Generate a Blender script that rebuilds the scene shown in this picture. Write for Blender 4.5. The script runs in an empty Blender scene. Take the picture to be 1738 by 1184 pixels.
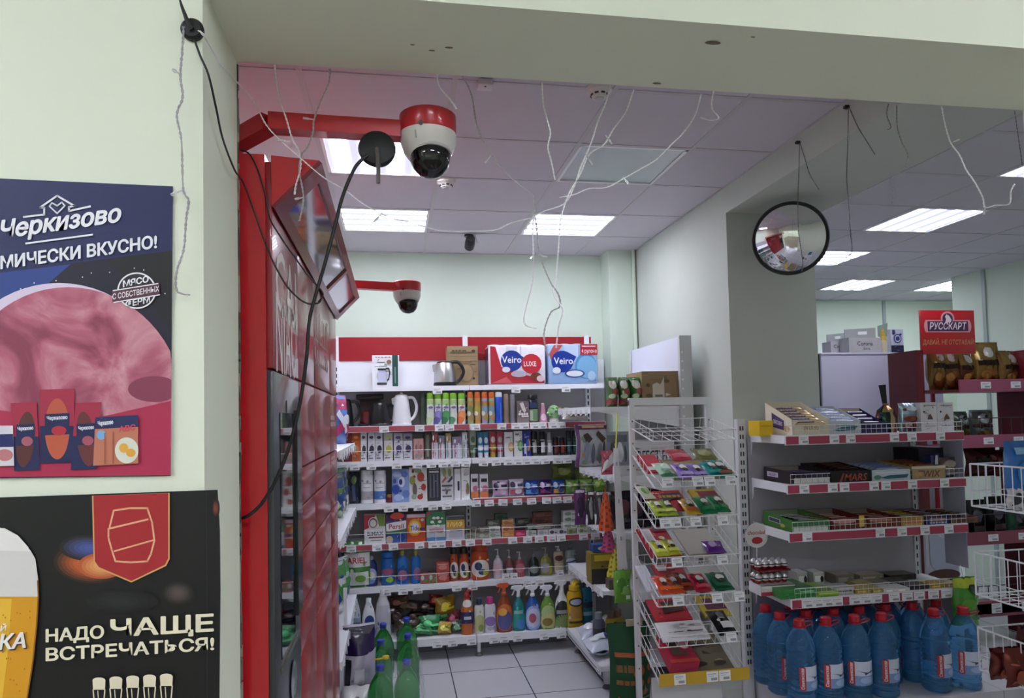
import bpy, bmesh, math, random
from mathutils import Vector, Matrix, Euler

# ------------------------------------------------------------------ camera, world, exposure
SC = bpy.context.scene
COL = SC.collection
F, CX, CY = 1179.0, 869.0, 662.8            # focal length and principal point in pixels of the 1738x1184 frame
YAW, PIT, ROL, CAMZ = 0.16922, 0.03999, -0.021842, 1.75
_f = Vector((math.sin(YAW)*math.cos(PIT), math.cos(YAW)*math.cos(PIT), math.sin(PIT)))
_r = Vector((math.cos(YAW), -math.sin(YAW), 0.0))
_u = _r.cross(_f)
_c, _s = math.cos(ROL), math.sin(ROL)
CR, CU, CF = _c*_r + _s*_u, -_s*_r + _c*_u, _f
cam = bpy.data.cameras.new('camera')
cam.sensor_width = 36.0
cam.lens = F/1738.0*36.0
cam.shift_y = (CY-592.0)/1738.0
cam.clip_start = 0.05
cam_ob = bpy.data.objects.new('camera', cam)
COL.objects.link(cam_ob)
m3 = Matrix((CR, CU, -CF)).transposed()
cam_ob.matrix_world = Matrix.Translation((0, 0, CAMZ)) @ m3.to_4x4()
SC.camera = cam_ob
SC.view_settings.view_transform = 'Standard'
SC.view_settings.look = 'None'
SC.view_settings.gamma = 1.0
SC.view_settings.use_curve_mapping = False
SC.view_settings.exposure = 0.98
wd = bpy.data.worlds.new('world')
SC.world = wd
wd.use_nodes = True
wd.node_tree.nodes['Background'].inputs[0].default_value = (0.85, 0.9, 1.0, 1)
wd.node_tree.nodes['Background'].inputs[1].default_value = 0.5
TUBE_POWER = 26.0                           # emission of the fluorescent tubes in the ceiling panels
NEAR_POWER = 48.0                           # tubes of the room the picture is taken from

def at(px, py, X=None, Y=None, Z=None):
    """point of the room seen at a pixel of the photograph, on a given plane"""
    d = (px-CX)/F*CR - (py-CY)/F*CU + CF
    if X is not None: t = X/d.x
    elif Y is not None: t = Y/d.y
    else: t = (Z-CAMZ)/d.z
    return Vector((d.x*t, d.y*t, d.z*t+CAMZ))

# ------------------------------------------------------------------ materials
def lin(h):
    if not isinstance(h, str): return h
    h = h.lstrip('#')
    o = []
    for i in (0, 2, 4):
        c = int(h[i:i+2], 16)/255.0
        o.append(c/12.92 if c <= 0.04045 else ((c+0.055)/1.055)**2.4)
    return tuple(o)

KINDS = {  # rough, metallic, coat, noise amount, noise scale, bump
    'paper':   (0.55, 0, 0.0, 0.05, 25, 0.0),
    'gloss':   (0.28, 0, 0.25, 0.03, 12, 0.0),
    'plastic': (0.32, 0, 0.0, 0.04, 15, 0.0),
    'print':   (0.5, 0, 0.0, 0.02, 12, 0.0),
    'film':    (0.22, 0, 0.3, 0.12, 30, 0.15),
    'foil':    (0.25, 0.55, 0.0, 0.15, 35, 0.2),
    'metal':   (0.22, 1.0, 0.0, 0.04, 20, 0.0),
    'paint':   (0.4, 0, 0.0, 0.03, 6, 0.0),
    'wall':    (0.8, 0, 0.0, 0.04, 2.5, 0.04),
    'card':    (0.75, 0, 0.0, 0.09, 18, 0.03),
    'cloth':   (0.9, 0, 0.0, 0.1, 40, 0.1),
    'rubber':  (0.5, 0, 0.0, 0.03, 20, 0.0),
}
_MC = {}
def mat(col, kind='paper'):
    key = (col, kind)
    if key in _MC: return _MC[key]
    rough, metal, coat, na, ns, bump = KINDS[kind]
    m = bpy.data.materials.new('%s_%s' % (kind, col.lstrip('#') if isinstance(col, str) else 'c'))
    m.use_nodes = True
    nt = m.node_tree
    b = nt.nodes['Principled BSDF']
    c = lin(col)
    b.inputs['Roughness'].default_value = rough
    b.inputs['Metallic'].default_value = metal
    if coat: b.inputs['Coat Weight'].default_value = coat
    tc = nt.nodes.new('ShaderNodeTexCoord')
    no = nt.nodes.new('ShaderNodeTexNoise')
    no.inputs['Scale'].default_value = ns
    no.inputs['Detail'].default_value = 3
    nt.links.new(tc.outputs['Object'], no.inputs['Vector'])
    mx = nt.nodes.new('ShaderNodeMix'); mx.data_type = 'RGBA'
    mx.inputs[6].default_value = tuple(max(0, x*(1-na)) for x in c)+(1,)
    mx.inputs[7].default_value = tuple(min(1, x*(1+na)) for x in c)+(1,)
    nt.links.new(no.outputs['Fac'], mx.inputs[0])
    nt.links.new(mx.outputs[2], b.inputs['Base Color'])
    if bump:
        bp = nt.nodes.new('ShaderNodeBump')
        bp.inputs['Strength'].default_value = bump
        nt.links.new(no.outputs['Fac'], bp.inputs['Height'])
        nt.links.new(bp.outputs['Normal'], b.inputs['Normal'])
    _MC[key] = m
    return m

def clear(name, col, rough=0.05, trans=0.9, alpha=1.0, ior=1.33):
    if name in _MC: return _MC[name]
    m = mat(col, 'plastic').copy(); m.name = name
    b = m.node_tree.nodes['Principled BSDF']
    b.inputs['Transmission Weight'].default_value = trans
    b.inputs['Roughness'].default_value = rough
    b.inputs['IOR'].default_value = ior
    b.inputs['Alpha'].default_value = alpha
    _MC[name] = m
    return m

def emit(name, col, power):
    if name in _MC: return _MC[name]
    m = bpy.data.materials.new(name); m.use_nodes = True
    b = m.node_tree.nodes['Principled BSDF']
    b.inputs['Base Color'].default_value = lin(col)+(1,)
    b.inputs['Emission Color'].default_value = lin(col)+(1,)
    b.inputs['Emission Strength'].default_value = power
    _MC[name] = m
    return m

def striped_diffuser(name, axis, half, power, low=0.62):
    """glowing diffuser: four bright tube bands, dimmer lavender between them"""
    m = bpy.data.materials.new(name); m.use_nodes = True
    nt = m.node_tree; b = nt.nodes['Principled BSDF']
    tc = nt.nodes.new('ShaderNodeTexCoord'); sp = nt.nodes.new('ShaderNodeSeparateXYZ')
    nt.links.new(tc.outputs['Object'], sp.inputs[0])
    def math_(op, a, bb):
        n = nt.nodes.new('ShaderNodeMath'); n.operation = op
        for i, v in enumerate((a, bb)):
            if isinstance(v, (int, float)): n.inputs[i].default_value = v
            else: nt.links.new(v, n.inputs[i])
        return n.outputs[0]
    u = math_('MULTIPLY', sp.outputs[axis], 4*2*math.pi/(2*half))
    c = math_('MULTIPLY', math_('COSINE', u, 0), -1)
    q = math_('MULTIPLY', math_('ADD', c, 1), 0.5)
    q = math_('POWER', q, 3.0)
    mx = nt.nodes.new('ShaderNodeMix'); mx.data_type = 'RGBA'
    mx.inputs[6].default_value = lin('#c3c4e6')+(1,); mx.inputs[7].default_value = lin('#f6f8ff')+(1,)
    nt.links.new(q, mx.inputs[0]); nt.links.new(mx.outputs[2], b.inputs['Emission Color'])
    nt.links.new(math_('ADD', math_('MULTIPLY', q, power), low), b.inputs['Emission Strength'])
    b.inputs['Base Color'].default_value = (0.3, 0.3, 0.33, 1)
    return m

# ------------------------------------------------------------------ text outlines
_TC = {}
def glyphs(s, bold=0.0, shear=0.0):
    key = (s, bold, shear)
    if key in _TC: return _TC[key]
    cu = bpy.data.curves.new('txt', 'FONT')
    cu.body = s; cu.size = 1.0; cu.offset = bold; cu.shear = shear
    cu.resolution_u = 2
    o = bpy.data.objects.new('txt', cu)
    COL.objects.link(o)
    dg = bpy.context.evaluated_depsgraph_get()
    me = bpy.data.meshes.new_from_object(o.evaluated_get(dg))
    vs = [(v.co.x, v.co.y) for v in me.vertices]
    fs = [tuple(p.vertices) for p in me.polygons]
    bpy.data.objects.remove(o); bpy.data.curves.remove(cu); bpy.data.meshes.remove(me)
    if not vs: vs = [(0, 0)]
    x0 = min(v[0] for v in vs); x1 = max(v[0] for v in vs)
    y0 = min(v[1] for v in vs); y1 = max(v[1] for v in vs)
    _TC[key] = (vs, fs, x0, x1, y0, y1)
    return _TC[key]

# ------------------------------------------------------------------ mesh builder
class MB:
    def __init__(s):
        s.v = []; s.f = []; s.m = []; s.sm = []; s.mats = []
    def mi(s, m):
        if m not in s.mats: s.mats.append(m)
        return s.mats.index(m)
    def add(s, vs, fs, m, smooth=False, M=None):
        k = len(s.v)
        if M is not None: vs = [M @ Vector(v) for v in vs]
        s.v.extend(Vector(v) for v in vs)
        i = s.mi(m)
        for f in fs:
            s.f.append(tuple(a+k for a in f)); s.m.append(i); s.sm.append(smooth)
        return s
    def box(s, x0, x1, y0, y1, z0, z1, m, M=None):
        vs = [(x0,y0,z0),(x1,y0,z0),(x1,y1,z0),(x0,y1,z0),(x0,y0,z1),(x1,y0,z1),(x1,y1,z1),(x0,y1,z1)]
        return s.add(vs, [(0,3,2,1),(4,5,6,7),(0,1,5,4),(1,2,6,5),(2,3,7,6),(3,0,4,7)], m, False, M)
    def bbox(s, x0, x1, y0, y1, z0, z1, b, m, M=None):
        """box with bevelled edges"""
        bm = bmesh.new()
        bmesh.ops.create_cube(bm, size=1)
        for v in bm.verts:
            v.co = Vector(((x0+x1)/2+v.co.x*(x1-x0), (y0+y1)/2+v.co.y*(y1-y0), (z0+z1)/2+v.co.z*(z1-z0)))
        bmesh.ops.bevel(bm, geom=list(bm.edges), offset=b, segments=2, affect='EDGES', profile=0.5)
        bm.verts.index_update()
        s.add([v.co.copy() for v in bm.verts], [[v.index for v in f.verts] for f in bm.faces], m, True, M)
        bm.free(); return s
    def poly(s, pts, m):
        return s.add(pts, [tuple(range(len(pts)))], m)
    def prism(s, pts, off, m):
        """polygon extruded along a vector"""
        n = len(pts); off = Vector(off)
        a = [Vector(p) for p in pts]; b = [p+off for p in a]
        fs = [tuple(range(n)), tuple(range(2*n-1, n-1, -1))]
        fs += [(i, n+i, n+(i+1) % n, (i+1) % n) for i in range(n)]
        return s.add(a+b, fs, m)
    def lathe(s, prof, m, n=16, M=None, sx=1, sy=1, ctr=(0, 0), caps=True, mats=None):
        vs = []; fs = []
        for r, z in prof:
            for i in range(n):
                a = 2*math.pi*i/n
                vs.append((ctr[0]+r*math.cos(a)*sx, ctr[1]+r*math.sin(a)*sy, z))
        k = len(s.v)
        if M is not None: vs = [M @ Vector(v) for v in vs]
        s.v.extend(Vector(v) for v in vs)
        for j in range(len(prof)-1):
            i0 = s.mi(mats[j] if mats else m)
            for i in range(n):
                s.f.append((k+j*n+i, k+j*n+(i+1) % n, k+(j+1)*n+(i+1) % n, k+(j+1)*n+i)); s.m.append(i0); s.sm.append(True)
        if caps:
            s.f.append(tuple(k+i for i in range(n-1, -1, -1))); s.m.append(s.mi(mats[0] if mats else m)); s.sm.append(False)
            q = k+(len(prof)-1)*n
            s.f.append(tuple(q+i for i in range(n))); s.m.append(s.mi(mats[-1] if mats else m)); s.sm.append(False)
        return s
    def tube(s, pts, r, m, n=5, closed=False, cap=True):
        pts = [Vector(p) for p in pts]
        N = len(pts); vs = []; fs = []
        up = None
        for i, p in enumerate(pts):
            if closed: t = pts[(i+1) % N]-pts[i-1]
            else: t = pts[min(i+1, N-1)]-pts[max(i-1, 0)]
            if t.length < 1e-9: t = Vector((0, 0, 1))
            t.normalize()
            if up is None: up = Vector((0, 0, 1)) if abs(t.z) < 0.9 else Vector((1, 0, 0))
            a = t.cross(up)
            if a.length < 1e-6: a = t.cross(Vector((0.3, 0.9, 0.1)))
            a.normalize(); b = a.cross(t).normalized(); up = b
            rr = r[i] if isinstance(r, (list, tuple)) else r
            for k in range(n):
                w = 2*math.pi*k/n
                vs.append(p+rr*(math.cos(w)*a+math.sin(w)*b))
        for i in range(N if closed else N-1):
            j = (i+1) % N
            for k in range(n):
                l = (k+1) % n
                fs.append((i*n+k, i*n+l, j*n+l, j*n+k))
        if not closed and cap:
            fs.append(tuple(range(n-1, -1, -1))); fs.append(tuple((N-1)*n+k for k in range(n)))
        return s.add(vs, fs, m, True)
    def bar(s, a, b, w, h, m):
        """square section bar"""
        a = Vector(a); b = Vector(b); t = (b-a).normalized()
        up = Vector((0, 0, 1)) if abs(t.z) < 0.95 else Vector((0, 1, 0))
        x = t.cross(up).normalized()*w/2; y = x.normalized().cross(t)*h/2
        vs = [a-x-y, a+x-y, a+x+y, a-x+y, b-x-y, b+x-y, b+x+y, b-x+y]
        return s.add(vs, [(0,1,2,3),(7,6,5,4),(0,4,5,1),(1,5,6,2),(2,6,7,3),(3,7,4,0)], m)
    def grid(s, fn, nu, nv, m, smooth=True, pick=None):
        k = len(s.v)
        for j in range(nv+1):
            for i in range(nu+1): s.v.append(Vector(fn(i/nu, j/nv)))
        for j in range(nv):
            for i in range(nu):
                a = k+j*(nu+1)+i
                s.f.append((a, a+1, a+nu+2, a+nu+1)); s.sm.append(smooth)
                s.m.append(s.mi(pick((i+0.5)/nu, (j+0.5)/nv) if pick else m))
        return s
    def sphere(s, c, r, m, n=12, rz=None):
        rz = rz or r
        pr = [(max(1e-4, r*math.sin(math.pi*i/8)), c[2]-rz*math.cos(math.pi*i/8)) for i in range(9)]
        return s.lathe(pr, m, n, ctr=(c[0], c[1]), caps=False)
    def text(s, txt, M, h, m, maxw=None, bold=0.0, shear=0.0, just='c'):
        """letters in the local xy plane of matrix M, cap height h, centred"""
        vs, fs, x0, x1, y0, y1 = glyphs(txt, bold, shear)
        k = h/max(1e-6, 0.69)
        kx = k
        if maxw and (x1-x0)*k > maxw: kx = maxw/(x1-x0)
        ox = {'c': (x0+x1)/2, 'l': x0, 'r': x1}[just]
        return s.add([M @ Vector(((x-ox)*kx, (y-0.345)*k, 0)) for x, y in vs], fs, m)
    def build(s, name, parent=None, loc=None, rot=None, sharp=40):
        me = bpy.data.meshes.new(name)
        me.from_pydata([tuple(v) for v in s.v], [], s.f)
        for m in s.mats: me.materials.append(m)
        me.polygons.foreach_set('material_index', s.m)
        me.polygons.foreach_set('use_smooth', s.sm)
        if any(s.sm): me.set_sharp_from_angle(angle=math.radians(sharp))
        me.update()
        o = bpy.data.objects.new(name, me)
        COL.objects.link(o)
        if parent: o.parent = parent
        if loc is not None: o.location = loc
        if rot is not None: o.rotation_euler = rot
        return o

# printed artwork: decals are thin polygons laid just over a surface given by mapf(u, v, layer)
def decals(mb, decs, mapf, W, H, kind='paper'):
    flat = abs((mapf(0.5, 0.5, 0)-(mapf(0.0, 0.5, 0)+mapf(1.0, 0.5, 0))/2).length) < 1e-6
    for L, d in enumerate(decs):
        t = d[0]; L = L+1
        if t == 'r':
            _, u0, v0, u1, v1, c = d
            nu = 1 if flat else max(2, int(abs(u1-u0)*14)); nv = 1 if flat else max(2, int(abs(v1-v0)*14))
            mb.grid(lambda a, b: mapf(u0+(u1-u0)*a, v0+(v1-v0)*b, L), nu, nv, mat(c, kind), True)
        elif t == 'e':
            _, cu, cv, ru, rv, c = d
            n = 18; K = 1 if flat else 4
            vs = [mapf(cu, cv, L)]
            for k in range(1, K+1):
                vs += [mapf(cu+ru*k/K*math.cos(2*math.pi*i/n), cv+rv*k/K*math.sin(2*math.pi*i/n), L) for i in range(n)]
            fs = [(0, 1+i, 1+(i+1) % n) for i in range(n)]
            for k in range(K-1):
                fs += [(1+k*n+i, 1+(k+1)*n+i, 1+(k+1)*n+(i+1) % n, 1+k*n+(i+1) % n) for i in range(n)]
            mb.add(vs, fs, mat(c, kind), True)
        elif t == 'p':
            _, pts, c = d
            if flat: mb.add([mapf(u, v, L) for u, v in pts], [tuple(range(len(pts)))], mat(c, kind))
            else:
                # subdivided so that it follows the curved surface
                q = []
                for (u0, v0), (u1, v1) in zip(pts, pts[1:]+pts[:1]):
                    m_ = max(1, int(max(abs(u1-u0), abs(v1-v0))*8))
                    q += [(u0+(u1-u0)*j/m_, v0+(v1-v0)*j/m_) for j in range(m_)]
                cu = sum(p[0] for p in q)/len(q); cv = sum(p[1] for p in q)/len(q); n = len(q); K = 4
                vs = [mapf(cu, cv, L)]
                for k in range(1, K+1): vs += [mapf(cu+(u-cu)*k/K, cv+(v-cv)*k/K, L) for u, v in q]
                fs = [(0, 1+i, 1+(i+1) % n) for i in range(n)]
                for k in range(K-1): fs += [(1+k*n+i, 1+(k+1)*n+i, 1+(k+1)*n+(i+1) % n, 1+k*n+(i+1) % n) for i in range(n)]
                mb.add(vs, fs, mat(c, kind), True)
        elif t == 't':
            txt, cu, cv, h, c = d[1:6]
            maxw = d[6] if len(d) > 6 else 0.92
            if txt == '~':
                # print too small to read: a row of short strokes
                rg = random.Random(int((cu+cv+h)*1000)); u = cu-maxw/2
                while u < cu+maxw/2-0.03:
                    l = min(rg.uniform(0.05, 0.16), cu+maxw/2-u); v0 = cv-h*0.4; v1 = cv+h*0.4
                    mb.grid(lambda a, b: mapf(u+l*a, v0+(v1-v0)*b, L), 1 if flat else 4, 1 if flat else 3, mat(c, kind), True)
                    u += l+0.025
                continue
            bold = min(0.012, d[7]) if len(d) > 7 else 0.01
            shear = d[8] if len(d) > 8 else 0.0
            vs, fs, x0, x1, y0, y1 = glyphs(txt, bold, shear)
            k = h*H/0.69; kx = k
            if (x1-x0)*k > maxw*W: kx = maxw*W/(x1-x0)
            mb.add([mapf(cu+(x-(x0+x1)/2)*kx/W, cv+(y-0.345)*k/H, L) for x, y in vs], fs, mat(c, kind))
EPS = 0.0005

# ------------------------------------------------------------------ tagging
def tag(o, label, cat, group=None, kind=None):
    o['label'] = label; o['category'] = cat
    if group: o['group'] = group
    if kind: o['kind'] = kind
    return o
def thing(name, label, cat, loc=(0, 0, 0), rot=(0, 0, 0), group=None):
    o = bpy.data.objects.new(name, None)
    o.empty_display_size = 0.05
    COL.objects.link(o)
    o.location = loc; o.rotation_euler = rot
    return tag(o, label, cat, group)
def struct(name, mb, parent=None):
    o = mb.build(name, parent)
    if parent is None: o['kind'] = 'structure'
    return o
def dup(o, parent=None):
    c = o.copy(); COL.objects.link(c)
    if parent is not None:
        c.parent = parent
    for ch in list(o.children): dup(ch, c)
    return c
_PC = {}
def product(key, fn, label, cat, loc, rot=(0, 0, 0), group=None):
    """first call builds the kind with fn, later calls copy it with its parts"""
    if key in _PC: o = dup(_PC[key])
    else:
        o = fn(); _PC[key] = o
    o.location = loc; o.rotation_euler = rot
    if 'group' in o.keys() and not group: del o['group']
    return tag(o, label, cat, group)
def order(i, n):
    w = ['first', 'second', 'third', 'fourth', 'fifth', 'sixth', 'seventh', 'eighth', 'ninth', 'tenth', 'eleventh', 'twelfth']
    if i == 0: return 'leftmost'
    if i == n-1: return 'rightmost'
    return w[i]+' from left'
RNG = random.Random(7)
# ------------------------------------------------------------------ product builders (origin at the base centre, front faces -y)
def busy(decs, col, w, n=6, lines=False):
    """small print and specks of the pack's own colours under the main artwork"""
    decs = list(decs)
    if len(decs) < 2: return decs
    rg = random.Random(col+str(len(decs))+str(round(w, 3)))
    pal = [d[-1] for d in decs if isinstance(d[-1], str) and d[-1].startswith('#')] or [col]
    v = [int(col[k:k+2], 16) for k in (1, 3, 5)]
    s = 0.7 if sum(v) > 330 else 1.35
    pal += ['#%02x%02x%02x' % tuple(min(255, int(x*s+(0 if s < 1 else 18))) for x in v)]*2
    out = []
    for _ in range(n):
        c = rg.choice(pal); u = rg.uniform(0.08, 0.78); q = rg.uniform(0.08, 0.86); t = rg.random()
        if lines and t < 0.5: out.append(('r', u, q, min(0.96, u+rg.uniform(.1, .3)), q+0.016, c))
        elif t < 0.75: out.append(('e', u+.08, q+.04, rg.uniform(.04, .1), rg.uniform(.025, .06), c))
        else: out.append(('p', [(u, q), (u+rg.uniform(.06, .16), q+rg.uniform(-.02, .05)), (u+rg.uniform(.0, .12), q+rg.uniform(.05, .11))], c))
    k = 1 if decs[0][0] == 'r' and abs(decs[0][3]-decs[0][1]) > 0.9 else 0
    return decs[:k]+out+decs[k:]
def flatmap(w, d, h):
    return lambda u, v, L: Vector(((u-0.5)*w, -d/2-EPS*L, v*h))
def carton(name, w, d, h, col, decs=(), kind='paper', side=None, top=None):
    mb = MB()
    mb.box(-w/2, w/2, -d/2, d/2, 0, h, mat(col, kind))
    if side: mb.box(-w/2-EPS, w/2+EPS, -d/2+0.002, d/2-0.002, 0.002, h-0.002, mat(side, kind))
    if top: mb.box(-w/2+0.002, w/2-0.002, -d/2+0.002, d/2-0.002, h-0.002, h+EPS, mat(top, kind))
    decs = busy(decs, col, w, 9, True)
    decals(mb, decs, flatmap(w, d, h), w, h, kind)
    return mb.build(name)
def cylmap(prof, sx, sy):
    zs = [p[1] for p in prof]
    def rad(z):
        for (r0, z0), (r1, z1) in zip(prof, prof[1:]):
            if z0 <= z <= z1 and z1 > z0: return r0+(r1-r0)*(z-z0)/(z1-z0)
        return prof[-1][0]
    z0, z1 = zs[0], zs[-1]
    def f(u, v, L):
        a = (u-0.5)*math.pi*0.92
        z = z0+(z1-z0)*v
        r = rad(z)+EPS*(L*1.2+0.6)
        return Vector((math.sin(a)*r*sx, -math.cos(a)*r*sy, z))
    return f
def can(name, r, h, body, cap, capf=0.22, decs=(), kind='gloss', domed=True):
    root = bpy.data.objects.new(name, None); COL.objects.link(root)
    hb = h*(1-capf)
    pr = [(r*0.92, 0), (r, 0.004), (r, hb-0.004), (r*0.93, hb)]
    mb = MB().lathe(pr, mat(body, kind), 16)
    decals(mb, busy(decs, body, r, 5), cylmap([(r, 0.004), (r, hb-0.004)], 1, 1), 2*r*1.3, hb, kind)
    mb.build('can_body', root)
    cp = [(r*0.95, hb), (r*0.95, h-0.012), (r*0.85, h-0.003), (r*0.5, h)] if domed else [(r*0.95, hb), (r*0.95, h)]
    MB().lathe(cp, mat(cap, 'plastic'), 16).build('cap', root)
    return root
SHAPES = {  # radius fraction, height fraction ; the last two rows carry the cap
    'shampoo': [(0.86, 0), (0.98, 0.02), (1, 0.3), (0.96, 0.62), (0.8, 0.78), (0.45, 0.84)],
    'dish':    [(0.86, 0), (1, 0.03), (1.0, 0.2), (0.86, 0.42), (0.95, 0.6), (0.9, 0.72), (0.55, 0.82), (0.3, 0.86)],
    'gel':     [(0.86, 0), (1, 0.03), (1.0, 0.55), (0.9, 0.75), (0.62, 0.86), (0.34, 0.9)],
    'duck':    [(0.8, 0), (0.95, 0.02), (1.0, 0.35), (0.95, 0.58), (0.72, 0.68), (0.55, 0.78), (0.42, 0.84)],
    'square':  [(0.9, 0), (1, 0.02), (1, 0.72), (0.85, 0.8), (0.3, 0.84)],
    'spray':   [(0.92, 0), (1, 0.02), (1, 0.36), (0.93, 0.5), (0.7, 0.62), (0.4, 0.7), (0.3, 0.77)],
    'pumpb':   [(0.9, 0), (1, 0.03), (1, 0.46), (0.88, 0.58), (0.5, 0.67), (0.3, 0.72)],
    'tri':     [(1, 0), (1, 0.04), (0.72, 0.4), (0.42, 0.8), (0.3, 0.9)],
    'jug':     [(0.9, 0), (1, 0.02), (1, 0.5), (0.8, 0.7), (0.45, 0.86), (0.4, 0.9)],
}
def bottle(name, shape, w, d, h, body, cap, decs=(), kind='plastic', capr=0.32, m=None, capshape='cap', neck=True):
    root = bpy.data.objects.new(name, None); COL.objects.link(root)
    R = w/2; sy = d/w
    pr = [(a*R, z*h) for a, z in SHAPES[shape]]
    mb = MB().lathe(pr, m or mat(body, kind), 18, sy=sy)
    decals(mb, busy(decs, body, w, 4), cylmap(pr, 1, sy), w*1.25, pr[-1][1], 'gloss')
    mb.build('bottle_body', root)
    z0 = pr[-1][1]; rc = max(pr[-1][0]*1.05, capr*R)
    cm = mat(cap, 'plastic'); cb = MB()
    if capshape == 'pump':
        cb.lathe([(rc, z0-0.004), (rc, z0+h*0.04), (rc*0.35, z0+h*0.045), (rc*0.35, h*0.97)], cm, 12)
        cb.bbox(-rc*1.9, rc*0.5, -rc*0.4, rc*0.4, h*0.96, h, 0.002, cm)
    elif capshape == 'spray':
        cb.lathe([(rc, z0-0.006), (rc*1.05, z0+h*0.03), (rc*0.7, z0+h*0.05)], cm, 12)
        zt = h
        hd = [(-0.055, zt-0.024), (-0.05, zt-0.008), (-0.028, zt), (0.03, zt-0.001), (0.042, zt-0.012), (0.03, zt-0.03), (0.012, zt-0.036), (0.013, z0), (-0.013, z0), (-0.012, zt-0.04), (-0.034, zt-0.026)]
        cb.prism([(x, -0.011, z) for x, z in hd], (0, 0.022, 0), cm)
        cb.prism([(x, -0.006, z) for x, z in [(-0.034, zt-0.026), (-0.024, zt-0.032), (-0.034, zt-0.055), (-0.047, zt-0.072), (-0.051, zt-0.068), (-0.042, zt-0.05)]], (0, 0.012, 0), cm)
    elif capshape == 'hook':
        cb.lathe([(rc, z0-0.004), (rc*1.02, z0+h*0.07), (rc*0.7, z0+h*0.1)], cm, 12)
        cb.tube([(0, 0, z0+h*0.07), (0.004, 0, h*0.96), (0.02, 0, h), (0.034, 0, h*0.985)], [rc*0.62, rc*0.55, rc*0.45, rc*0.3], cm, 8)
    elif capshape == 'dome':
        cb.lathe([(rc, z0-0.003), (rc, z0+(h-z0)*0.6), (rc*0.75, z0+(h-z0)*0.92), (rc*0.2, h)], cm, 14, sy=sy if capr > 0.6 else 1)
    else:
        cb.lathe([(rc, z0-0.003), (rc, h-0.003), (rc*0.9, h)], cm, 14, sy=sy if capr > 0.6 else 1)
    cb.build({'pump': 'pump_head', 'spray': 'trigger_sprayer', 'hook': 'spout_cap'}.get(capshape, 'cap'), root)
    return root
def pillow(name, w, h, t, col, decs=(), kind='film', seed=0, crimp=0.1, wr=0.006, back=None, gus=0.0, single=True):
    """a filled bag: crimped top and bottom seams, wrinkled sides; stands upright, front faces -y"""
    rg = random.Random(seed)
    ph = [rg.uniform(0, 6.28) for _ in range(8)]
    def prof(v):
        if v < crimp: return 0.04+0.25*(v/crimp)
        if v > 1-crimp: return 0.04+0.25*((1-v)/crimp)
        q = (v-crimp)/(1-2*crimp)
        return 0.29+0.71*math.sin(math.pi*min(1, max(0, q)))**0.6
    def shell(sgn):
        def fn(u, v, L=0):
            a = math.sin(math.pi*min(1, max(0, u)))**0.55
            th = t/2*a*prof(v)
            wob = wr*(math.sin(9*u+ph[0]+5*v)*math.sin(11*v+ph[1])+0.6*math.sin(19*u*v+ph[2])+0.5*math.sin(23*u+ph[4])*math.sin(17*v+ph[5]))*a
            pinch = 1-0.05*math.sin(math.pi*v)
            return Vector(((u-0.5)*w*pinch+wr*0.5*math.sin(7*v+ph[3]), sgn*(th+wob*0.6+EPS*L), v*h))
        return fn
    mb = MB()
    mb.grid(shell(-1), 14, 16, mat(col, kind))
    fb = shell(1)
    mb.grid(lambda u, v: fb(1-u, v), 14, 16, mat(back or col, kind))
    f = shell(-1)
    decals(mb, busy(decs, col, w, 6), lambda u, v, L: f(u, v, L*2.5+1), w, h, kind)
    return mb.build(name)
def tubebox(name, r, h, body, cap, decs=()):
    """squeeze tube standing on its cap: round at the base, flat crimp at the top"""
    root = bpy.data.objects.new(name, None); COL.objects.link(root)
    hc = h*0.2
    mb = MB()
    vs = []; n = 16; K = 7
    for j in range(K):
        q = j/(K-1)
        for i in range(n):
            a = 2*math.pi*i/n
            vs.append((r*math.cos(a)*(1+0.12*q), r*math.sin(a)*(1-0.93*q), hc+(h-hc)*q))
    fs = [(j*n+i, j*n+(i+1) % n, (j+1)*n+(i+1) % n, (j+1)*n+i) for j in range(K-1) for i in range(n)]
    fs.append(tuple((K-1)*n+i for i in range(n)))
    mb.add(vs, fs, mat(body, 'gloss'), True)
    def mp(u, v, L):
        a = (u-0.5)*math.pi*0.9
        return Vector((math.sin(a)*r*(1+0.12*v), -math.cos(a)*r*(1-0.93*v)-EPS*L*2, hc+(h-hc)*v))
    decals(mb, decs, mp, 2.4*r, h-hc, 'gloss')
    mb.build('tube_body', root)
    MB().lathe([(r*0.8, 0), (r*0.85, 0.003), (r*0.85, hc)], mat(cap, 'plastic'), 14).build('cap', root)
    return root
def tray(name, w, d, h, col, inner, rear=None, decs=(), kind='card', content=None, tilt_side=None):
    """open display carton, low front and higher back, with its goods added as separate things"""
    rear = rear or h
    mb = MB(); m = mat(col, kind); mi = mat(inner, kind); t = 0.003
    mb.box(-w/2, w/2, -d/2, d/2, 0, t, mi)
    mb.box(-w/2, w/2, -d/2, -d/2+t, 0, h, m)
    mb.box(-w/2, w/2, d/2-t, d/2, 0, rear, m)
    for sx in (-1, 1):
        x0 = sx*w/2-(t if sx > 0 else 0)
        mb.prism([(x0, -d/2, 0), (x0, d/2, 0), (x0, d/2, rear), (x0, -d/2, h)], (t, 0, 0), m)
    mb.box(-w/2+t, w/2-t, d/2-t-0.001, d/2-t, t, rear-0.002, mi)
    decals(mb, decs, flatmap(w, d, h), w, h, 'paper')
    if tilt_side:
        # artwork on the left side panel
        def ls(u, v, L): return Vector((-w/2-EPS*L, d/2-u*d, v*(rear+(h-rear)*u)))
        decals(mb, tilt_side, ls, d, h, 'paper')
    return mb.build(name)
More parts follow.
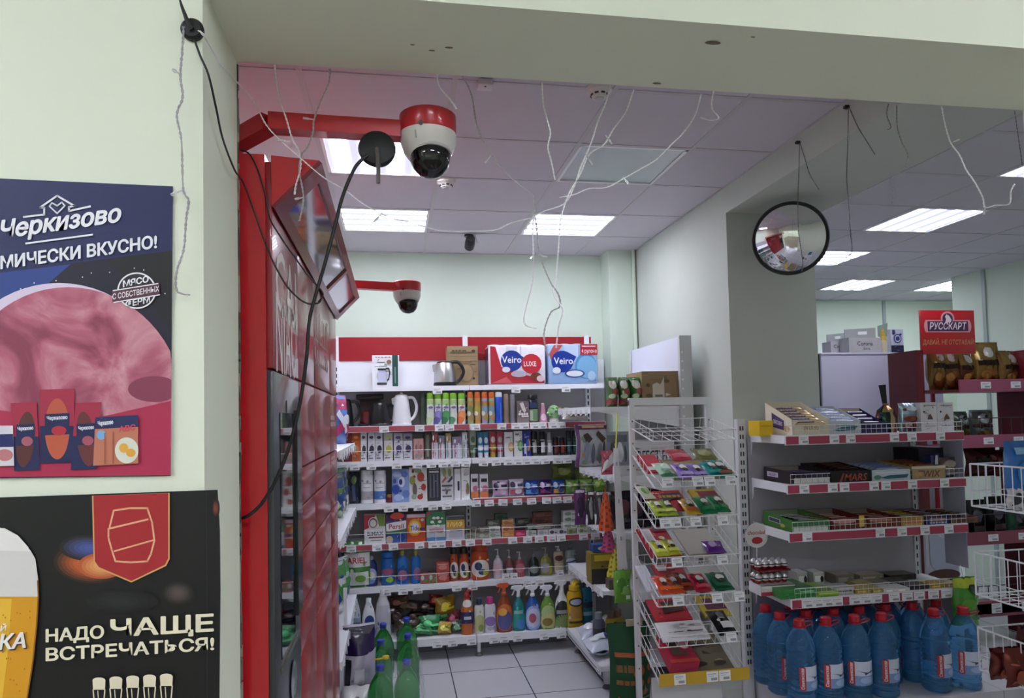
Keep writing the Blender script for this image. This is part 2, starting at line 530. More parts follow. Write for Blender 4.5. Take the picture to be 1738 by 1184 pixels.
def bar_wrap(name, l, w, t, col, decs=(), kind='foil'):
    """wrapped chocolate bar lying flat, long side along x, printed top"""
    mb = MB()
    def top(u, v, L=0):
        e = min(1, min(u, 1-u)/0.1)
        a = math.sin(math.pi*min(1, max(0, v)))**0.5
        return Vector(((u-0.5)*l, (v-0.5)*w*(0.85+0.15*(1-e)), t*(0.1+0.9*e*a)+EPS*L))
    mb.grid(top, 12, 6, mat(col, kind))
    mb.grid(lambda u, v: Vector(((u-0.5)*l, (0.5-v)*w*0.9, 0)), 1, 1, mat(col, kind))
    decals(mb, decs, lambda u, v, L: top(u, v, L*2), l, w, 'gloss')
    return mb.build(name)
def ring(pts, n=40):
    """catmull-rom through points"""
    pts = [Vector(p) for p in pts]; out = []
    P = [pts[0]]+pts+[pts[-1]]
    for i in range(1, len(P)-2):
        for k in range(8):
            t = k/8.0
            a, b, c, d = P[i-1], P[i], P[i+1], P[i+2]
            out.append(0.5*((2*b)+(c-a)*t+(2*a-5*b+4*c-d)*t*t+(3*b-a-3*c+d)*t**3))
    out.append(pts[-1])
    return out
TAGW = '#eef0f2'
def tag_mesh(w=0.055, h=0.04):
    mb = MB()
    mb.box(-w/2, w/2, -0.0015, 0.0015, 0, h, mat(TAGW, 'paper'))
    decals(mb, [('r', 0.1, 0.72, 0.8, 0.8, '#b2b2ba'), ('r', 0.1, 0.54, 0.62, 0.6, '#c4c4ca'), ('r', 0.35, 0.15, 0.88, 0.4, '#9d9da6')], lambda u, v, L: Vector(((u-0.5)*w, -0.0015-EPS*L, v*h)), w, h)
    return mb
_tagme = {}
def put_tag(parent, loc, rot=(0, 0, 0), w=0.055, h=0.04):
    key = (w, h)
    if key not in _tagme:
        o = tag_mesh(w, h).build('price_tag', parent); _tagme[key] = o
    else:
        o = _tagme[key].copy(); COL.objects.link(o); o.parent = parent
    o.location = loc; o.rotation_euler = rot
    return o
# ------------------------------------------------------------------ the room
ZC = 3.125                                  # suspended ceiling
ZB = 2.61                                   # underside of the opening
YW0, YW1 = 1.40, 1.70                       # the wall with the opening
WALL = mat('#e6ecd9', 'wall')
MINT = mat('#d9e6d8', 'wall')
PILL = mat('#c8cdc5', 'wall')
CEIL = mat('#d0cbd5', 'wall')
XL = -0.355                                 # left jamb
XJ = 1.81                                   # right jamb

def floor_material():
    m = bpy.data.materials.new('floor_tiles'); m.use_nodes = True
    nt = m.node_tree; b = nt.nodes['Principled BSDF']
    tc = nt.nodes.new('ShaderNodeTexCoord')
    mp = nt.nodes.new('ShaderNodeMapping'); mp.inputs['Location'].default_value = (-0.366, -0.02, 0)
    br = nt.nodes.new('ShaderNodeTexBrick')
    br.offset = 0; br.inputs['Scale'].default_value = 1.0
    br.inputs['Brick Width'].default_value = 0.488; br.inputs['Row Height'].default_value = 0.488
    br.inputs['Mortar Size'].default_value = 0.004; br.inputs['Mortar Smooth'].default_value = 0.1
    br.inputs['Color1'].default_value = lin('#d8d8e0')+(1,); br.inputs['Color2'].default_value = lin('#d1d2da')+(1,)
    br.inputs['Mortar'].default_value = lin('#4a4a50')+(1,)
    no = nt.nodes.new('ShaderNodeTexNoise'); no.inputs['Scale'].default_value = 3; no.inputs['Detail'].default_value = 6
    mx = nt.nodes.new('ShaderNodeMix'); mx.data_type = 'RGBA'; mx.blend_type = 'MULTIPLY'; mx.inputs[0].default_value = 0.18
    nt.links.new(tc.outputs['Object'], mp.inputs[0]); nt.links.new(mp.outputs[0], br.inputs[0])
    nt.links.new(br.outputs['Color'], mx.inputs[6]); nt.links.new(no.outputs['Fac'], mx.inputs[7])
    nt.links.new(mx.outputs[2], b.inputs['Base Color'])
    b.inputs['Roughness'].default_value = 0.22
    return m
struct('floor', MB().box(-4.2, 8.2, YW0, 8.0, -0.1, 0, floor_material()))
struct('floor_front', MB().box(-4.2, 8.2, -4.2, YW0, -0.1, 0, mat('#6e665a', 'gloss')))  # unseen floor, its brown picked for the light it bounces under the lintel

# wall with the opening (posters hang on it), in one piece
w = MB()
w.box(-4.2, XL, YW0, YW1, 0, 3.6, WALL)
w.box(XL, XJ, YW0, YW1, ZB, 3.6, WALL)
w.box(XJ, 8.2, YW0, YW1, 0, 3.6, WALL)
struct('wall_front', w)
# chipped plaster along the inner edge of the jamb
t = MB(); rg = random.Random(3)
z = 0.1
while z < 2.58:
    dz = rg.uniform(0.01, 0.05)
    t.box(XL-0.004, XL+0.0015+rg.random()*0.003, YW1-0.001, YW1+0.004+rg.random()*0.003, z, z+dz, mat(rg.choice(['#6a6a5e', '#8c8b7c', '#4d4b44']), 'wall'))
    z += dz*rg.uniform(0.7, 1.0)
struct('trim_1', t)
# scuffs and old screw holes under the lintel
for i, (px, py, s) in enumerate([(762, 80, .010), (733, 85, .008), (700, 75, .006), (1115, 141, .012), (1210, 72, .02), (1278, 62, .006), (1218, 18, .008)]):
    p = at(px, py, Z=ZB) if py > 30 else at(px, py, Y=YW0)
    mb = MB()
    if py > 30: mb.lathe([(s, ZB-0.0012), (s*0.6, ZB-0.002)], mat('#77705f', 'wall'), 9, ctr=(p.x, p.y), sy=0.4)
    else: mb.lathe([(s, -0.0012), (s*0.5, -0.002)], mat('#8b8676', 'wall'), 8, M=Matrix.Translation((p.x, p.y, p.z)) @ Matrix.Rotation(math.radians(-90), 4, 'X'))
    if i < 6: struct('trim_%d' % (i+2), mb)

# small back room
XR, XR2 = 2.0, 2.575                        # right hand wall / pillar
YB = 5.69
YP = 3.88
struct('wall_back', MB().box(-1.2, XR, YB, YB+0.12, 0, ZC, MINT))
struct('wall_left', MB().box(-1.2, -1.0, YW1, YB, 0, ZC, MINT))
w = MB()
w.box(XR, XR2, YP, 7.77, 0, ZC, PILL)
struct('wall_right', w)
ZS = 2.965
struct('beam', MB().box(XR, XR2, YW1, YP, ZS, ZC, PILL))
struct('column', MB().box(1.765, XR, 5.47, YB, 0, ZC, MINT))
pm = MB().lathe([(0.016, 0), (0.016, ZC)], mat('#d3e2d0', 'paint'), 12, ctr=(1.975, 5.452))
struct('trim_8', pm)
# aisle behind the pillar
struct('wall_aisle_back', MB().box(XR2, 8.2, 7.75, 7.9, 0, ZC, MINT))
struct('wall_aisle_right', MB().box(5.79, 8.2, YW1, 6.36, 0, ZC, MINT))
p = at(1676, 600, X=5.79)
struct('trim_9', MB().box(5.775, 5.79, p.y-0.02, p.y+0.02, 0, ZC, mat('#a9b7b4', 'paint')))
p = at(1499, 512, Y=7.75)
struct('trim_10', MB().box(p.x-0.02, p.x+0.02, 7.735, 7.75, 0, ZC, mat('#a9b7b4', 'paint')))
# room the picture is taken from
struct('wall_rear', MB().box(-4.2, 8.2, -4.2, -4.0, 0, 3.6, WALL))
struct('wall_near_left', MB().box(-4.2, -4.0, -4.0, YW0, 0, 3.6, WALL))
struct('wall_near_right', MB().box(8.0, 8.2, -4.0, 7.75, 0, 3.6, WALL))
struct('ceiling_near', MB().box(-4.2, 8.2, -4.2, YW0, 3.6, 3.7, mat('#dddddd', 'wall')))

# suspended ceilings: tiles with a grid of white bars
def ceiling(name, x0, x1, y0, y1, xs, ys, holes):
    mb = MB(); ex = sorted({x0, x1, *[x for x in xs if x0 < x < x1]}); ey = sorted({y0, y1, *[y for y in ys if y0 < y < y1]})
    for a, b in zip(ex, ex[1:]):
        for c, d in zip(ey, ey[1:]):
            if any(abs(a-h[0]) < .06 and abs(c-h[1]) < .06 for h in holes): continue
            mb.box(a+0.006, b-0.006, c+0.006, d-0.006, ZC, ZC+0.012, CEIL)
    mb.box(x0, x1, y0, y1, ZC+0.16, ZC+0.18, mat('#55525a', 'wall'))
    o = struct(name, mb)
    g = MB(); gm = mat('#c4c0c6', 'paint')
    for x in ex: g.box(x-0.012, x+0.012, y0, y1, ZC-0.003, ZC+0.004, gm)
    for y in ey: g.box(x0, x1, y-0.012, y+0.012, ZC-0.0035, ZC+0.0035, gm)
    g.build('ceiling_grid', o)
GX = [-0.945, -0.345, 0.265, 0.94, 1.545]; GY = [2.18, 2.76, 3.335, 3.9, 4.51, 5.07]
HL = [(-0.345, 3.335), (-0.345, 4.51), (0.94, 4.51), (0.94, 3.335)]
ceiling('ceiling', -1.0, XR, YW1, YB, GX, GY, HL)
AX = [2.93, 3.53, 4.12, 4.72, 5.3, 5.9, 6.5, 7.1]; AY = [2.35, 2.95, 3.54, 4.13, 4.73, 5.33, 5.9, 6.5, 7.1]
HA = [(3.53, 4.13), (3.53, 5.33), (4.72, 6.5), (3.53, 2.95), (5.9, 6.5), (4.72, 2.95)]
ceiling('ceiling_aisle', XR2, 8.0, YW1, 7.75, AX, AY, HA)

# recessed fluorescent panels
def light_panel(x0, x1, y0, y1, z, label, lit=True, m=None, along='x', group='ceiling light panels'):
    t = thing('ceiling_light', label, 'ceiling light', ((x0+x1)/2, (y0+y1)/2, z), group=group)
    W, D = (x1-x0)/2-0.012, (y1-y0)/2-0.012
    fr = MB(); fm = mat('#f4f4f8', 'paint')
    fr.box(-W, W, -D, -D+0.015, -0.004, 0.02, fm); fr.box(-W, W, D-0.015, D, -0.004, 0.02, fm)
    fr.box(-W, -W+0.015, -D, D, -0.004, 0.02, fm); fr.box(W-0.015, W, -D, D, -0.004, 0.02, fm)
    fr.build('frame', t)
    if lit:
        key = ('diff', along, m, round(W, 2), round(D, 2))
        if key not in _MC: _MC[key] = striped_diffuser('glowing_diffuser', 1 if along == 'x' else 0, (D if along == 'x' else W)-0.015, m or TUBE_POWER)
        MB().box(-W+0.015, W-0.015, -D+0.015, D-0.015, 0.004, 0.01, _MC[key]).build('diffuser', t)
    else:
        MB().box(-W+0.015, W-0.015, -D+0.015, D-0.015, 0.004, 0.01, mat('#b9c2c9', 'gloss')).build('diffuser', t)
    return t
light_panel(-0.345, 0.265, 3.335, 3.9, ZC, 'lit square ceiling panel partly hidden behind the big dome camera', along='y')
light_panel(-0.345, 0.265, 4.51, 5.07, ZC, 'lit ceiling panel behind the black aerial cable, over the kettle shelf')
light_panel(0.94, 1.545, 4.51, 5.07, ZC, 'lit ceiling panel crossed by hanging fairy light wires')
light_panel(0.94, 1.545, 3.335, 3.9, ZC, 'unlit grey glass panel in the ceiling tiles', lit=False)
light_panel(3.53, 4.12, 4.13, 4.73, ZC, 'large bright striped ceiling panel in the aisle beyond the pillar', along='y', m=TUBE_POWER*0.7)
light_panel(3.53, 4.12, 5.33, 5.9, ZC, 'lit aisle ceiling panel touching the mirror rim in view', m=TUBE_POWER*0.7)
light_panel(4.72, 5.3, 6.5, 7.1, ZC, 'farther lit striped ceiling panel near the aisle end wall', along='y', m=TUBE_POWER*0.7)
light_panel(3.53, 4.12, 2.95, 3.54, ZC, 'lit aisle panel cut off by the opening jamb', along='y', m=TUBE_POWER*0.7)
light_panel(5.9, 6.5, 6.5, 7.1, ZC, 'sliver of lit ceiling panel beside the far wall corner', along='y', m=TUBE_POWER*0.7)
# lamps of the room behind the camera
NEARL = ['lit ceiling lamp of the front room, rear row over the poster side', 'lit ceiling lamp of the front room, middle of the rear row', 'lit ceiling lamp of the front room, rear row on the aisle side', 'lit ceiling lamp of the front room just before the poster wall', 'lit ceiling lamp of the front room just before the aisle opening']
for i, (x, y) in enumerate([(-2.6, -1.6), (0.6, -1.6), (3.4, -1.6), (-2.6, 0.1), (3.4, 0.1)]):
    light_panel(x-0.6, x+0.6, y-0.3, y+0.3, 3.6-0.04, NEARL[i], m=NEAR_POWER, group='front room ceiling lights')
# ------------------------------------------------------------------ back wall shelving
WH = mat('#eef0f6', 'paint'); GREY = mat('#b0adb0', 'paint'); REDR = mat('#a8505c', 'plastic'); REDH = mat('#a3222e', 'gloss')
WIRE = mat('#e6e6ea', 'paint')
YBF = 5.33                                   # front edge of the upper shelves
def lerp(x, a, b): return a[1]+(b[1]-a[1])*(x-a[0])/(b[0]-a[0])
class Row:
    def __init__(s, name, a, b, yf, thick, rail, x0=574, x1=1022):
        s.a, s.b, s.yf, s.rail, s.th, s.name = a, b, yf, rail, thick, name
        s.z = at(800, lerp(800, a, b), Y=yf).z
        s.X0 = at(x0, 700, Y=yf).x; s.X1 = at(x1, 700, Y=yf).x
    def spot(s, x0, x1, yt, dy=0.07):
        """centre x, y, width and height of goods seen between two columns of pixels, dy behind the shelf edge"""
        Y = s.yf+dy; xm = (x0+x1)/2
        yb = lerp(xm, s.a, s.b)
        w = at(x1, yb, Y=Y).x-at(x0, yb, Y=Y).x
        h = at(xm, yt, Y=Y).z-at(xm, yb, Y=Y).z
        return at(xm, yb, Y=Y).x, Y, w, h
S = {
    0: Row('top', (575, 658), (1020, 650), 5.33, 0.035, WH, 574, 1024),
    1: Row('s1', (590, 726), (970, 714), 5.28, 0.045, REDR),
    2: Row('s2', (575, 787), (975, 770), 5.28, 0.04, WH),
    3: Row('s3', (590, 861), (975, 838), 5.28, 0.04, WH),
    4: Row('s4', (590, 929), (1030, 900), 5.28, 0.045, REDR),
    5: Row('s5', (600, 1001), (970, 975), 5.28, 0.04, WH),
    6: Row('s6', (730, 1085), (955, 1067), 5.17, 0.05, WH),
}
unit = thing('shelving_unit', 'long white wall shelving with seven shelves of household goods under a red band', 'shelving', (0.7, 5.5, 0))
ux, uy = 0.7, 5.5
UX0, UX1 = -0.75, at(1024, 655, Y=5.33).x
XJN = at(797, 655, Y=5.33).x                 # joint of the two bays
ztop = at(800, 611, Y=5.62).z; zred = at(800, 572, Y=5.62).z
MB().box(UX0-ux, 1.75-ux, 0.13, 0.15, 0.1, ztop-0.21, GREY).build('back_panel', unit)
MB().box(UX0-ux, 1.75-ux, 0.125, 0.15, S[0].z-0.02, ztop, WH).build('white_panel', unit)
xr = at(1003, 590, Y=5.62).x
MB().box(UX0-ux, XJN-0.01-ux, 0.115, 0.14, ztop, zred, REDH).build('header_panel', unit)
MB().box(XJN+0.005-ux, xr-ux, 0.115, 0.14, ztop, zred, REDH).build('header_panel', unit)
for x in (XJN, UX1-0.05, XJN-1.02):
    u = MB(); u.box(x-0.02-ux, x+0.02-ux, 0.10, 0.155, 0, zred+0.01, WH)
    z = 0.3
    while z < 2.2:
        u.box(x-0.006-ux, x+0.006-ux, 0.0985, 0.10, z, z+0.03, mat('#3a3a40', 'paint')); z += 0.05
    u.build('upright', unit)
def shelf(parent, ox, oy, X0, X1, yf, yb, z, th, rail, name='shelf'):
    o = MB()
    o.box(X0-ox, X1-ox, yf+0.004-oy, yb-oy, z-0.02, z, WH)
    o.box(X0-ox, X1-ox, yf-oy, yf+0.004-oy, z-th, z+0.002, WH)
    sh = o.build(name, parent)
    if rail is not WH:
        MB().box(X0+0.01-ox, X1-0.01-ox, yf-0.004-oy, yf-oy, z-th+0.005, z-0.002, rail).build('price_rail', sh)
    return sh
rg = random.Random(11)
TAGPX = {0: [742, 875, 960], 1: [652, 712, 746, 763, 807, 851, 875, 890, 907, 920, 938, 952], 2: [583, 602, 630, 673, 708, 732, 752, 772, 790, 820, 842, 862, 878, 893, 908, 925, 945, 962],
         3: [660, 684, 710, 735, 758, 808, 830, 853, 878, 902, 927, 945, 963], 4: [596, 640, 668, 712, 735, 748, 775, 798, 826, 870, 895, 915, 935, 952, 990, 1010],
         5: [655, 684, 709, 775, 802, 895, 915, 975], 6: [742, 768, 800, 838, 855, 878, 923, 952]}
shelves = {}
for k, r in list(S.items()):
    yb = 5.62
    if k == 3:
        l = shelf(unit, ux, uy, UX0, XJN-0.004, r.yf, yb, r.z, 0.04, WH)
        q = Row('s3r', (800, 846), (975, 838), 5.28, 0.045, REDR)
        rr = shelf(unit, ux, uy, XJN+0.004, UX1, r.yf, yb, q.z, 0.045, REDR)
        shelves[3] = l; S['3r'] = q; shelves['3r'] = rr
    else:
        l = shelf(unit, ux, uy, UX0, XJN-0.003, r.yf, yb, r.z, r.th, r.rail)
        rr = shelf(unit, ux, uy, XJN+0.003, UX1 if k != 6 else at(962, 1070, Y=5.17).x, r.yf, yb, r.z, r.th, r.rail)
    for px in TAGPX[k]:
        x = at(px, lerp(px, r.a, r.b), Y=r.yf).x
        onr = px > 797
        low = 0.012 if (r.rail is WH and k not in (0,)) else 0.003
        zz = (S['3r'].z if (k == 3 and onr) else r.z)-(0.045 if r.rail is not WH else 0.052)-(0.006 if r.rail is WH else 0)
        rz = rg.uniform(-0.05, 0.05)
        put_tag(rr if onr else l, (x-ux, r.yf-0.008-uy, zz-0.003), (rg.uniform(-0.1, 0.02), rz, 0), 0.07, 0.048)
    # front wire of the shelves that carry one
    if k in (2, 4, 5):
        zw = r.z+0.075
        for (a, b, host) in ((UX0, XJN-0.02, l), (XJN+0.02, UX1-0.03, rr)):
            fw = MB(); fw.tube([(a-ux, r.yf+0.012-uy, zw), (b-ux, r.yf+0.012-uy, zw)], 0.0022, WIRE, 5)
            n = 5
            for i in range(n+1):
                x = a+(b-a)*i/n
                fw.tube([(x-ux, r.yf+0.012-uy, zw), (x-ux, r.yf+0.012-uy, r.z)], 0.0016, WIRE, 4)
            fw.build('wire_guard', host)
zw = S['3r'].z+0.07
MB().tube([(XJN+0.04-ux, 5.292-uy, zw), (UX1-0.1-ux, 5.292-uy, zw)], 0.0022, WIRE, 5).build('wire_guard', shelves['3r'])
for px in (813,):
    x = at(px, 1100, Y=5.2).x
    f = MB(); f.box(x-0.012-ux, x+0.012-ux, 5.19-uy, 5.23-uy, 0.03, S[6].z-0.02, mat('#d8d8de', 'paint'))
    f.lathe([(0.03, 0), (0.026, 0.012), (0.008, 0.03)], mat('#77777c', 'rubber'), 10, ctr=(x-ux, 5.21-uy)); f.build('foot', unit)

def place(key, fn, row, x0, x1, yt, label, cat, dy=0.07, rz=0, group=None, lift=0.0, d=None):
    r = S[row]; X, Y, w, h = r.spot(x0, x1, yt, dy)
    return product(key, lambda: fn(w, h), label, cat, (X, Y, r.z+lift+0.001), (0, 0, rz), group)

# --- top shelf
place('kbox', lambda w, h: carton('kettle_box', w, 0.2, h, '#eceef4', [('r', 0.74, 0, 0.95, 1, '#1f4d44'), ('e', 0.36, 0.33, 0.2, 0.2, '#b9bdd9'), ('r', 0.2, 0.12, 0.5, 0.45, '#c7cbe4'),
    ('r', 0.17, 0.06, 0.53, 0.13, '#3a3b44'), ('r', 0.2, 0.52, 0.52, 0.58, '#2b2b33'), ('p', [(0.5, .6), (.62, .6), (.67, .45), (.62, .22), (.54, .16), (.54, .22), (.59, .27), (.62, .45), (.59, .54), (.5, .55)], '#2a2a33'),
    ('e', 0.62, 0.78, 0.09, 0.07, '#8a6a50'), ('t', '~', 0.42, 0.93, 0.035, '#a15a5a', 0.6), ('r', 0.82, 0.1, 0.87, 0.62, '#6f9a8f')]), 0, 633, 678, 604,
    'white carton with a glass kettle picture and dark green edge', 'box', 0.12)
def steel_kettle(w, h):
    r = bpy.data.objects.new('electric_kettle', None); COL.objects.link(r)
    st = mat('#d2d2d5', 'metal').copy(); st.node_tree.nodes['Principled BSDF'].inputs['Roughness'].default_value = 0.36; bk = mat('#17171a', 'plastic'); R = 0.085; Hh = h
    MB().lathe([(R*1.0, 0), (R*1.05, 0.012), (R*1.0, 0.03)], bk, 24).build('power_base', r)
    MB().lathe([(R*0.98, 0.03), (R, 0.045), (R*0.95, Hh*0.55), (R*0.78, Hh*0.88), (R*0.7, Hh*0.93)], st, 28).build('kettle_body', r)
    MB().lathe([(R*0.72, Hh*0.925), (R*0.66, Hh*0.97), (R*0.2, Hh), (0.01, Hh)], bk, 20).build('lid', r)
    MB().tube(ring([(R*0.6, -0.01, Hh*0.95), (R*1.3, -0.01, Hh*0.93), (R*1.72, -0.01, Hh*0.62), (R*1.55, -0.01, Hh*0.35), (R*1.05, -0.01, Hh*0.12)]), 0.013, bk, 8).build('handle', r)
    MB().prism([(-R*0.7, -0.022, Hh*0.9), (-R*1.12, 0, Hh*0.86), (-R*0.7, 0.022, Hh*0.9)], (0.006, 0, -0.055), st).build('spout', r)
    return r
place('steelk', steel_kettle, 0, 734, 776, 612, 'steel kettle with black handle standing on the top shelf', 'kettle', 0.1, rz=-0.1)
place('brownbox', lambda w, h: carton('cardboard_box', w, 0.16, h, '#9a8463', [('r', 0.1, 0.83, 0.9, 0.86, '#6e5c42'), ('t', '~', 0.4, 0.88, 0.05, '#5f4e38', 0.5), ('e', 0.85, 0.88, .06, .03, '#4c3f30'), ('r', 0.05, 0.74, 0.95, 0.75, '#7b6749'),
    ('e', 0.62, 0.33, 0.24, 0.24, '#8a7453'), ('e', 0.62, 0.33, 0.2, 0.2, '#a28b69'), ('r', 0.2, 0.6, 0.8, 0.62, '#7b6749')], 'card'), 0, 759, 810, 587, 'plain brown cardboard box behind the steel kettle', 'box', 0.2)
def toilet_pack(name, base, side, decs, w, h, nroll=4):
    d = 0.24; mb = MB(); r = 0.018
    mb.bbox(-w/2, w/2, -d/2, d/2, 0, h, 0.02, mat(base, 'film'))
    for i in range(nroll):
        x = -w/2+w*(i+0.5)/nroll
        mb.lathe([(w/nroll*0.47, 0), (w/nroll*0.47, 0.012), (w/nroll*0.3, 0.016)], mat('#f0f0f4', 'film'), 14, M=Matrix.Translation((x, -0.03, h-0.008)))
    decals(mb, decs, flatmap(w, d, h), w, h, 'gloss')
    mb.box(-w/2-0.001, -w/2+0.01, -d/2+0.025, d/2-0.025, 0.02, h-0.02, mat(side, 'film'))
    return mb.build(name)
place('tp_red', lambda w, h: toilet_pack('toilet_roll_pack', '#e6e4ec', '#4b3f6e', [('p', [(.03, .03), (.97, .03), (.97, .12), (.5, .3), (.22, .45), (.12, .95), (.03, .97)], '#b8283a'), ('r', .3, .45, .5, .97, '#d9d7e2'), ('r', .55, .5, .57, .95, '#c4c0d2'),
    ('e', .40, .60, .19, .26, '#1e3a94'), ('p', [(.5, .78), (.62, .68), (.52, .4)], '#1e3a94'), ('t', 'Veiro', .4, .63, .16, '#f4f4f8', .34, .02), ('e', .745, .52, .18, .25, '#c42b3c'), ('t', 'LUXE', .72, .52, .12, '#f6eef0', .22, .02),
    ('e', .3, .38, .07, .07, '#d9d9ea'), ('e', .52, .27, .14, .08, '#b9b3c6'), ('e', .82, .2, .1, .1, '#7a3a30'), ('e', .9, .15, .07, .08, '#d9c0c6'), ('p', [(.05, .05), (.4, .05), (.3, .2)], '#d8606a')], w, h),
    0, 827, 922, 586, 'red and white pack of toilet rolls beside the cardboard box', 'toilet roll pack', 0.13)
place('tp_blue', lambda w, h: toilet_pack('toilet_roll_pack', '#9fbce0', '#7fa0d2', [('r', .05, .05, .95, .4, '#8fb0dc'), ('r', .32, .55, .6, .97, '#c4d6ee'), ('p', [(.02, .75), (.12, .97), (.3, .97), (.06, .6)], '#c05a5c'), ('e', .75, .45, .22, .32, '#4f9bd0'), ('e', .77, .42, .2, .28, '#7fb8e0'),
    ('e', .28, .56, .22, .27, '#1d3b9a'), ('p', [(.38, .8), (.56, .68), (.44, .4)], '#1d3b9a'), ('t', 'Veiro', .3, .58, .16, '#f2f4fa', .38, .02), ('r', .64, .72, .99, .99, '#b42436'), ('t', '4 рулона', .82, .82, .1, '#f4e6ea', .3),
    ('r', .68, .92, .95, .95, '#e9c3c9'), ('e', .52, .26, .2, .1, '#27448f'), ('e', .52, .26, .17, .075, '#e7ecf6'), ('e', .16, .34, .08, .08, '#e3e8f4'), ('e', .86, .2, .08, .12, '#b4d2ee')], w, h),
    0, 926, 1009, 584, 'light blue pack of toilet rolls at the shelf end', 'toilet roll pack', 0.13)

# --- second shelf: kettles and aerosols
def jug_kettle(col, lidcol, w, h, hs=1):
    r = bpy.data.objects.new('electric_kettle', None); COL.objects.link(r)
    b = mat(col, 'plastic'); R = w*0.36
    MB().lathe([(R*1.02, 0), (R*1.06, 0.01), (R*0.98, 0.022)], b, 20).build('power_base', r)
    k = MB(); k.lathe([(R, 0.022), (R*0.98, h*0.2), (R*0.8, h*0.7), (R*0.72, h*0.84)], b, 22)
    k.prism([(-R*0.6, -0.02, h*0.86), (-R*1.05, 0, h*0.82), (-R*0.6, 0.02, h*0.86)], (0.004, 0, -h*0.2), b); k.build('kettle_body', r)
    MB().lathe([(R*0.74, h*0.84), (R*0.6, h*0.92), (R*0.2, h*0.95), (R*0.1, h), (0.002, h)], mat(lidcol, 'plastic'), 18).build('lid', r)
    MB().tube(ring([(R*0.55, 0, h*0.82), (R*1.25, 0, h*0.82), (R*1.6, 0, h*0.55), (R*1.35, 0, h*0.28), (R*0.9, 0, h*0.15)]), 0.011, b, 8).build('handle', r)
    return r
place('blackk0', lambda w, h: jug_kettle('#141416', '#1c1c1f', 0.19, h), 1, 566, 604, 676, 'black kettle half hidden by the red locker edge', 'kettle', 0.12)
def coffee(w, h):
    r = bpy.data.objects.new('coffee_maker', None); COL.objects.link(r)
    bk = mat('#1a1a1c', 'plastic')
    MB().bbox(-w/2, w/2, -0.07, 0.08, h*0.84, h, 0.008, bk).build('lid', r)
    MB().bbox(-w*0.4, w*0.4, 0.02, 0.08, 0.02, h*0.86, 0.006, mat('#55524f', 'plastic')).build('water_tank', r)
    MB().bbox(-w*0.45, w*0.45, -0.08, 0.08, 0, 0.02, 0.004, bk).build('power_base', r)
    MB().lathe([(0.05, 0.02), (0.06, 0.05), (0.055, h*0.45), (0.03, h*0.5)], mat('#6b2a26', 'gloss'), 16, ctr=(-0.02, -0.02)).build('jug', r)
    return r
place('coffee', coffee, 1, 606, 652, 671, 'black topped drip coffee maker behind the kettles', 'coffee maker', 0.2)
place('blackk', lambda w, h: jug_kettle('#131316', '#18181c', 0.23, h), 1, 620, 670, 682, 'glossy black kettle in front of the coffee maker', 'kettle', 0.1, rz=0.25)
place('whitek', lambda w, h: jug_kettle('#e4e3e8', '#ececf0', 0.2, h), 1, 660, 704, 667, 'white plastic kettle next to the green aerosols', 'kettle', 0.11, rz=-0.1)
place('darkcan', lambda w, h: can('aerosol_can', w/2, h, '#33402f', '#2c3a28', 0.15), 1, 714, 725, 669, 'dark green aerosol beside the white kettle', 'aerosol', 0.1)
def fresh(acc, acc2):
    return lambda w, h: can('aerosol_can', w/2, h, '#dcdbe6', '#7ab32e', 0.2, [('r', 0, .78, 1, 1, '#a8c882'), ('e', .5, .35, .45, .2, acc), ('e', .3, .16, .35, .14, acc2), ('e', .5, .68, .2, .05, '#6f6a94'), ('r', .1, .0, .5, .14, acc2)])
FR = [('#cfd8c8', '#b9cc9a', 'white print'), ('#8c86c4', '#5f5a96', 'violet print'), ('#4f9a60', '#35744a', 'dark green print'), ('#d2d8d4', '#5a8f6a', 'pale leaf print'), ('#e0925a', '#d8703a', 'orange print')]
for i, (x0, x1) in enumerate([(725, 737), (738, 750), (751, 763), (764, 776), (778, 790)]):
    place('fresh%d' % i, fresh(FR[i][0], FR[i][1]), 1, x0, x1, 667, 'air freshener aerosol with green cap and %s, %s of five' % (FR[i][2], order(i, 5)), 'aerosol', 0.07, group='green capped air fresheners')
OR = [('#9aa474', '#7d8a5a', 'olive'), ('#c98a3a', '#b0a23c', 'amber'), ('#9f93ba', '#7f9aa8', 'lilac'), ('#8fa88c', '#7a98a4', 'sage')]
for i, (x0, x1) in enumerate([(794, 804), (806, 816), (818, 828), (830, 840)]):
    a, b, c = OR[i]
    place('orange%d' % i, lambda w, h, a=a, b=b: can('aerosol_can', w/2, h, a, '#c8652a', 0.2, [('r', 0, .7, 1, .9, '#b08a4a'), ('e', .45, .55, .4, .16, b), ('e', .6, .25, .35, .14, '#a88a58'), ('e', .3, .4, .2, .1, '#d8d6cc')]),
          1, x0, x1, 665, 'orange capped aerosol with %s flower print, %s of four' % (c, order(i, 4)), 'aerosol', 0.07, group='orange capped aerosols')
place('bluecan', lambda w, h: can('aerosol_can', w/2, h, '#1f4fc0', '#d3d6da', 0.16, [('r', .6, .1, .68, .8, '#5c86e0')]), 1, 841, 853, 665, 'bright blue aerosol with white cap', 'aerosol')
place('browncan', lambda w, h: can('aerosol_can', w/2, h, '#857263', '#8f7d6d', 0.18), 1, 855, 864, 668, 'slim brown aerosol beside the blue one', 'aerosol')
place('greycan', lambda w, h: can('aerosol_can', w/2, h, '#7d7c82', '#8a898f', 0.18), 1, 866, 875, 668, 'slim grey aerosol beside the bird print box', 'aerosol')
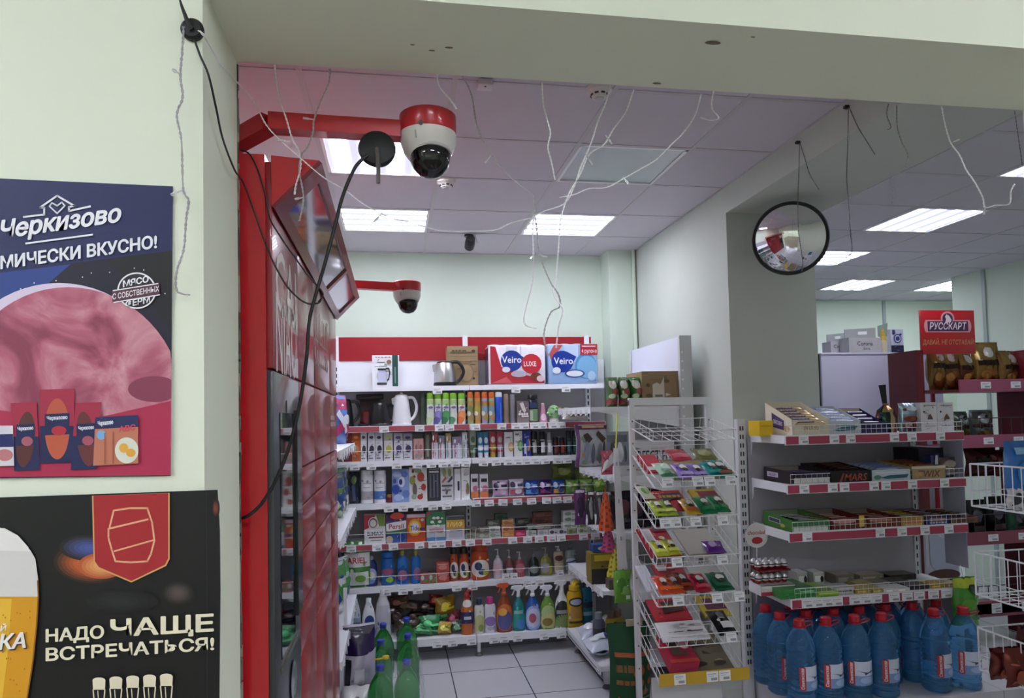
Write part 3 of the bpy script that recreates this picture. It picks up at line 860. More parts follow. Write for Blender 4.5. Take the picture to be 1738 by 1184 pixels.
place('birdbox', lambda w, h: carton('deodorant_box', w, 0.06, h, '#857a78', [('r', 0, .3, 1, 1, '#6e6163'), ('p', [(.2, .9), (.5, .95), (.75, .55), (.6, .45), (.4, .6)], '#d6cfd0'), ('p', [(.1, .5), (.35, .62), (.3, .45)], '#d6cfd0'), ('t', '~', .5, .4, .13, '#e8e4e4', .8), ('r', .35, .27, .95, .33, '#e8e4e4')]), 1, 877, 897, 680, 'small grey box printed with a white bird', 'box')
place('gelbottle', lambda w, h: bottle('shower_gel_bottle', 'shampoo', w, w*0.6, h, '#17191b', '#16181c', [('r', .2, .05, .8, .55, '#6f8d6a'), ('r', .25, .1, .45, .5, '#a9b79f'), ('e', .5, .72, .35, .12, '#2e3d64')], capr=0.95, capshape='dome'), 1, 896, 914, 668, 'black shower gel bottle with green label', 'bottle')
place('pinkcone', lambda w, h: bottle('air_freshener', 'tri', w, w, h, '#c88aa4', '#d69ab0', [('e', .5, .3, .3, .2, '#e9c9d8')], capr=0.4, capshape='dome'), 1, 915, 929, 683, 'pink cone shaped air freshener', 'air freshener')
def leafy(w, h):
    r = bpy.data.objects.new('gel_freshener', None); COL.objects.link(r)
    MB().lathe([(w*0.3, 0), (w*0.36, 0.01), (w*0.3, 0.03)], mat('#d8d8d2', 'plastic'), 14).build('stand', r)
    mb = MB(); mb.sphere((0, 0, h*0.58), w*0.48, mat('#8cba84', 'gloss'), 14, h*0.42)
    rg = random.Random(5)
    for i in range(16):
        a = rg.uniform(-1.3, 1.3); z = rg.uniform(-0.7, 0.7); q = math.sqrt(1-z*z)
        c = Vector((math.sin(a)*w*0.49*q, -math.cos(a)*w*0.49*q, h*(0.58+0.42*z)))
        mb.sphere(c, 0.012, mat(rg.choice(['#5f9a5c', '#b4d2a0', '#c66a5a', '#78b070']), 'gloss'), 6, 0.009)
    mb.build('gel_ball', r); return r
place('leafy', leafy, 1, 929, 952, 686, 'round green leaf print freshener at the shelf end', 'air freshener')
pk = S[1].spot(950, 1000, 700, 0.02)
o = pillow('wet_wipe_pack', 0.2, 0.1, 0.06, '#d8d4cc', [('e', .3, .5, .2, .3, '#c9bd8a'), ('e', .7, .5, .2, .3, '#a86a64'), ('e', .5, .6, .12, .2, '#f0eeea')], seed=4, wr=0.012)
o.location = (at(975, 705, Y=5.2).x, 5.2, S[1].z+0.015); o.rotation_euler = (-0.5, 0.1, -0.4)
tag(o, 'crumpled white and cream pack lying at the shelf corner by the hanging bags', 'pack')

# --- third shelf: hair dye, toothpaste, shampoo
def dye(c1, c2, c3):
    return lambda w, h: carton('hair_dye_box', w, 0.06, h, c1, [('r', 0, .72, 1, 1, c2), ('e', .55, .42, .32, .14, c3), ('r', .1, .08, .7, .12, '#6f7078'), ('r', .1, .18, .5, .21, '#9a9aa4'), ('e', .5, .84, .3, .05, c3)])
for i, (x0, x1, a, b, c, nm) in enumerate([(582, 597, '#6e1a20', '#7c2026', '#4d1216', 'dark red carton'), (598, 612, '#c8622c', '#b8551f', '#d98a4c', 'orange carton'), (613, 623, '#e6e6ec', '#d6d6de', '#4a4048', 'white carton next to the orange one'),
        (625, 637, '#dfe1ea', '#cfd2de', '#36384a', 'slim white carton with a dark mark'), (638, 650, '#d8dae4', '#c6c9d6', '#2f3146', 'slim grey white carton with a dark mark'), (652, 667, '#dcdce0', '#b9b8c0', '#b6b04a', 'white carton with a yellow flower'),
        (669, 684, '#d9d9e2', '#aeadba', '#4f4478', 'white carton with a violet flower'), (685, 700, '#d5d5df', '#8c8b98', '#3c3a5e', 'white carton with a dark portrait')]):
    place('dye%d' % i, dye(a, b, c), 2, x0, x1, 737, 'hair care box, %s' % nm, 'box', 0.06, group='hair care boxes')
place('pinkset', lambda w, h: carton('gift_box', w, 0.06, h, '#d5a7a8', [('e', .28, .6, .12, .12, '#a8746a'), ('e', .72, .6, .12, .12, '#a8746a'), ('r', .46, .0, .54, .9, '#c48c90'), ('e', .3, .18, .18, .1, '#8f9a8a'), ('e', .7, .18, .18, .1, '#8f9a8a')]), 2, 702, 719, 746, 'small pink cosmetics box with two faces', 'box')
place('darkset', lambda w, h: carton('hair_dye_box', w, 0.05, h, '#5a4a44', [('r', .3, .1, .7, .9, '#7c8a78')]), 2, 721, 731, 735, 'thin brown and green carton beside the pink box', 'box')
def brushpack(c1, c2):
    return lambda w, h: carton('toothbrush_pack', w, 0.03, h, '#cfd0da', [('r', 0, .62, 1, 1, c1), ('r', .2, .05, .32, .9, c2), ('r', .6, .05, .72, .9, '#e6e6ee'), ('e', .26, .8, .12, .1, '#e8e8f0'), ('e', .66, .8, .12, .1, c2)], 'gloss')
for i, (x0, x1, a, b, yt, nm) in enumerate([(733, 744, '#8c2030', '#c2445a', 735, 'dark red card'), (745, 755, '#5f7d92', '#c06a86', 740, 'slate blue card'), (757, 766, '#c99a3a', '#7a8ab4', 736, 'yellow card'), (768, 784, '#8a8fae', '#a86a9a', 742, 'grey violet card'), (785, 793, '#efeff4', '#6aa89a', 734, 'white card')]):
    place('tbrush%d' % i, brushpack(a, b), 2, x0, x1, yt, 'blister packed toothbrush on %s' % nm, 'toothbrush', 0.05, group='toothbrush packs')
TB = [(798, 808, 732, '#9fae9c', '#4e6a4c', 'pale green'), (811, 820, 734, '#2f86b4', '#d8dce6', 'turquoise tube by the pale green one'), (821, 830, 734, '#2a7cae', '#d4d8e2', 'turquoise tube by the red one'), (832, 842, 732, '#b8444a', '#b8a03c', 'red'), (844, 854, 732, '#b03c58', '#a8a4ac', 'crimson')]
for i, (x0, x1, yt, a, b, nm) in enumerate(TB):
    place('tube%d' % i, lambda w, h, a=a, b=b: tubebox('cream_tube', w/2, h, a, b, [('r', .1, .1, .9, .35, b), ('e', .5, .6, .25, .15, '#d8d8d8' if i % 2 else b)]), 2, x0, x1, yt, 'cream tube standing on its cap, %s' % nm, 'tube', 0.06, group='cream tubes')
place('cucumber1', lambda w, h: carton('toothpaste_box', w, 0.05, h, '#e2e2e6', [('e', .75, .4, .32, .2, '#c69a5a'), ('e', .75, .4, .22, .14, '#d8b684'), ('r', .15, .75, .7, .8, '#8a8a90')]), 2, 856, 870, 733, 'white carton with an orange slice', 'box', 0.06)
place('cucumber2', lambda w, h: carton('toothpaste_box', w, 0.05, h, '#e4e5e6', [('e', .75, .42, .34, .22, '#5c9450'), ('e', .75, .42, .24, .15, '#8cba78'), ('r', .15, .85, .6, .9, '#6a6a70')]), 2, 872, 886, 731, 'white carton with a green cucumber slice', 'box', 0.06)
place('bluebox', lambda w, h: carton('shaving_gel_box', w, 0.05, h, '#23378e', [('e', .7, .45, .25, .25, '#c98a3a'), ('e', .6, .5, .2, .2, '#3f66c0'), ('r', .15, .1, .35, .5, '#c8d0ea'), ('r', .2, .75, .8, .8, '#7a8ad0')]), 2, 887, 900, 731, 'deep blue carton with an orange blot', 'box', 0.06)
BK = [(902, 912, 731, '#1d1d20', '#b8b8b0', 'grey stripe'), (916, 926, 731, '#18181b', '#d0d0d2', 'white stripe'), (928, 937, 733, '#8e8f96', '#dcdce0', 'silver body'), (939, 948, 740, '#20181a', '#7c2a26', 'red print'), (950, 959, 740, '#1c1719', '#8a3228', 'brick red print'), (961, 970, 729, '#16262a', '#3a6a70', 'teal print'), (971, 980, 729, '#142226', '#2e5a62', 'dark teal print')]
for i, (x0, x1, yt, a, b, nm) in enumerate(BK):
    place('bk%d' % i, lambda w, h, a=a, b=b: can('deodorant_can', w/2, h, a, a, 0.2, [('r', .3, .15, .7, .7, b), ('r', .2, .8, .8, .84, b)]), 2, x0, x1, yt, 'dark deodorant can with %s' % nm, 'deodorant', 0.06, group='deodorant cans')

# --- fourth shelf
place('spongebag', lambda w, h: pillow('sponge_pack', w, h, 0.08, '#1c2233', [('e', .5, .75, .25, .14, '#6f8450'), ('r', .3, .1, .6, .6, '#3a3d6e')], seed=2), 3, 593, 611, 806, 'dark navy pack at the end of the fourth shelf', 'pack', 0.08)
for i, (x0, x1, c, nm) in enumerate([(613, 634, '#b4b0b6', 'grey'), (635, 656, '#4f7cc8', 'blue')]):
    place('lotion%d' % i, lambda w, h, c=c: can('lotion_bottle', w/2, h, '#e8e8ee', '#eeeef2', 0.12, [('r', 0, .12, 1, .42, c), ('r', .3, .7, .75, .72, '#9a9aa4'), ('r', .3, .55, .65, .57, '#9a9aa4')], domed=False), 3, x0, x1, 803, 'white bottle with a wide %s band' % nm, 'bottle', 0.08, group='white lotion bottles')
place('smalljar', lambda w, h: can('small_jar', w/2, h, '#7c1f20', '#a8703a', 0.35), 3, 656, 667, 843, 'little dark red jar with brown lid', 'jar')
place('flowertissue', lambda w, h: carton('tissue_box', w, 0.08, h, '#8fa9dc', [('e', .2, .4, .22, .14, '#2f4fae'), ('e', .55, .62, .2, .16, '#dfe6f6'), ('e', .5, .62, .1, .09, '#2d3f8a'), ('e', .8, .25, .22, .12, '#6a86c8'), ('e', .3, .85, .25, .09, '#b9c8ea'), ('e', .75, .85, .18, .08, '#5470c0'), ('e', .35, .15, .25, .1, '#b4c6ee'), ('e', .15, .65, .1, .08, '#4a66b8')]), 3, 666, 695, 800, 'tissue box with blue flower print', 'tissue box', 0.08)
place('floral', lambda w, h: carton('tissue_box', w, 0.08, h, '#dfe0da', [('e', .65, .72, .2, .14, '#b4473e'), ('e', .8, .42, .14, .1, '#b03a38'), ('e', .18, .62, .16, .12, '#8f9a4a'), ('e', .3, .35, .12, .2, '#6b5a58'), ('e', .6, .14, .16, .08, '#a83434'), ('e', .25, .15, .15, .08, '#9ab09a'), ('e', .5, .9, .2, .06, '#a4b88e')]), 3, 695, 725, 796, 'white tissue box with red fruit print', 'tissue box', 0.08)
place('razors', lambda w, h: carton('razor_pack', w, 0.04, h, '#1c1c26', [('r', .12, .1, .26, .75, '#55557a'), ('r', .42, .1, .56, .75, '#55557a'), ('r', .72, .1, .86, .75, '#55557a'), ('r', .1, .78, .9, .83, '#c8c8d6'), ('r', .08, .86, .92, .9, '#8a8a9a')], 'gloss'), 3, 727, 747, 791, 'black card of three disposable razors', 'razor pack', 0.06)
place('brushset', lambda w, h: carton('toothbrush_pack', w, 0.04, h, '#d6d7dc', [('e', .3, .8, .14, .12, '#8c9a5a'), ('e', .72, .8, .14, .12, '#7c8a4a'), ('p', [(.1, .55), (.4, .7), (.45, .62), (.15, .5)], '#a83a34'), ('p', [(.55, .55), (.9, .72), (.95, .62), (.6, .5)], '#2d3450'), ('r', .1, .4, .9, .45, '#3c3c58'), ('r', .1, .28, .8, .32, '#5a5a70'), ('t', '~', .5, .12, .06, '#55555e', .7)], 'gloss'), 3, 748, 770, 792, 'white card of two large toothbrush heads', 'toothbrush', 0.06)
place('whiteslim', lambda w, h: carton('cream_box', w, 0.05, h, '#e4e4ea', [('r', .5, .3, .8, .6, '#3a3c50')]), 3, 771, 782, 797, 'slim white carton beside the toothbrush card', 'box')
place('whiteleaf', lambda w, h: carton('cream_box', w, 0.05, h, '#ebecee', [('e', .75, .35, .2, .18, '#6a7a48'), ('e', .65, .28, .14, .1, '#a87850'), ('r', .3, .75, .7, .82, '#b4b6ba')]), 3, 783, 797, 795, 'white carton with a green and brown motif', 'box')
for i, (x0, x1) in enumerate([(799, 811), (814, 828)]):
    place('belle%d' % i, lambda w, h: carton('cotton_pad_box', w, 0.07, h, '#e6e6ea', [('r', .15, .68, .85, .82, '#2c2c34'), ('r', 0, 0, 1, .26, '#d2784a'), ('e', .6, .4, .35, .12, '#c86a92')]), '3r', x0, x1, 806, 'white box with black plate and pink orange foot, %s' % ('by the shelf joint' if i == 0 else 'nearer the pads'), 'box', 0.08, group='white pink boxes')
PADS = [(836, 863, 816, '#d9c3d8', '#c9a2c4', '#34304e', 'pale lilac'), (864, 889, 814, '#dcd2dc', '#b8506a', '#4a4a6a', 'white and rose'), (890, 914, 816, '#2346a0', '#5a9ad8', '#7fb4e0', 'royal blue'), (915, 936, 815, '#38246a', '#a02a72', '#c8b4d8', 'purple'), (937, 959, 815, '#274f9a', '#c9953a', '#9ab8da', 'blue and gold'),
        (960, 983, 815, '#7fb44a', '#5f8f3a', '#b4c890', 'bright green beside the blue and gold'), (984, 1006, 814, '#8fae5c', '#b8bd9a', '#748c48', 'olive green'), (1007, 1029, 814, '#86b838', '#5f9a2a', '#b8d078', 'lime green')]
for i, (x0, x1, yt, a, b, c, nm) in enumerate(PADS):
    place('pad%d' % i, lambda w, h, a=a, b=b, c=c: pillow('sanitary_pad_pack', w, h, 0.09, a, [('r', .05, .1, .95, .4, b), ('e', .2, .68, .16, .2, c), ('r', .5, .6, .9, .75, c), ('e', .6, .3, .25, .16, a)], seed=20+i, wr=0.003, crimp=0.06), '3r', x0, x1, yt, '%s pack of sanitary pads standing in the row' % nm, 'pack', 0.07, group='sanitary pad packs')
for i, (x0, x1, yt) in enumerate([(938, 974, 788), (976, 1010, 794)]):
    X, Y, w, h = S['3r'].spot(x0, x1, yt, 0.13)
    o = pillow('wet_wipe_pack', w, 0.12, 0.1, ['#7a9440', '#7c8f52'][i], [('e', .5, .5, .3, .3, '#9cb45a'), ('r', .2, .7, .8, .82, '#59702c')], seed=31+i, wr=0.008)
    o.location = (X, Y, S['3r'].z+h-0.125); o.rotation_euler = (-0.15, 0, 0.05)
    tag(o, ['tall green pack sitting on top of the blue and gold pads', 'dull olive pack on top of the lime pads'][i], 'pack', 'stacked green packs')

# --- fifth shelf: washing powders and soap
def powder(col, decs): return lambda w, h: carton('washing_powder_box', w, 0.07, h, col, decs)
place('pw0', powder('#d9d6d2', [('p', [(0, 1), (.55, 1), (.2, .55), (0, .5)], '#a82f3a'), ('p', [(.55, 1), (1, 1), (1, .6), (.7, .6)], '#6f8a3c'), ('e', .42, .72, .23, .2, '#e0dcd8'), ('e', .42, .72, .2, .17, '#5a4a52'), ('e', .42, .71, .15, .13, '#cfcac8'), ('r', 0, 0, 1, .5, '#dcdde0'), ('t', 'BiMAX', .52, .35, .13, '#20203c', .8, .03), ('r', .2, .2, .9, .24, '#8c3a50'), ('r', .3, .1, .8, .13, '#8a8a90')]), 4, 619, 655, 877, 'red, green and white washing powder box with a ring', 'washing powder', 0.06)
place('pw1', powder('#2f5fa0', [('r', 0, .75, 1, 1, '#5a2a5c'), ('e', .55, .95, .35, .12, '#c84a34'), ('p', [(0, .42), (.3, .4), (1, .5), (1, .78), (.3, .72), (0, .68)], '#e8e6ea'), ('t', 'Persil', .5, .58, .17, '#b01e34', .9, .03), ('p', [(0, .3), (1, .4), (1, .48), (0, .4)], '#3f7a4a'), ('e', .75, .18, .2, .12, '#1d3f92'), ('e', .15, .12, .18, .14, '#b8a89a')]), 4, 656, 690, 876, 'blue washing powder box with white band and red name', 'washing powder', 0.06)
place('pw2', powder('#c8502c', [('r', 0, .88, 1, 1, '#d9c8d6'), ('e', .42, .52, .36, .32, '#e0962e'), ('e', .42, .52, .28, .25, '#e8c04a'), ('e', .42, .52, .21, .18, '#d8d8e8'), ('t', 'Tide', .42, .5, .17, '#233a8c', .5, .02), ('r', .7, .42, .98, .5, '#2d2f66'), ('r', .0, .0, 1, .22, '#c24a22')]), 4, 691, 722, 875, 'orange washing powder box with a yellow target', 'washing powder', 0.06)
place('pw3', powder('#d4d9d6', [('r', 0, .55, 1, 1, '#3f8a58'), ('p', [(0, 1), (.35, 1), (0, .85)], '#b0454a')]+[('e', .5+.2*math.cos(a), .66+.16*math.sin(a), .1, .05, '#e6eee8') for a in (0, 1.05, 2.1, 3.14, 4.19, 5.24)]+[('e', .5, .66, .1, .08, '#3f8a58'), ('r', .15, .3, .9, .42, '#c08a96'), ('r', 0, 0, 1, .12, '#5a82b4'), ('e', .3, .2, .2, .08, '#b4c8d8')]), 4, 724, 756, 871, 'green and white washing powder box with a star flower', 'washing powder', 0.06)
place('pw4', powder('#cfcdd8', [('r', 0, .82, 1, 1, '#4a4c50'), ('r', 0, .48, 1, .86, '#c99a34'), ('t', 'МИФ', .5, .66, .2, '#f0dc98', .85, .03), ('r', .2, .38, .85, .44, '#3f3f66'), ('r', .15, .1, .9, .3, '#b8b8c8')]), 4, 757, 788, 878, 'yellow and lilac washing powder box beside the soaps', 'washing powder', 0.06)
SO = [(789, 811, 0, '#9a9a8c', '#6f7264'), (790, 808, 1, '#7a7264', '#3c3a34'), (811, 829, 0, '#8f948a', '#b4bab0'), (812, 830, 1, '#6f6d64', '#a8a698'), (829, 849, 0, '#bfc3c0', '#8aa08a'), (829, 848, 1, '#d8d8d8', '#8a8c88'), (826, 846, 2, '#55584f', '#8c8f84'),
      (851, 872, 0, '#c98a4a', '#d8a468'), (851, 872, 1, '#cf9668', '#a8683a'), (852, 871, 2, '#d4a078', '#b87c50'), (873, 891, 0, '#b8305c', '#d8688c'), (892, 909, 0, '#c8ccc8', '#8fa094'), (893, 910, 1, '#6f7d74', '#b4c0b8'), (876, 898, 2, '#3c423a', '#6a7464'), (840, 862, 3, '#34503c', '#1f3328'),
      (911, 929, 0, '#c9c8cc', '#9a98a0'), (903, 936, 1, '#8a847e', '#b4aea6'), (903, 937, 2, '#6e3a34', '#4a2622'), (905, 937, 3, '#5c3530', '#7a4a42'), (930, 945, 0, '#dcdce0', '#4a4a56'), (946, 961, 0, '#dadade', '#4a4a56'), (962, 976, 0, '#a8b48c', '#70903a'), (955, 978, 2, '#e4e6e4', '#8fa088'), (955, 978, 3, '#e2e4e2', '#8fa088'),
      (954, 978, 1, '#dfe2df', '#8aa884'), (978, 996, 0, '#d4d8cc', '#8a9a6a'), (979, 996, 1, '#b8c49a', '#7f9a50'), (997, 1016, 0, '#cfd0d2', '#9aa0a0')]
NM = {0: 'on the bottom', 1: 'second up', 2: 'third up', 3: 'topmost'}
WHERE = ['by the yellow powder box', 'in the grey stack', 'next along', 'in the short pale stack', 'in the orange stack', 'beside the orange stack', 'in the long pale stack', 'in the dark brown stack', 'near the shelf end', 'in the white stack', 'by the hanging net']
for i, (x0, x1, lv, a, b) in enumerate(SO):
    xm = (x0+x1)/2; yb = lerp(xm, S[4].a, S[4].b)
    hh = 9.5
    X, Y, w, h = S[4].spot(x0, x1, yb-hh, 0.05+0.03*(lv > 1))
    col = {'#9a9a8c': 'olive grey', '#7a7264': 'brown', '#8f948a': 'grey green', '#6f6d64': 'taupe', '#bfc3c0': 'pale', '#d8d8d8': 'white', '#55584f': 'dark grey', '#c98a4a': 'ochre', '#cf9668': 'orange', '#d4a078': 'peach', '#b8305c': 'crimson', '#c8ccc8': 'whitish green', '#6f7d74': 'slate', '#3c423a': 'blackish green', '#34503c': 'deep green', '#c9c8cc': 'pale lilac', '#8a847e': 'stone', '#6e3a34': 'maroon', '#5c3530': 'dark brown', '#dcdce0': 'white, dark striped', '#dadade': 'white, dark footed', '#a8b48c': 'light green', '#e4e6e4': 'snow white', '#e2e4e2': 'clean white', '#dfe2df': 'milky', '#d4d8cc': 'cream green', '#b8c49a': 'sage green', '#cfd0d2': 'cool grey'}[a]
    product('soap%d' % i, lambda: carton('soap_box', w, 0.06, h*0.98, a, [('e', .35, .5, .25, .32, b), ('r', .62, .3, .92, .5, b)]), '%s soap box, %s of its pile on the soap shelf' % (col, NM[lv]), 'soap box', (X, Y, S[4].z+0.001+lv*h), (0, 0, 0), 'soap boxes')

# --- sixth shelf: detergents and pump soaps
BL = [(620, 641, 949, 'gel', '#18306e', '#c8b4c4', 'dark blue detergent bottle with white flower label', [('e', .5, .42, .34, .26, '#a9b8dc'), ('e', .5, .42, .2, .14, '#e0dcc8'), ('e', .45, .18, .25, .08, '#6a8ac8')], 'cap', .3),
      (647, 669, 941, 'square', '#1e62b0', '#2472c4', 'tall sky blue dish soap bottle', [('e', .5, .48, .36, .12, '#a0537a'), ('e', .62, .2, .2, .1, '#8fc43c'), ('r', .1, .32, .9, .36, '#6ab0e0')], 'cap', .9),
      (673, 694, 938, 'dish', '#2477c8', '#c8b83a', 'blue dish soap bottle with yellow cap, wide label', [('e', .5, .32, .4, .28, '#1d55a4'), ('e', .5, .32, .3, .18, '#a0628a')], 'cap', .3),
      (697, 716, 938, 'dish', '#2270c0', '#bfb034', 'blue dish soap bottle with yellow cap, turned sideways', [('e', .6, .35, .3, .22, '#9a6a94')], 'cap', .3)]
for i, (x0, x1, yt, shp, a, b, nm, dec, cs, cr) in enumerate(BL):
    place('bl%d' % i, lambda w, h: bottle('detergent_bottle', shp, w, w*0.62, h, a, b, dec, capr=cr, capshape=cs), 5, x0, x1, yt, nm, 'bottle', 0.07)
for i, (x0, x1, yt, c, nm) in enumerate([(713, 727, 975, '#a85a54', 'flat red sponge pack'), (727, 741, 974, '#8f6a50', 'flat brown red sponge pack')]):
    place('sp%d' % i, lambda w, h: carton('sponge_pack', w, 0.06, h, c, [('e', .3, .6, .2, .25, '#d0cfc4'), ('r', .5, .2, .9, .5, '#6f8a4a')], 'film'), 5, x0, x1, yt, nm+' in front of the dish soap', 'sponge pack', 0.05)
for i, (yt, lf) in enumerate([(970, 0), (953, 0.078)]):
    X, Y, w, h = S[5].spot(741, 762, 970, 0.06)
    product('rb%d' % i, lambda: carton('tablet_box', w, 0.07, 0.075, ['#b8453a', '#c2554a'][i], [('e', .5, .5, .35, .25, '#d88a80'), ('r', .1, .75, .9, .85, '#e0a49c')]), ['red tablet box on the detergent shelf under its twin', 'red tablet box stacked on top of another one'][i], 'box', (X, Y, S[5].z+0.001+lf), (0, 0, 0), 'red tablet boxes')
for i, (x0, x1, yt, sc) in enumerate([(764, 778, 934, 1), (780, 796, 933, 1), (799, 831, 927, 1.5)]):
    place('ob%d' % i, lambda w, h: bottle('laundry_gel_bottle', 'shampoo', w, w*0.6, h, '#bb4a20', ['#20181c', '#241a1e', '#b84418'][i], [('e', .5, .4, .38, .3, '#e6dcd2'), ('e', .42, .48, .14, .14, '#22305e'), ('e', .56, .28, .14, .1, '#2b3a6a'), ('e', .7, .25, .12, .1, '#a8b83a')], capr=0.8), 5, x0, x1, yt,
          ['slim orange laundry bottle with black cap beside the red boxes', 'slim orange laundry bottle with black cap next to the big one', 'big orange laundry bottle with oval label'][i], 'bottle', 0.07)
PB = [(837, 854, 935, 'pumpb', '#cfc8d4', '#e8e8ec', 'white pump soap with pink print', [('e', .5, .45, .3, .3, '#d8b4c0')]), (858, 872, 936, 'pumpb', '#7a4a4c', '#dcdcdc', 'clear brown pump soap with white label', [('r', .2, .1, .8, .5, '#b8b4b8')]), (874, 891, 939, 'pumpb', '#a8505c', '#d8d8dc', 'pink pump soap bottle beside the dark green one', [('e', .5, .5, .35, .25, '#c47a84')]),
      (898, 915, 934, 'pumpb', '#1c2c28', '#8a8c8e', 'dark green pump soap', [('e', .5, .35, .35, .2, '#8a9a90')]), (917, 937, 932, 'pumpb', '#8a8a3c', '#a8a88c', 'olive yellow pump soap', [('e', .4, .4, .3, .25, '#9a98a8'), ('r', .6, .1, .9, .5, '#b8b04a')]), (940, 957, 929, 'square', '#b8a68a', '#e4e4e4', 'beige square pump soap with dark oval', [('e', .5, .7, .3, .12, '#5a3434'), ('r', .2, .1, .8, .5, '#c9b99c')])]
for i, (x0, x1, yt, shp, a, b, nm, dec) in enumerate(PB):
    place('pb%d' % i, lambda w, h: bottle('soap_dispenser', shp, w, w*0.7, h, a, b, dec, kind='gloss', capr=0.25, capshape='pump'), 5, x0, x1, yt, nm, 'pump bottle', 0.08)
place('clearb', lambda w, h: bottle('soap_refill_bottle', 'square', w, w*0.6, h, '#8d9a94', '#6a747c', [('e', .5, .5, .36, .14, '#c8d0d8'), ('p', [(.15, .42), (.85, .5), (.85, .56), (.15, .48)], '#3c5a8a')], kind='gloss', capr=0.3), 5, 960, 978, 925, 'grey green refill bottle at the row end', 'bottle', 0.08)
for px, yy in ((858, 975), (872, 974), (950, 965), (970, 964)):
    p = at(px, yy, Y=5.27)
    put_tag(shelves.get('x', unit), (p.x-ux, 5.268-uy, S[5].z+0.01), (0, 0.02, 0))

# --- bottom shelf
WB = [(593, 613, 1018, '#b9c4cc', '#c8ccd2', 'clear grey bleach bottle', [('r', .1, .25, .9, .55, '#8aa4bc'), ('t', '~', .5, .4, .1, '#3c4c6e', .7)]), (615, 638, 1024, '#e6e8ee', '#e2e4ea', 'white bottle with blue swirl', [('e', .55, .5, .25, .16, '#2d4590'), ('e', .55, .2, .36, .18, '#5a7cc0')]), (638, 664, 1008, '#d6d6de', '#dcdce4', 'large white jug bottle with handle', [('r', .3, .3, .9, .75, '#c4c4d0'), ('e', .5, .12, .25, .1, '#3c4468')])]
for i, (x0, x1, yt, a, b, nm, dec) in enumerate(WB):
    place('wb%d' % i, lambda w, h: bottle('cleaner_bottle', 'jug', w, w*0.6, h, a, b, dec, kind='gloss', capr=0.35), 6, x0, x1, yt, nm+' on the bottom shelf', 'bottle', 0.12)
# heap of wrapped packs
rg = random.Random(21)
HEAP = [(690, 1062, 44, 14, '#3a2a22', 'dark brown'), (676, 1044, 40, 14, '#2c1f1c', 'blackish brown'), (705, 1046, 42, 14, '#33231f', 'cocoa brown'), (690, 1028, 44, 13, '#40302a', 'chestnut'), (722, 1030, 34, 13, '#2a1a1c', 'near black'), (678, 1020, 34, 12, '#57352a', 'rust brown'), (738, 1018, 24, 12, '#8f2f24', 'brick red'),
        (757, 1026, 36, 20, '#a07a1e', 'mustard'), (730, 1056, 36, 16, '#3c8a58', 'emerald'), (712, 1066, 40, 13, '#3a7a50', 'jade green'), (752, 1043, 32, 13, '#2f7a44', 'bright green'), (768, 1047, 26, 16, '#8a3a50', 'wine red and green'), (754, 1064, 22, 12, '#b89a3c', 'yellow'), (776, 1062, 22, 12, '#6f7a3a', 'olive'), (728, 1075, 34, 12, '#28603c', 'bottle green'), (754, 1076, 22, 12, '#c09a40', 'gold yellow'), (776, 1074, 22, 12, '#3f5a4a', 'grey green'), (690, 1078, 34, 12, '#4a5a3a', 'moss green')]
for i, (cx, cy, wp, hp, c, nm) in enumerate(HEAP):
    Y = 5.26+0.1*(cy < 1050)+rg.uniform(-.01, .03); p = at(cx, cy, Y=Y); sc = Y/F
    c2 = '#%02x%02x%02x' % tuple(min(255, int(int(c[k:k+2], 16)*1.7+20)) for k in (1, 3, 5))
    o = pillow('sponge_pack', wp*sc, hp*sc*1.5, 0.07, c, [('e', .4, .5, .2, .25, c2), ('r', .55, .3, .9, .45, c2)], seed=50+i, wr=0.008)
    o.location = (p.x, Y, max(S[6].z+0.012, p.z-hp*sc*0.75)); o.rotation_euler = (rg.uniform(-.3, .1), rg.uniform(-.15, .15), rg.uniform(-.3, .3))
    tag(o, '%s wrapped pack in the heap on the bottom shelf' % nm, 'pack', 'heap of wrapped packs')
place('duck', lambda w, h: bottle('toilet_cleaner_bottle', 'duck', w, w*0.6, h, '#c86a28', '#a81e24', [('r', .0, .3, 1, .62, '#262a5c'), ('r', .3, .42, .7, .5, '#c8c8dc'), ('e', .5, .85, .4, .1, '#e6e2dc')], capr=0.4, capshape='hook'), 6, 783, 804, 1006, 'orange toilet cleaner bottle with red spout', 'bottle', 0.06)
place('cream1', lambda w, h: bottle('cream_cleaner_bottle', 'square', w, w*0.6, h, '#d9dbd8', '#2c3450', [('e', .5, .35, .4, .3, '#c6c890'), ('e', .6, .2, .2, .12, '#8a9a4a')], capr=0.6), 6, 806, 822, 1019, 'white cleaner bottle with navy cap', 'bottle', 0.06)
place('cream2', lambda w, h: bottle('cream_cleaner_bottle', 'square', w, w*0.6, h, '#e0dde6', '#b8327e', [('e', .5, .4, .36, .16, '#8f72b8'), ('r', .3, .12, .8, .2, '#b8b4c4')], capr=0.6), 6, 823, 842, 1017, 'white cleaner bottle with pink cap', 'bottle', 0.06)
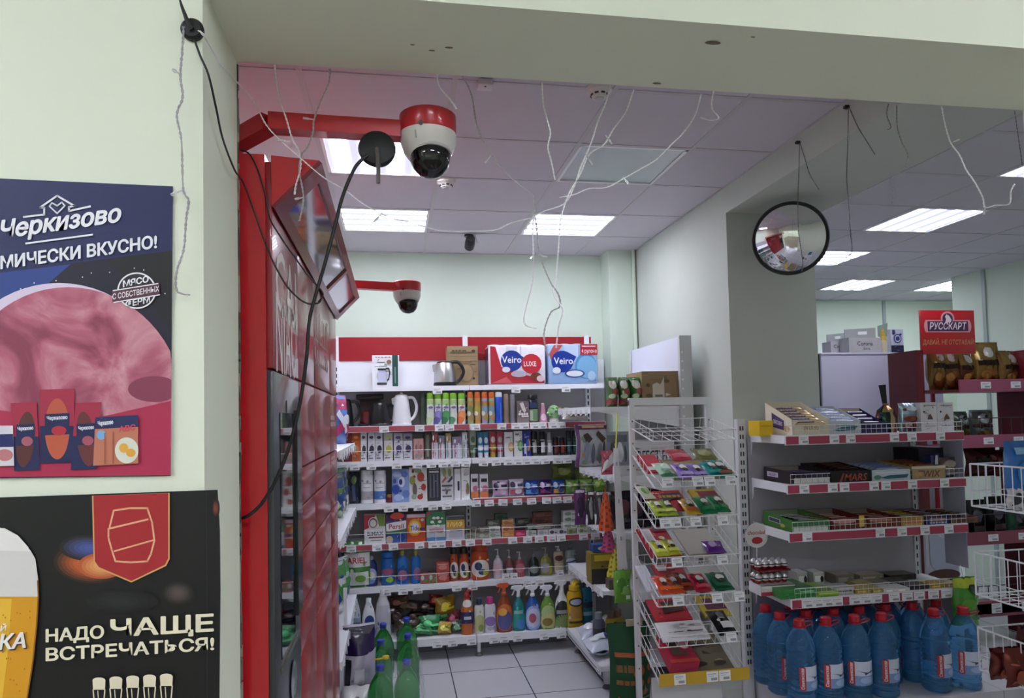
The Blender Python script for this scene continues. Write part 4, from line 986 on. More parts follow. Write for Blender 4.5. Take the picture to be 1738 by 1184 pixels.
SP = [(844, 869, 993, '#8c3a1c', '#c2552a', 'orange brown trigger spray', [('e', .5, .4, .46, .36, '#c4682c'), ('e', .5, .32, .36, .26, '#5a5a98'), ('e', .4, .55, .2, .1, '#e0a84a')]), (871, 891, 997, '#1f7a78', '#e4e6ea', 'teal trigger spray', [('r', .05, .1, .95, .5, '#2f9a94'), ('e', .6, .2, .25, .14, '#4a8ad0'), ('r', .2, .5, .7, .6, '#8ac0b4')]),
      (893, 917, 996, '#1f58a8', '#e6e8ec', 'blue trigger spray', [('e', .5, .36, .44, .36, '#9ab4e4'), ('e', .5, .36, .34, .28, '#c8d0ec'), ('e', .45, .36, .16, .14, '#b05a70')]), (918, 942, 996, '#6a9a3a', '#dfe0ea', 'green trigger spray', [('e', .5, .5, .34, .22, '#b4c88a'), ('e', .5, .24, .42, .26, '#d0c98a'), ('e', .45, .22, .24, .12, '#8a7a3a')]),
      (943, 966, 988, '#dcdde0', '#dfe0e2', 'white trigger spray with black label', [('e', .5, .36, .44, .4, '#2c3034'), ('e', .5, .18, .4, .2, '#7f9a5a'), ('r', .2, .4, .8, .5, '#9a9aa0')])]
for i, (x0, x1, yt, a, b, nm, dec) in enumerate(SP):
    place('spray%d' % i, lambda w, h: bottle('spray_bottle', 'spray', w*1.06, w*0.6, h, a, b, dec, kind='gloss', capr=0.3, capshape='spray'), 6, x0, x1, yt, nm+' bottle on the bottom shelf', 'spray bottle', 0.06, rz=0.0, group='trigger spray bottles')
place('yellowb', lambda w, h: bottle('bathroom_cleaner_bottle', 'square', w, w*0.55, h, '#d0a818', '#d8b420', [('e', .55, .68, .36, .12, '#1e2c3a'), ('e', .55, .68, .28, .08, '#b8c4d0'), ('r', .3, .25, .85, .55, '#b88a3c'), ('r', .2, .12, .9, .18, '#3a3420')], capr=0.7, capshape='hook'), 6, 963, 989, 989, 'big yellow cleaner bottle with slanted neck', 'bottle', 0.04)
X, Y, w, h = S[6].spot(986, 1005, 985, 0.1)
o = bottle('bathroom_cleaner_bottle', 'square', w, w*0.55, h*0.98, '#1f6f88', '#1a2a3c', [('r', .2, .45, .9, .6, '#2a3a50'), ('r', .2, .25, .9, .35, '#8ac0d0')], capr=0.6); o.location = (X, Y-0.02, S[6].z+0.001); tag(o, 'teal cleaner bottle behind the big yellow one', 'bottle')
# ------------------------------------------------------------------ posters on the front wall
YPST = YW0-0.004
class Poster:
    """flat printed sheet: decals given in picture pixels of the sheet, drawn on the plane of the sheet"""
    def __init__(s, Y, pts, col, kind='print'):
        s.Y = Y; s.mb = MB(); s.L = 0; s.k = kind
        s.mb.prism([at(x, y, Y=Y) for x, y in pts], (0, 0.002, 0), mat(col, kind))
    def P(s, x, y, L): return at(x, y, Y=s.Y-0.00008*L)
    def poly(s, pts, col, m=None):
        s.L += 1
        s.mb.add([s.P(x, y, s.L) for x, y in pts], [tuple(range(len(pts)))], m or mat(col, s.k)); return s
    def ell(s, cx, cy, rx, ry, col, n=40, rot=0, m=None, clip=None):
        pts = []
        for i in range(n):
            a = 2*math.pi*i/n; x, y = rx*math.cos(a), ry*math.sin(a)
            x, y = cx+x*math.cos(rot)-y*math.sin(rot), cy+x*math.sin(rot)+y*math.cos(rot)
            if clip: x, y = clip(x, y)
            pts.append((x, y))
        return s.poly(pts, col, m)
    def line(s, pts, wd, col, closed=False):
        s.L += 1; m = mat(col, s.k)
        n = len(pts)
        for i in range(n if closed else n-1):
            a = Vector(pts[i]).to_2d() if False else Vector((pts[i][0], pts[i][1])); b = Vector((pts[(i+1) % n][0], pts[(i+1) % n][1]))
            t = (b-a).normalized(); q = Vector((-t.y, t.x))*wd/2; a2 = a-t*wd*0.3; b2 = b+t*wd*0.3
            s.mb.add([s.P(*(a2-q), s.L), s.P(*(b2-q), s.L), s.P(*(b2+q), s.L), s.P(*(a2+q), s.L)], [(0, 1, 2, 3)], m)
        return s
    def text(s, txt, x0, y0, x1, y1, h, col, bold=0.02, shear=0.0):
        """letters on a base line from (x0,y0) to (x1,y1), cap height h"""
        s.L += 1
        vs, fs, gx0, gx1, gy0, gy1 = glyphs(txt, min(bold, 0.012), shear)
        dx, dy = (x1-x0)/(gx1-gx0), (y1-y0)/(gx1-gx0); k = h/0.69
        # heavier faces are printed with a little spread
        sp = 0 if bold < 0.03 else h*0.035
        for ox_, oy_ in ([(0, 0)] if not sp else [(-sp, 0), (sp, 0), (0, sp*0.7), (0, -sp*0.7)]):
            s.L += 0.5
            s.mb.add([s.P(x0+(x-gx0)*dx+ox_, y0+(x-gx0)*dy-y*k+oy_, s.L) for x, y in vs], fs, mat(col, s.k))
        return s
    def glow(s, cx, cy, rx, ry, c0, c1, n=9, rot=0):
        a, b = [int(c0[k:k+2], 16) for k in (1, 3, 5)], [int(c1[k:k+2], 16) for k in (1, 3, 5)]
        for i in range(n):
            q = 1-i/n; f = 1-q*q
            s.ell(cx, cy, rx*q, ry*q, '#%02x%02x%02x' % tuple(int(b[k]+(a[k]-b[k])*f) for k in range(3)), 28, rot)
        return s
def marble():
    m = bpy.data.materials.new('printed_ham'); m.use_nodes = True; nt = m.node_tree; b = nt.nodes['Principled BSDF']
    tc = nt.nodes.new('ShaderNodeTexCoord'); w = nt.nodes.new('ShaderNodeTexNoise'); w.inputs['Scale'].default_value = 7; w.inputs['Detail'].default_value = 9; w.inputs['Distortion'].default_value = 2.2
    r = nt.nodes.new('ShaderNodeValToRGB')
    e = r.color_ramp.elements
    e[0].position = 0.32; e[0].color = lin('#8f4058')+(1,); e[1].position = 0.72; e[1].color = lin('#d9a0ac')+(1,)
    x = e.new(0.5); x.color = lin('#b8647a')+(1,)
    nt.links.new(tc.outputs['Object'], w.inputs['Vector']); nt.links.new(w.outputs['Fac'], r.inputs[0]); nt.links.new(r.outputs[0], b.inputs['Base Color'])
    b.inputs['Roughness'].default_value = 0.35
    return m
P = Poster(YPST, [(-60, 300), (293, 316), (289, 807), (-60, 812)], '#1d2456')
P.poly([(-60, 470), (292, 425), (290, 700), (-60, 700)], '#15152a')
P.poly([(-60, 540), (-60, 470), (120, 448), (60, 500)], '#26408a').poly([(180, 440), (292, 425), (291, 560), (250, 500)], '#17161a')
for x, y in [(58, 480), (95, 476), (140, 470), (155, 463), (35, 490), (112, 495), (244, 458), (186, 462), (228, 455), (280, 498), (4, 536), (20, 508)]: P.ell(x, y, 1.2, 1.2, '#dfe2f4', 8)
ham = lambda x, y: (min(max(x, -58), 291), y)
P.ell(106, 690, 200, 207, '#ffffff', 64, clip=lambda x, y: (min(max(x-6, -58), 291.0), min(max(y-3, 400), 745)), m=mat('#dccfe6', 'print'))
P.ell(116, 692, 196, 205, '#b06078', 64, clip=lambda x, y: (min(max(x, -58), 290.8), min(y, 760)), m=marble())
P.ell(262, 660, 45, 22, '#8a3c56', 24, clip=lambda x, y: (min(x, 290.6), y))
P.poly([(-58, 690), (-58, 810), (289, 806), (290, 680), (150, 712)], '#b02a50')
# house logo and brand lettering
P.line([(40, 368), (75, 364), (75, 352), (68, 352), (97, 332), (126, 349), (117, 351), (117, 358), (153, 350)], 3.2, '#eef0f6')
P.line([(97, 362), (84, 350), (88, 344), (97, 349), (105, 343), (110, 349), (97, 362)], 2.4, '#eef0f6')
P.text('Черкизово', 2, 404, 205, 375, 28, '#f2f3f8', 0.035, 0.18)
P.line([(44, 413), (157, 398)], 3, '#eef0f6')
P.text('КОСМИЧЕСКИ ВКУСНО!', -58, 464, 266, 420, 20, '#eef0f6', 0.035)
# round seal
P.ell(232, 493, 33, 31, '#efeff4').ell(232, 493, 30.5, 28.5, '#2a1f2e').text('МЯСО', 209, 487, 252, 478, 10, '#f2f2f6', 0.03)
P.poly([(190, 493), (270, 479), (271, 499), (191, 513)], '#5a3040').line([(192, 493), (268, 481)], 1.8, '#f2f2f6').line([(193, 513), (271, 500)], 1.8, '#f2f2f6')
P.text('С СОБСТВЕННЫХ', 191, 508, 270, 494, 9, '#f2f2f6', 0.025).text('ФЕРМ', 213, 521, 254, 513, 10, '#f2f2f6', 0.03)
# printed sausages
def pack(P, cx, y0, y1, wd, tilt, colr, tc):
    q = [(cx-wd/2+tilt, y0), (cx+wd/2+tilt, y0-2), (cx+wd/2-tilt, y1), (cx-wd/2-tilt, y1+2)]
    P.poly(q, '#a82848').poly([((q[0][0]*.4+q[3][0]*.6), y0*.5+y1*.5), ((q[1][0]*.4+q[2][0]*.6), y0*.5+y1*.5), q[2], q[3]], '#1b2352')
    P.ell(cx, (y0+y1)/2+5, wd*0.36, (y1-y0)*0.42, colr, rot=-tilt*0.03)
    P.poly([(cx-wd*.36, (y0+y1)/2-20), (cx+wd*.36, (y0+y1)/2-22), (cx+wd*.36, (y0+y1)/2+14), (cx-wd*.36, (y0+y1)/2+16)], '#1b2352')
    P.text('Черкизово', cx-wd*.3, (y0+y1)/2-10, cx+wd*.3, (y0+y1)/2-12, 6, '#e8e8f0', 0.03).ell(cx+3, (y0+y1)/2+8, wd*.22, 8, tc)
pack(P, 43, 684, 797, 44, -3, '#5a2c2c', '#b06070')
pack(P, 97, 661, 784, 58, 0, '#c05a40', '#b82a40')
pack(P, 146, 684, 795, 44, 4, '#6a3034', '#a85464')
P.poly([(-58, 722), (22, 722), (24, 790), (-58, 792)], '#d8d4dc').poly([(-58, 738), (22, 736), (23, 758), (-58, 760)], '#1f2a66').ell(8, 772, 14, 10, '#c07a80')
P.poly([(162, 708), (234, 704), (235, 786), (158, 790)], '#c47a60').poly([(162, 708), (234, 704), (235, 724), (160, 728)], '#20285a').text('Черкизово', 166, 722, 192, 719, 7, '#e8e8f0', .03)
P.ell(215, 764, 20, 22, '#dfe0d0').ell(210, 760, 8, 8, '#e8b048').ell(222, 768, 8, 7, '#e8a83c').text('АВС', 202, 733, 230, 729, 9, '#d8485a', .03).ell(172, 738, 8, 8, '#7ab0dc').line([(178, 735), (178, 786)], 2, '#a85a48').line([(192, 733), (192, 786)], 2, '#a85a48')
tag(P.mb.build('poster'), 'ham poster with pink planet on a navy sky, upper one on the wall', 'poster', 'wall posters')

B = Poster(YW0-0.010, [(-60, 846), (369, 831), (373, 900), (374, 1000), (372, 1200), (-60, 1220)], '#0b0b0d')
B.glow(150, 957, 66, 36, '#d86a34', '#0b0b0d', 10, 0.1).glow(150, 930, 50, 22, '#4a5aa0', '#241d22', 6, 0.05).glow(172, 960, 40, 22, '#e8a868', '#b85a34', 6)
B.glow(302, 1006, 30, 22, '#5a4c48', '#0b0b0d', 8).glow(366, 862, 7, 18, '#8a4030', '#0b0b0d', 5).glow(200, 1020, 70, 20, '#1f2424', '#0b0b0d', 4)
B.line([(350, 836), (352, 1184)], 1, '#2a2a2e')
B.poly([(156, 841), (288, 836), (288, 948), (282, 960), (223, 988), (166, 964), (159, 953)], '#d8a868').poly([(158.5, 841), (285.5, 836.5), (285.5, 947), (280, 958), (223, 985.5), (168, 962), (161, 952)], '#a8242c')
B.line([(186, 894), (193, 866), (220, 862), (250, 862), (258, 886), (262, 917), (256, 940), (250, 952), (222, 954), (196, 952), (190, 934), (184, 912), (184, 897), (251, 881)], 3, '#e8b088').line([(194, 935), (261, 916)], 2.6, '#e8b088')
# beer glass
B.poly([(-60, 895), (8, 896), (30, 908), (52, 934), (60, 948), (65, 985), (65, 1012), (-60, 1012)], '#d9d6d2').poly([(-60, 895), (0, 895), (32, 910), (48, 928), (50, 935), (-60, 933)], '#e9e6e2')
B.poly([(-60, 1012), (65, 1012), (62, 1060), (56, 1120), (46, 1184), (44, 1210), (-60, 1214)], '#d89a1e').poly([(-60, 1016), (20, 1016), (12, 1120), (2, 1200), (-60, 1200)], '#e8b83a').line([(64, 985), (65, 1012), (62, 1060), (56, 1120), (46, 1184)], 2.4, '#8a5a14')
for i in range(26): B.ell(RNG.uniform(2, 52), RNG.uniform(1030, 1180), 1.3, 1.6, '#b87a14', 7)
B.text('КА', 0, 1104, 45, 1100, 24, '#4a3428', .06, .2).text('КА', -2, 1102, 43, 1098, 24, '#f0ece4', .035, .2).text('Й', 0, 1071, 11, 1070, 9, '#f0ece4', .03, .2)
B.text('НАДО', 78, 1089, 176, 1082, 20, '#ebe4c8', .03).text('ЧАЩЕ', 188, 1080, 362, 1070, 27, '#ebe4c8', .04).text('ВСТРЕЧАТЬСЯ!', 78, 1121, 363, 1102, 20, '#ebe4c8', .03)
for i in range(5):
    x = 168+28.6*i; y = 1152-1.6*i
    B.ell(x, y+2, 11, 5, '#e6dcc0', 14).poly([(x-11, y+2), (x+11, y+2), (x+10, y+18), (x-10, y+18)], '#e6dcc0').line([(x-10, y+18), (x-7, y+50)], 2, '#e6dcc0').line([(x+10, y+18), (x+7, y+50)], 2, '#e6dcc0').line([(x-2, y+20), (x, y+50)], 1.5, '#e6dcc0')
tag(B.mb.build('poster'), 'black beer poster with red badge and gold lettering, lower one on the wall', 'poster', 'wall posters')

# ------------------------------------------------------------------ red parcel locker
RED = mat('#c61f28', 'gloss'); DOOR = mat('#98222c', 'gloss'); DRED = mat('#7c1b25', 'gloss')
LX, LY0, LY1 = -0.287, 1.75, 3.65
lz = at(460, 262, Y=1.75).z
lk = thing('parcel_locker', 'tall red parcel locker with dark screen standing behind the jamb', 'locker', (LX-0.3, 2.7, 0))
ox, oy = LX-0.3, 2.7
MB().box(-0.33, 0.285, LY0-oy, LY1-oy, 0, lz, RED).build('body', lk)
def ly(px): return at(px, 712, X=LX).y
yc = [LY0+0.004, ly(507.5), ly(534), ly(560), LY1-0.004]
def lzz(px, py): return at(px, py, X=LX).z
zt = lzz(507, 645)
def seam(px, py): return lzz(px, py)
zl = [0.06, seam(508, 1120), seam(508, 1040), seam(508, 943), seam(508, 862), seam(508, 795), zt, lz-0.012]
zl = sorted(z for z in zl if z > 0.03)
for c in range(4):
    a, b = yc[c], yc[c+1]
    for j in range(len(zl)-1):
        if c == 0 and zl[j+1] <= zt+0.001: continue
        z0, z1 = zl[j], zl[j+1]
        d = MB(); d.bbox(0.284, 0.3, a-oy+0.003, b-oy-0.003, z0+0.003, z1-0.003, 0.003, DOOR)
        dd = d.build('door', lk)
        if j == len(zl)-2 and c == 0:
            tx = MB()
            for txt, zz, hh in (('CAI', lzz(467, 470), 0.17), ('NIAO', lzz(467, 560), 0.2)):
                M = Matrix(((0, 0, 1, 0.3005), (1, 0, 0, 0), (0, 1, 0, 0), (0, 0, 0, 1)))
                M.translation = Vector((0.3008, (a+b)/2-oy, zz))
                tx.text(txt, M, hh, mat('#f2e8e4', 'paper'), maxw=(b-a)*0.8, bold=0.005)
            tx.build('lettering', dd)
        if j == len(zl)-2 and c == 2:
            tx = MB(); rg = random.Random(4); lm = mat('#cfbcba', 'paper')
            for zz, hh in ((lzz(540, 555), 0.13), (lzz(540, 605), 0.07)):
                y = a-oy+0.04
                while y < b-oy-0.06:
                    l = rg.uniform(0.03, 0.07); tx.box(0.3, 0.3008, y, y+0.012, zz-hh/2, zz+hh/2*rg.uniform(.6, 1), lm)
                    tx.box(0.3, 0.3008, y, y+l, zz-hh/2, zz-hh/2+0.012, lm); y += l+0.02
            tx.build('lettering', dd)
        if c == 3 and j == len(zl)-3:
            tx = MB()
            for zz, hh in ((z1-0.15, 0.05), (z1-0.33, 0.04)):
                tx.box(0.3, 0.3012, a-oy+0.03, b-oy-0.08, zz, zz+hh*0.4, mat('#c4a4a4', 'paper'))
                tx.box(0.3, 0.3012, a-oy+0.03, b-oy-0.14, zz+hh*0.6, zz+hh, mat('#c4a4a4', 'paper'))
            tx.build('lettering', dd)
# screen column
sc = MB(); sc.bbox(0.283, 0.3, yc[0]-oy+0.003, yc[1]-oy-0.003, 0.06, zt-0.003, 0.003, mat('#33373b', 'gloss')); so = sc.build('console', lk)
gl = mat('#101722', 'gloss').copy(); gl.node_tree.nodes['Principled BSDF'].inputs['Roughness'].default_value = 0.04; gl.name = 'black_glass'
z0, z1 = lzz(475, 1125), lzz(475, 700)
MB().box(0.3, 0.3025, yc[0]-oy+0.09, yc[1]-oy-0.13, z0, z1, gl).build('screen', so)
MB().box(0.3, 0.31, yc[1]-oy-0.115, yc[1]-oy-0.02, z0+0.04, z1+0.01, mat('#1a1c20', 'gloss')).build('reader_strip', so)
MB().box(0.3, 0.304, yc[0]-oy+0.07, yc[1]-oy-0.1, z0-0.03, z0-0.015, mat('#8a8478', 'metal')).build('ledge', so)
MB().lathe([(0.05, 0), (0.055, 0.004), (0.042, 0.006)], mat('#b8b8bc', 'metal'), 20, M=Matrix.Translation((0.3, (yc[0]+yc[1])/2-oy+0.05, lzz(492, 1165))) @ Matrix.Rotation(math.radians(90), 4, 'Y')).build('scanner_ring', so)
k = MB(); k.box(0.3, 0.302, yc[0]-oy+0.2, yc[0]-oy+0.215, zt-0.13, zt-0.07, mat('#16181a', 'gloss')); k.build('camera_slot', so)
# slanted canopy over the doors: triangular section with glossy light panels underneath
px_, dz_ = at(552, 265, Y=1.75).x-LX, 0.125
cz = lz-0.002
A = Vector((0.30, LY0-oy, cz)); Bp = Vector((0.285+px_, LY0-oy, cz-0.008)); Cc = Vector((0.30, LY0-oy, cz-dz_))
cv = MB().prism([A, Cc, Bp], (0, LY1-LY0, 0), RED); cvo = cv.build('canopy', lk)
nrm = (Bp-Cc).cross(Vector((0, 1, 0))).normalized()
if nrm.z > 0: nrm = -nrm
def cpt(u, v, e): return Cc+(Bp-Cc)*u+Vector((0, (LY1-LY0)*v, 0))+nrm*e
fr = MB()
for u0, u1, v0, v1 in ((0, 0.17, 0, 1), (0.86, 1, 0, 1), (0.17, 0.86, 0, 0.05), (0.17, 0.86, 0.955, 1), (0.17, 0.86, 0.615, 0.64)):
    fr.prism([cpt(u0, v0, 0), cpt(u1, v0, 0), cpt(u1, v1, 0), cpt(u0, v1, 0)], nrm*0.01, DRED)
fr.build('canopy_frame', cvo)
gp = mat('#9a979c', 'gloss').copy(); gp.name = 'glossy_grey_panel'; gp.node_tree.nodes['Principled BSDF'].inputs['Roughness'].default_value = 0.06; gp.node_tree.nodes['Principled BSDF'].inputs['Metallic'].default_value = 0.75
for v0, v1 in ((0.05, 0.615), (0.64, 0.955)):
    q = MB().prism([cpt(0.17, v0, 0), cpt(0.86, v0, 0), cpt(0.86, v1, 0), cpt(0.17, v1, 0)], nrm*0.003, gp); q.build('mirror_panel', cvo)

# dome cameras on red arms
def dome(label, cx, top, Y, pxw, arm):
    c = at(cx, top, Y=Y); R = pxw/2*Y/F*0.97
    t = thing('dome_camera', label, 'security camera', (c.x, Y, c.z), group='dome cameras on red arms')
    k = R/0.075
    MB().lathe([(0.073*k, -0.052*k), (0.075*k, -0.045*k), (0.075*k, -0.004*k), (0.07*k, 0.0)], mat('#c1202a', 'gloss'), 36).build('red_cap', t)
    wb = MB(); wb.lathe([(0.038*k, -0.128*k), (0.05*k, -0.12*k), (0.064*k, -0.1*k), (0.073*k, -0.075*k), (0.0745*k, -0.052*k)], mat('#e4e0dc', 'plastic'), 36)
    wb.lathe([(0.006*k, 0), (0.006*k, 0.004*k)], mat('#1c1c1e', 'plastic'), 10, M=Matrix.Translation((-0.022*k, -0.0722*k, -0.05*k)) @ Matrix.Rotation(math.radians(90), 4, 'X'))
    wb.tube([(-0.036*k, -0.0655*k, -0.066*k), (-0.034*k, -0.065*k, -0.085*k)], 0.0025*k, mat('#b5b1ac', 'plastic'), 6)
    wb.build('housing', t)
    dm = MB(); dk = mat('#101114', 'gloss').copy(); dk.node_tree.nodes['Principled BSDF'].inputs['Roughness'].default_value = 0.03
    M = Matrix.Translation((0.004*k, -0.012*k, -0.112*k)) @ Matrix.Rotation(math.radians(-8), 4, 'X')
    dm.lathe([(0.052*k, 0.01*k), (0.053*k, 0), (0.051*k, -0.018*k), (0.044*k, -0.036*k), (0.03*k, -0.051*k), (0.012*k, -0.058*k), (0.001*k, -0.059*k)], dk, 30, M=M, caps=False); d = dm.build('glass_dome', t)
    MB().lathe([(0.051*k, 0.011*k), (0.056*k, 0.011*k), (0.056*k, 0.004*k), (0.051*k, 0.003*k)], mat('#c9c7c6', 'plastic'), 30, M=M).build('dome_ring', t)
    a = MB(); pts = [Vector(p)-Vector((c.x, Y, c.z)) for p in arm[0]]; hh = arm[1]
    for p0, p1 in zip(pts, pts[1:]):
        a.bar(p0, p1, 0.045*k, hh, mat('#c1202a', 'gloss'))
    a.build('arm', t)
    return t
a0, a1, a2 = at(680, 223, Y=1.77), at(457, 209, Y=1.77), at(395, 244, Y=1.86)
dome('large white dome camera with red cap on a red arm', 726, 197, 1.77, 100, ([a0, a1, a2], 0.042))
b0, b1 = at(672, 487, Y=3.6), at(598, 483, Y=3.6)
b2 = Vector((LX+0.05, 3.6, b1.z))
dome('small dome camera on red arm at the far locker end', 690.5, 479, 3.6, 48.5, ([b0, b1, b2], 0.04))

# magnetic aerials and their cables
BLK = mat('#17181a', 'rubber')
def cable(label, pts, r, col='#17181a'):
    return tag(MB().tube(ring(pts), r, mat(col, 'rubber'), 7).build('aerial_cable'), label, 'cable', 'aerial cables')
t = thing('magnetic_aerial', 'black magnetic disc aerial on the wall above the ham poster', 'aerial', at(328, 53, Y=YW0), group='magnetic aerials')
MB().lathe([(0.021, 0), (0.0215, 0.008), (0.017, 0.014), (0.004, 0.016)], BLK, 26, M=Matrix.Rotation(math.radians(90), 4, 'X')).build('disc_base', t)
c0 = at(328, 53, Y=YW0); q = [at(x, y, Y=yy)-c0 for x, y, yy in [(326, 50, YW0-.018), (318, 36, YW0-.022), (309, 12, YW0-.024), (303, -8, YW0-.024)]]
MB().tube(q, [0.0055, 0.0045, 0.003, 0.0012], BLK, 8).build('aerial_rod', t)
c1 = at(640, 250, Y=1.70)
t = thing('magnetic_aerial', 'big black disc aerial clinging to the dome camera arm', 'aerial', c1, group='magnetic aerials')
MB().lathe([(0.044, -0.018), (0.046, -0.008), (0.043, 0.002), (0.02, 0.01), (0.004, 0.011)], BLK, 34, M=Matrix.Rotation(math.radians(82), 4, 'X')).build('disc_base', t)
q = [at(x, y, Y=yy)-c1 for x, y, yy in [(640, 252, 1.69), (641, 270, 1.675), (642, 290, 1.67), (642, 311, 1.67)]]
MB().tube(q, [0.006, 0.0055, 0.005, 0.0045], mat('#5a5350', 'plastic'), 8).build('aerial_rod', t)
cable('black cable dropping from the wall aerial past the jamb to the locker canopy', [at(x, y, Y=yy) for x, y, yy in [(330, 68, YW0-.012), (340, 95, YW0-.008), (354, 128, YW0-.006), (366, 180, YW0+.03), (378, 235, YW0+.1), (398, 288, YW0+.2), (412, 308, 1.715), (430, 355, 1.72), (455, 425, 1.72), (480, 475, 1.73), (500, 500, 1.735), (520, 514, 1.735), (540, 514, 1.74), (546, 505, 1.74)]], 0.0022)
cable('thin black cable looping over the locker top to the canopy edge', [at(x, y, Y=1.735) for x, y in [(408, 254), (424, 262), (438, 290), (450, 330), (458, 370), (475, 400), (500, 436), (525, 470), (545, 492), (548, 502), (540, 512)]], 0.002)
cable('thick black cable hanging from the big disc aerial down across the locker', [at(x, y, Y=yy) for x, y, yy in [(630, 260, 1.695), (610, 275, 1.69), (597, 295, 1.69), (581, 335, 1.69), (568, 385, 1.69), (552, 445, 1.69), (536, 500, 1.69), (525, 545, 1.69), (520, 610, 1.69), (508, 690, 1.69), (490, 760, 1.69), (468, 815, 1.69), (445, 853, 1.69), (425, 872, 1.70), (412, 879, 1.72)]], 0.0042)

# fairy light wires hung in the opening
FW = mat('#f2f2f4', 'gloss'); FD = mat('#a9a7aa', 'gloss'); FK = mat('#6f6d6e', 'gloss'); BULB = clear('bulb_clear', '#f2f2f4', 0.1, 0.6)
def fairy(label, pts, Y=1.73, bulbs=(), m=FW, r=0.0021):
    rg = random.Random(len(pts)*7+int(pts[0][0]))
    pp = []
    for p in pts:
        yy = p[2] if len(p) > 2 else Y
        pp.append(at(p[0], p[1], Y=yy))
    base = pp[0].copy()
    t = thing('fairy_light_wire', label, 'fairy lights', base, group='fairy light wires')
    path = ring([p-base for p in pp])
    # two strands twisted around each other
    tw = [[], []]; s = 0
    dense = []
    for a, b in zip(path, path[1:]):
        n = max(1, int((b-a).length/0.006))
        for i in range(n): dense.append(a+(b-a)*i/n)
    dense.append(path[-1])
    for i, p in enumerate(dense):
        if i: s += (dense[i]-dense[i-1]).length
        w = s*300
        tw[0].append(p+Vector((math.cos(w), math.sin(w), 0.3*math.sin(w)))*r*0.75)
        tw[1].append(p-Vector((math.cos(w), math.sin(w), 0.3*math.sin(w)))*r*0.75)
    k = MB(); k.tube(tw[0], r*0.62, m, 4); k.tube(tw[1], r*0.62, m, 4); k.build('wire', t)
    for bx, by, ex, ey in bulbs:
        a = at(bx, by, Y=Y)-base; e = at(ex, ey, Y=Y-0.006)-base
        MB().tube([a, a+(e-a)*0.45, a+(e-a)*0.5, e], [r*0.7, r*0.7, r*1.6, r*1.3], BULB, 6).build('bulb', t)
fairy('long fairy light wire sagging from the wall aerial across the opening', [(338, 52, 1.38), (347, 62, 1.385), (362, 88, 1.46), (382, 118, 1.56), (406, 143, 1.69), (430, 170), (452, 212), (478, 240), (510, 268), (548, 300), (585, 322), (615, 345), (660, 368), (700, 378), (745, 391), (800, 392), (840, 390), (868, 378), (900, 370)], bulbs=[(650, 360, 634, 377)])
fairy('short fairy light wire hanging by the wall over the ham poster', [(312, 45), (309, 90), (306, 130), (310, 165), (300, 195), (308, 240), (311, 320), (320, 340), (316, 370), (312, 420), (300, 460), (299, 490), (308, 498), (322, 500)], Y=1.385, bulbs=[(305, 125, 292, 118), (311, 322, 290, 331)], m=FD)
fairy('fairy light strand hanging over the red camera arm, outer one', [(466, 110), (470, 145), (477, 175), (487, 205), (494, 230), (498, 240), (508, 258), (510, 285), (502, 315), (500, 330)], bulbs=[(496, 240, 470, 238)])
fairy('fairy light strand hanging over the red camera arm, with sideways bulb', [(560, 117), (558, 140), (545, 170), (533, 203), (531, 225), (522, 250), (512, 262), (508, 290), (515, 335), (508, 375)], bulbs=[(533, 203, 514, 200), (515, 335, 500, 338)], m=FD)
fairy('fairy light strand from the lintel above the white dome camera', [(742, 118), (745, 145), (765, 170), (775, 185)])
fairy('fairy light strand curving down beside the dome camera to the knot', [(785, 128), (800, 160), (808, 205), (822, 245), (835, 262), (850, 285), (875, 308), (905, 332)], bulbs=[(835, 262, 822, 277)], m=FD)
fairy('fairy light strand hanging straight from the lintel left of the detector', [(920, 140), (922, 175), (928, 200), (934, 225), (930, 250), (936, 275), (942, 305)])
fairy('bright fairy light strand passing in front of the smoke detector', [(1036, 145), (1028, 175), (1015, 205), (1006, 235), (995, 262), (985, 285), (975, 315), (958, 345), (920, 360), (905, 375), (905, 430), (903, 480), (890, 535), (893, 552), (910, 557)], bulbs=[(994, 262, 1006, 281)])
fairy('fairy light strand falling from the lintel to the long loop over the toilet rolls', [(1076, 152), (1062, 190), (1042, 218), (1025, 245), (1000, 262), (985, 295), (965, 330), (952, 372), (948, 420), (944, 470), (940, 500), (955, 525), (948, 555), (944, 590)], bulbs=[(1028, 230, 1040, 246)])
fairy('thin fairy light strand knotted over the lit panel, hanging to the red band', [(905, 332), (910, 380), (915, 425), (922, 450), (935, 480), (948, 500), (950, 520), (935, 530), (924, 560), (925, 585), (930, 605)], bulbs=[(912, 432, 928, 436), (908, 430, 900, 440)], m=FD)
fairy('fairy light strand crossing the unlit glass panel', [(1190, 160), (1180, 195), (1160, 225), (1140, 245), (1115, 270), (1090, 285), (1060, 302), (1030, 318), (1000, 320), (975, 330), (950, 335)], bulbs=[(1058, 300, 1067, 312)], m=FW)
fairy('short fairy light loop hooked under the lintel', [(1212, 150, 1.7), (1208, 182), (1220, 200), (1205, 204), (1188, 199)])
NAIL1, NAIL2 = at(1357, 242, X=XR-0.012).y, at(1440, 182, X=XR-0.012).y
fairy('two dark fairy light strands nailed to the beam above the mirror', [(1357, 243), (1356, 285), (1354, 345), (1355, 390), (1362, 440), (1361, 460)], Y=NAIL1, m=FK, r=0.0022)
fairy('dark fairy light strand bending away from the beam nail over the mirror', [(x, y, at(x, y, X=XR-0.014).y) for x, y in [(1358, 243), (1368, 275), (1374, 295), (1390, 322)]], Y=NAIL1, m=FK, r=0.0022)
fairy('fairy light strand hanging from the second beam nail', [(1440, 182), (1439, 240), (1437, 300), (1440, 340), (1443, 390), (1446, 425), (1436, 437)], Y=NAIL2, m=FK, r=0.0022)
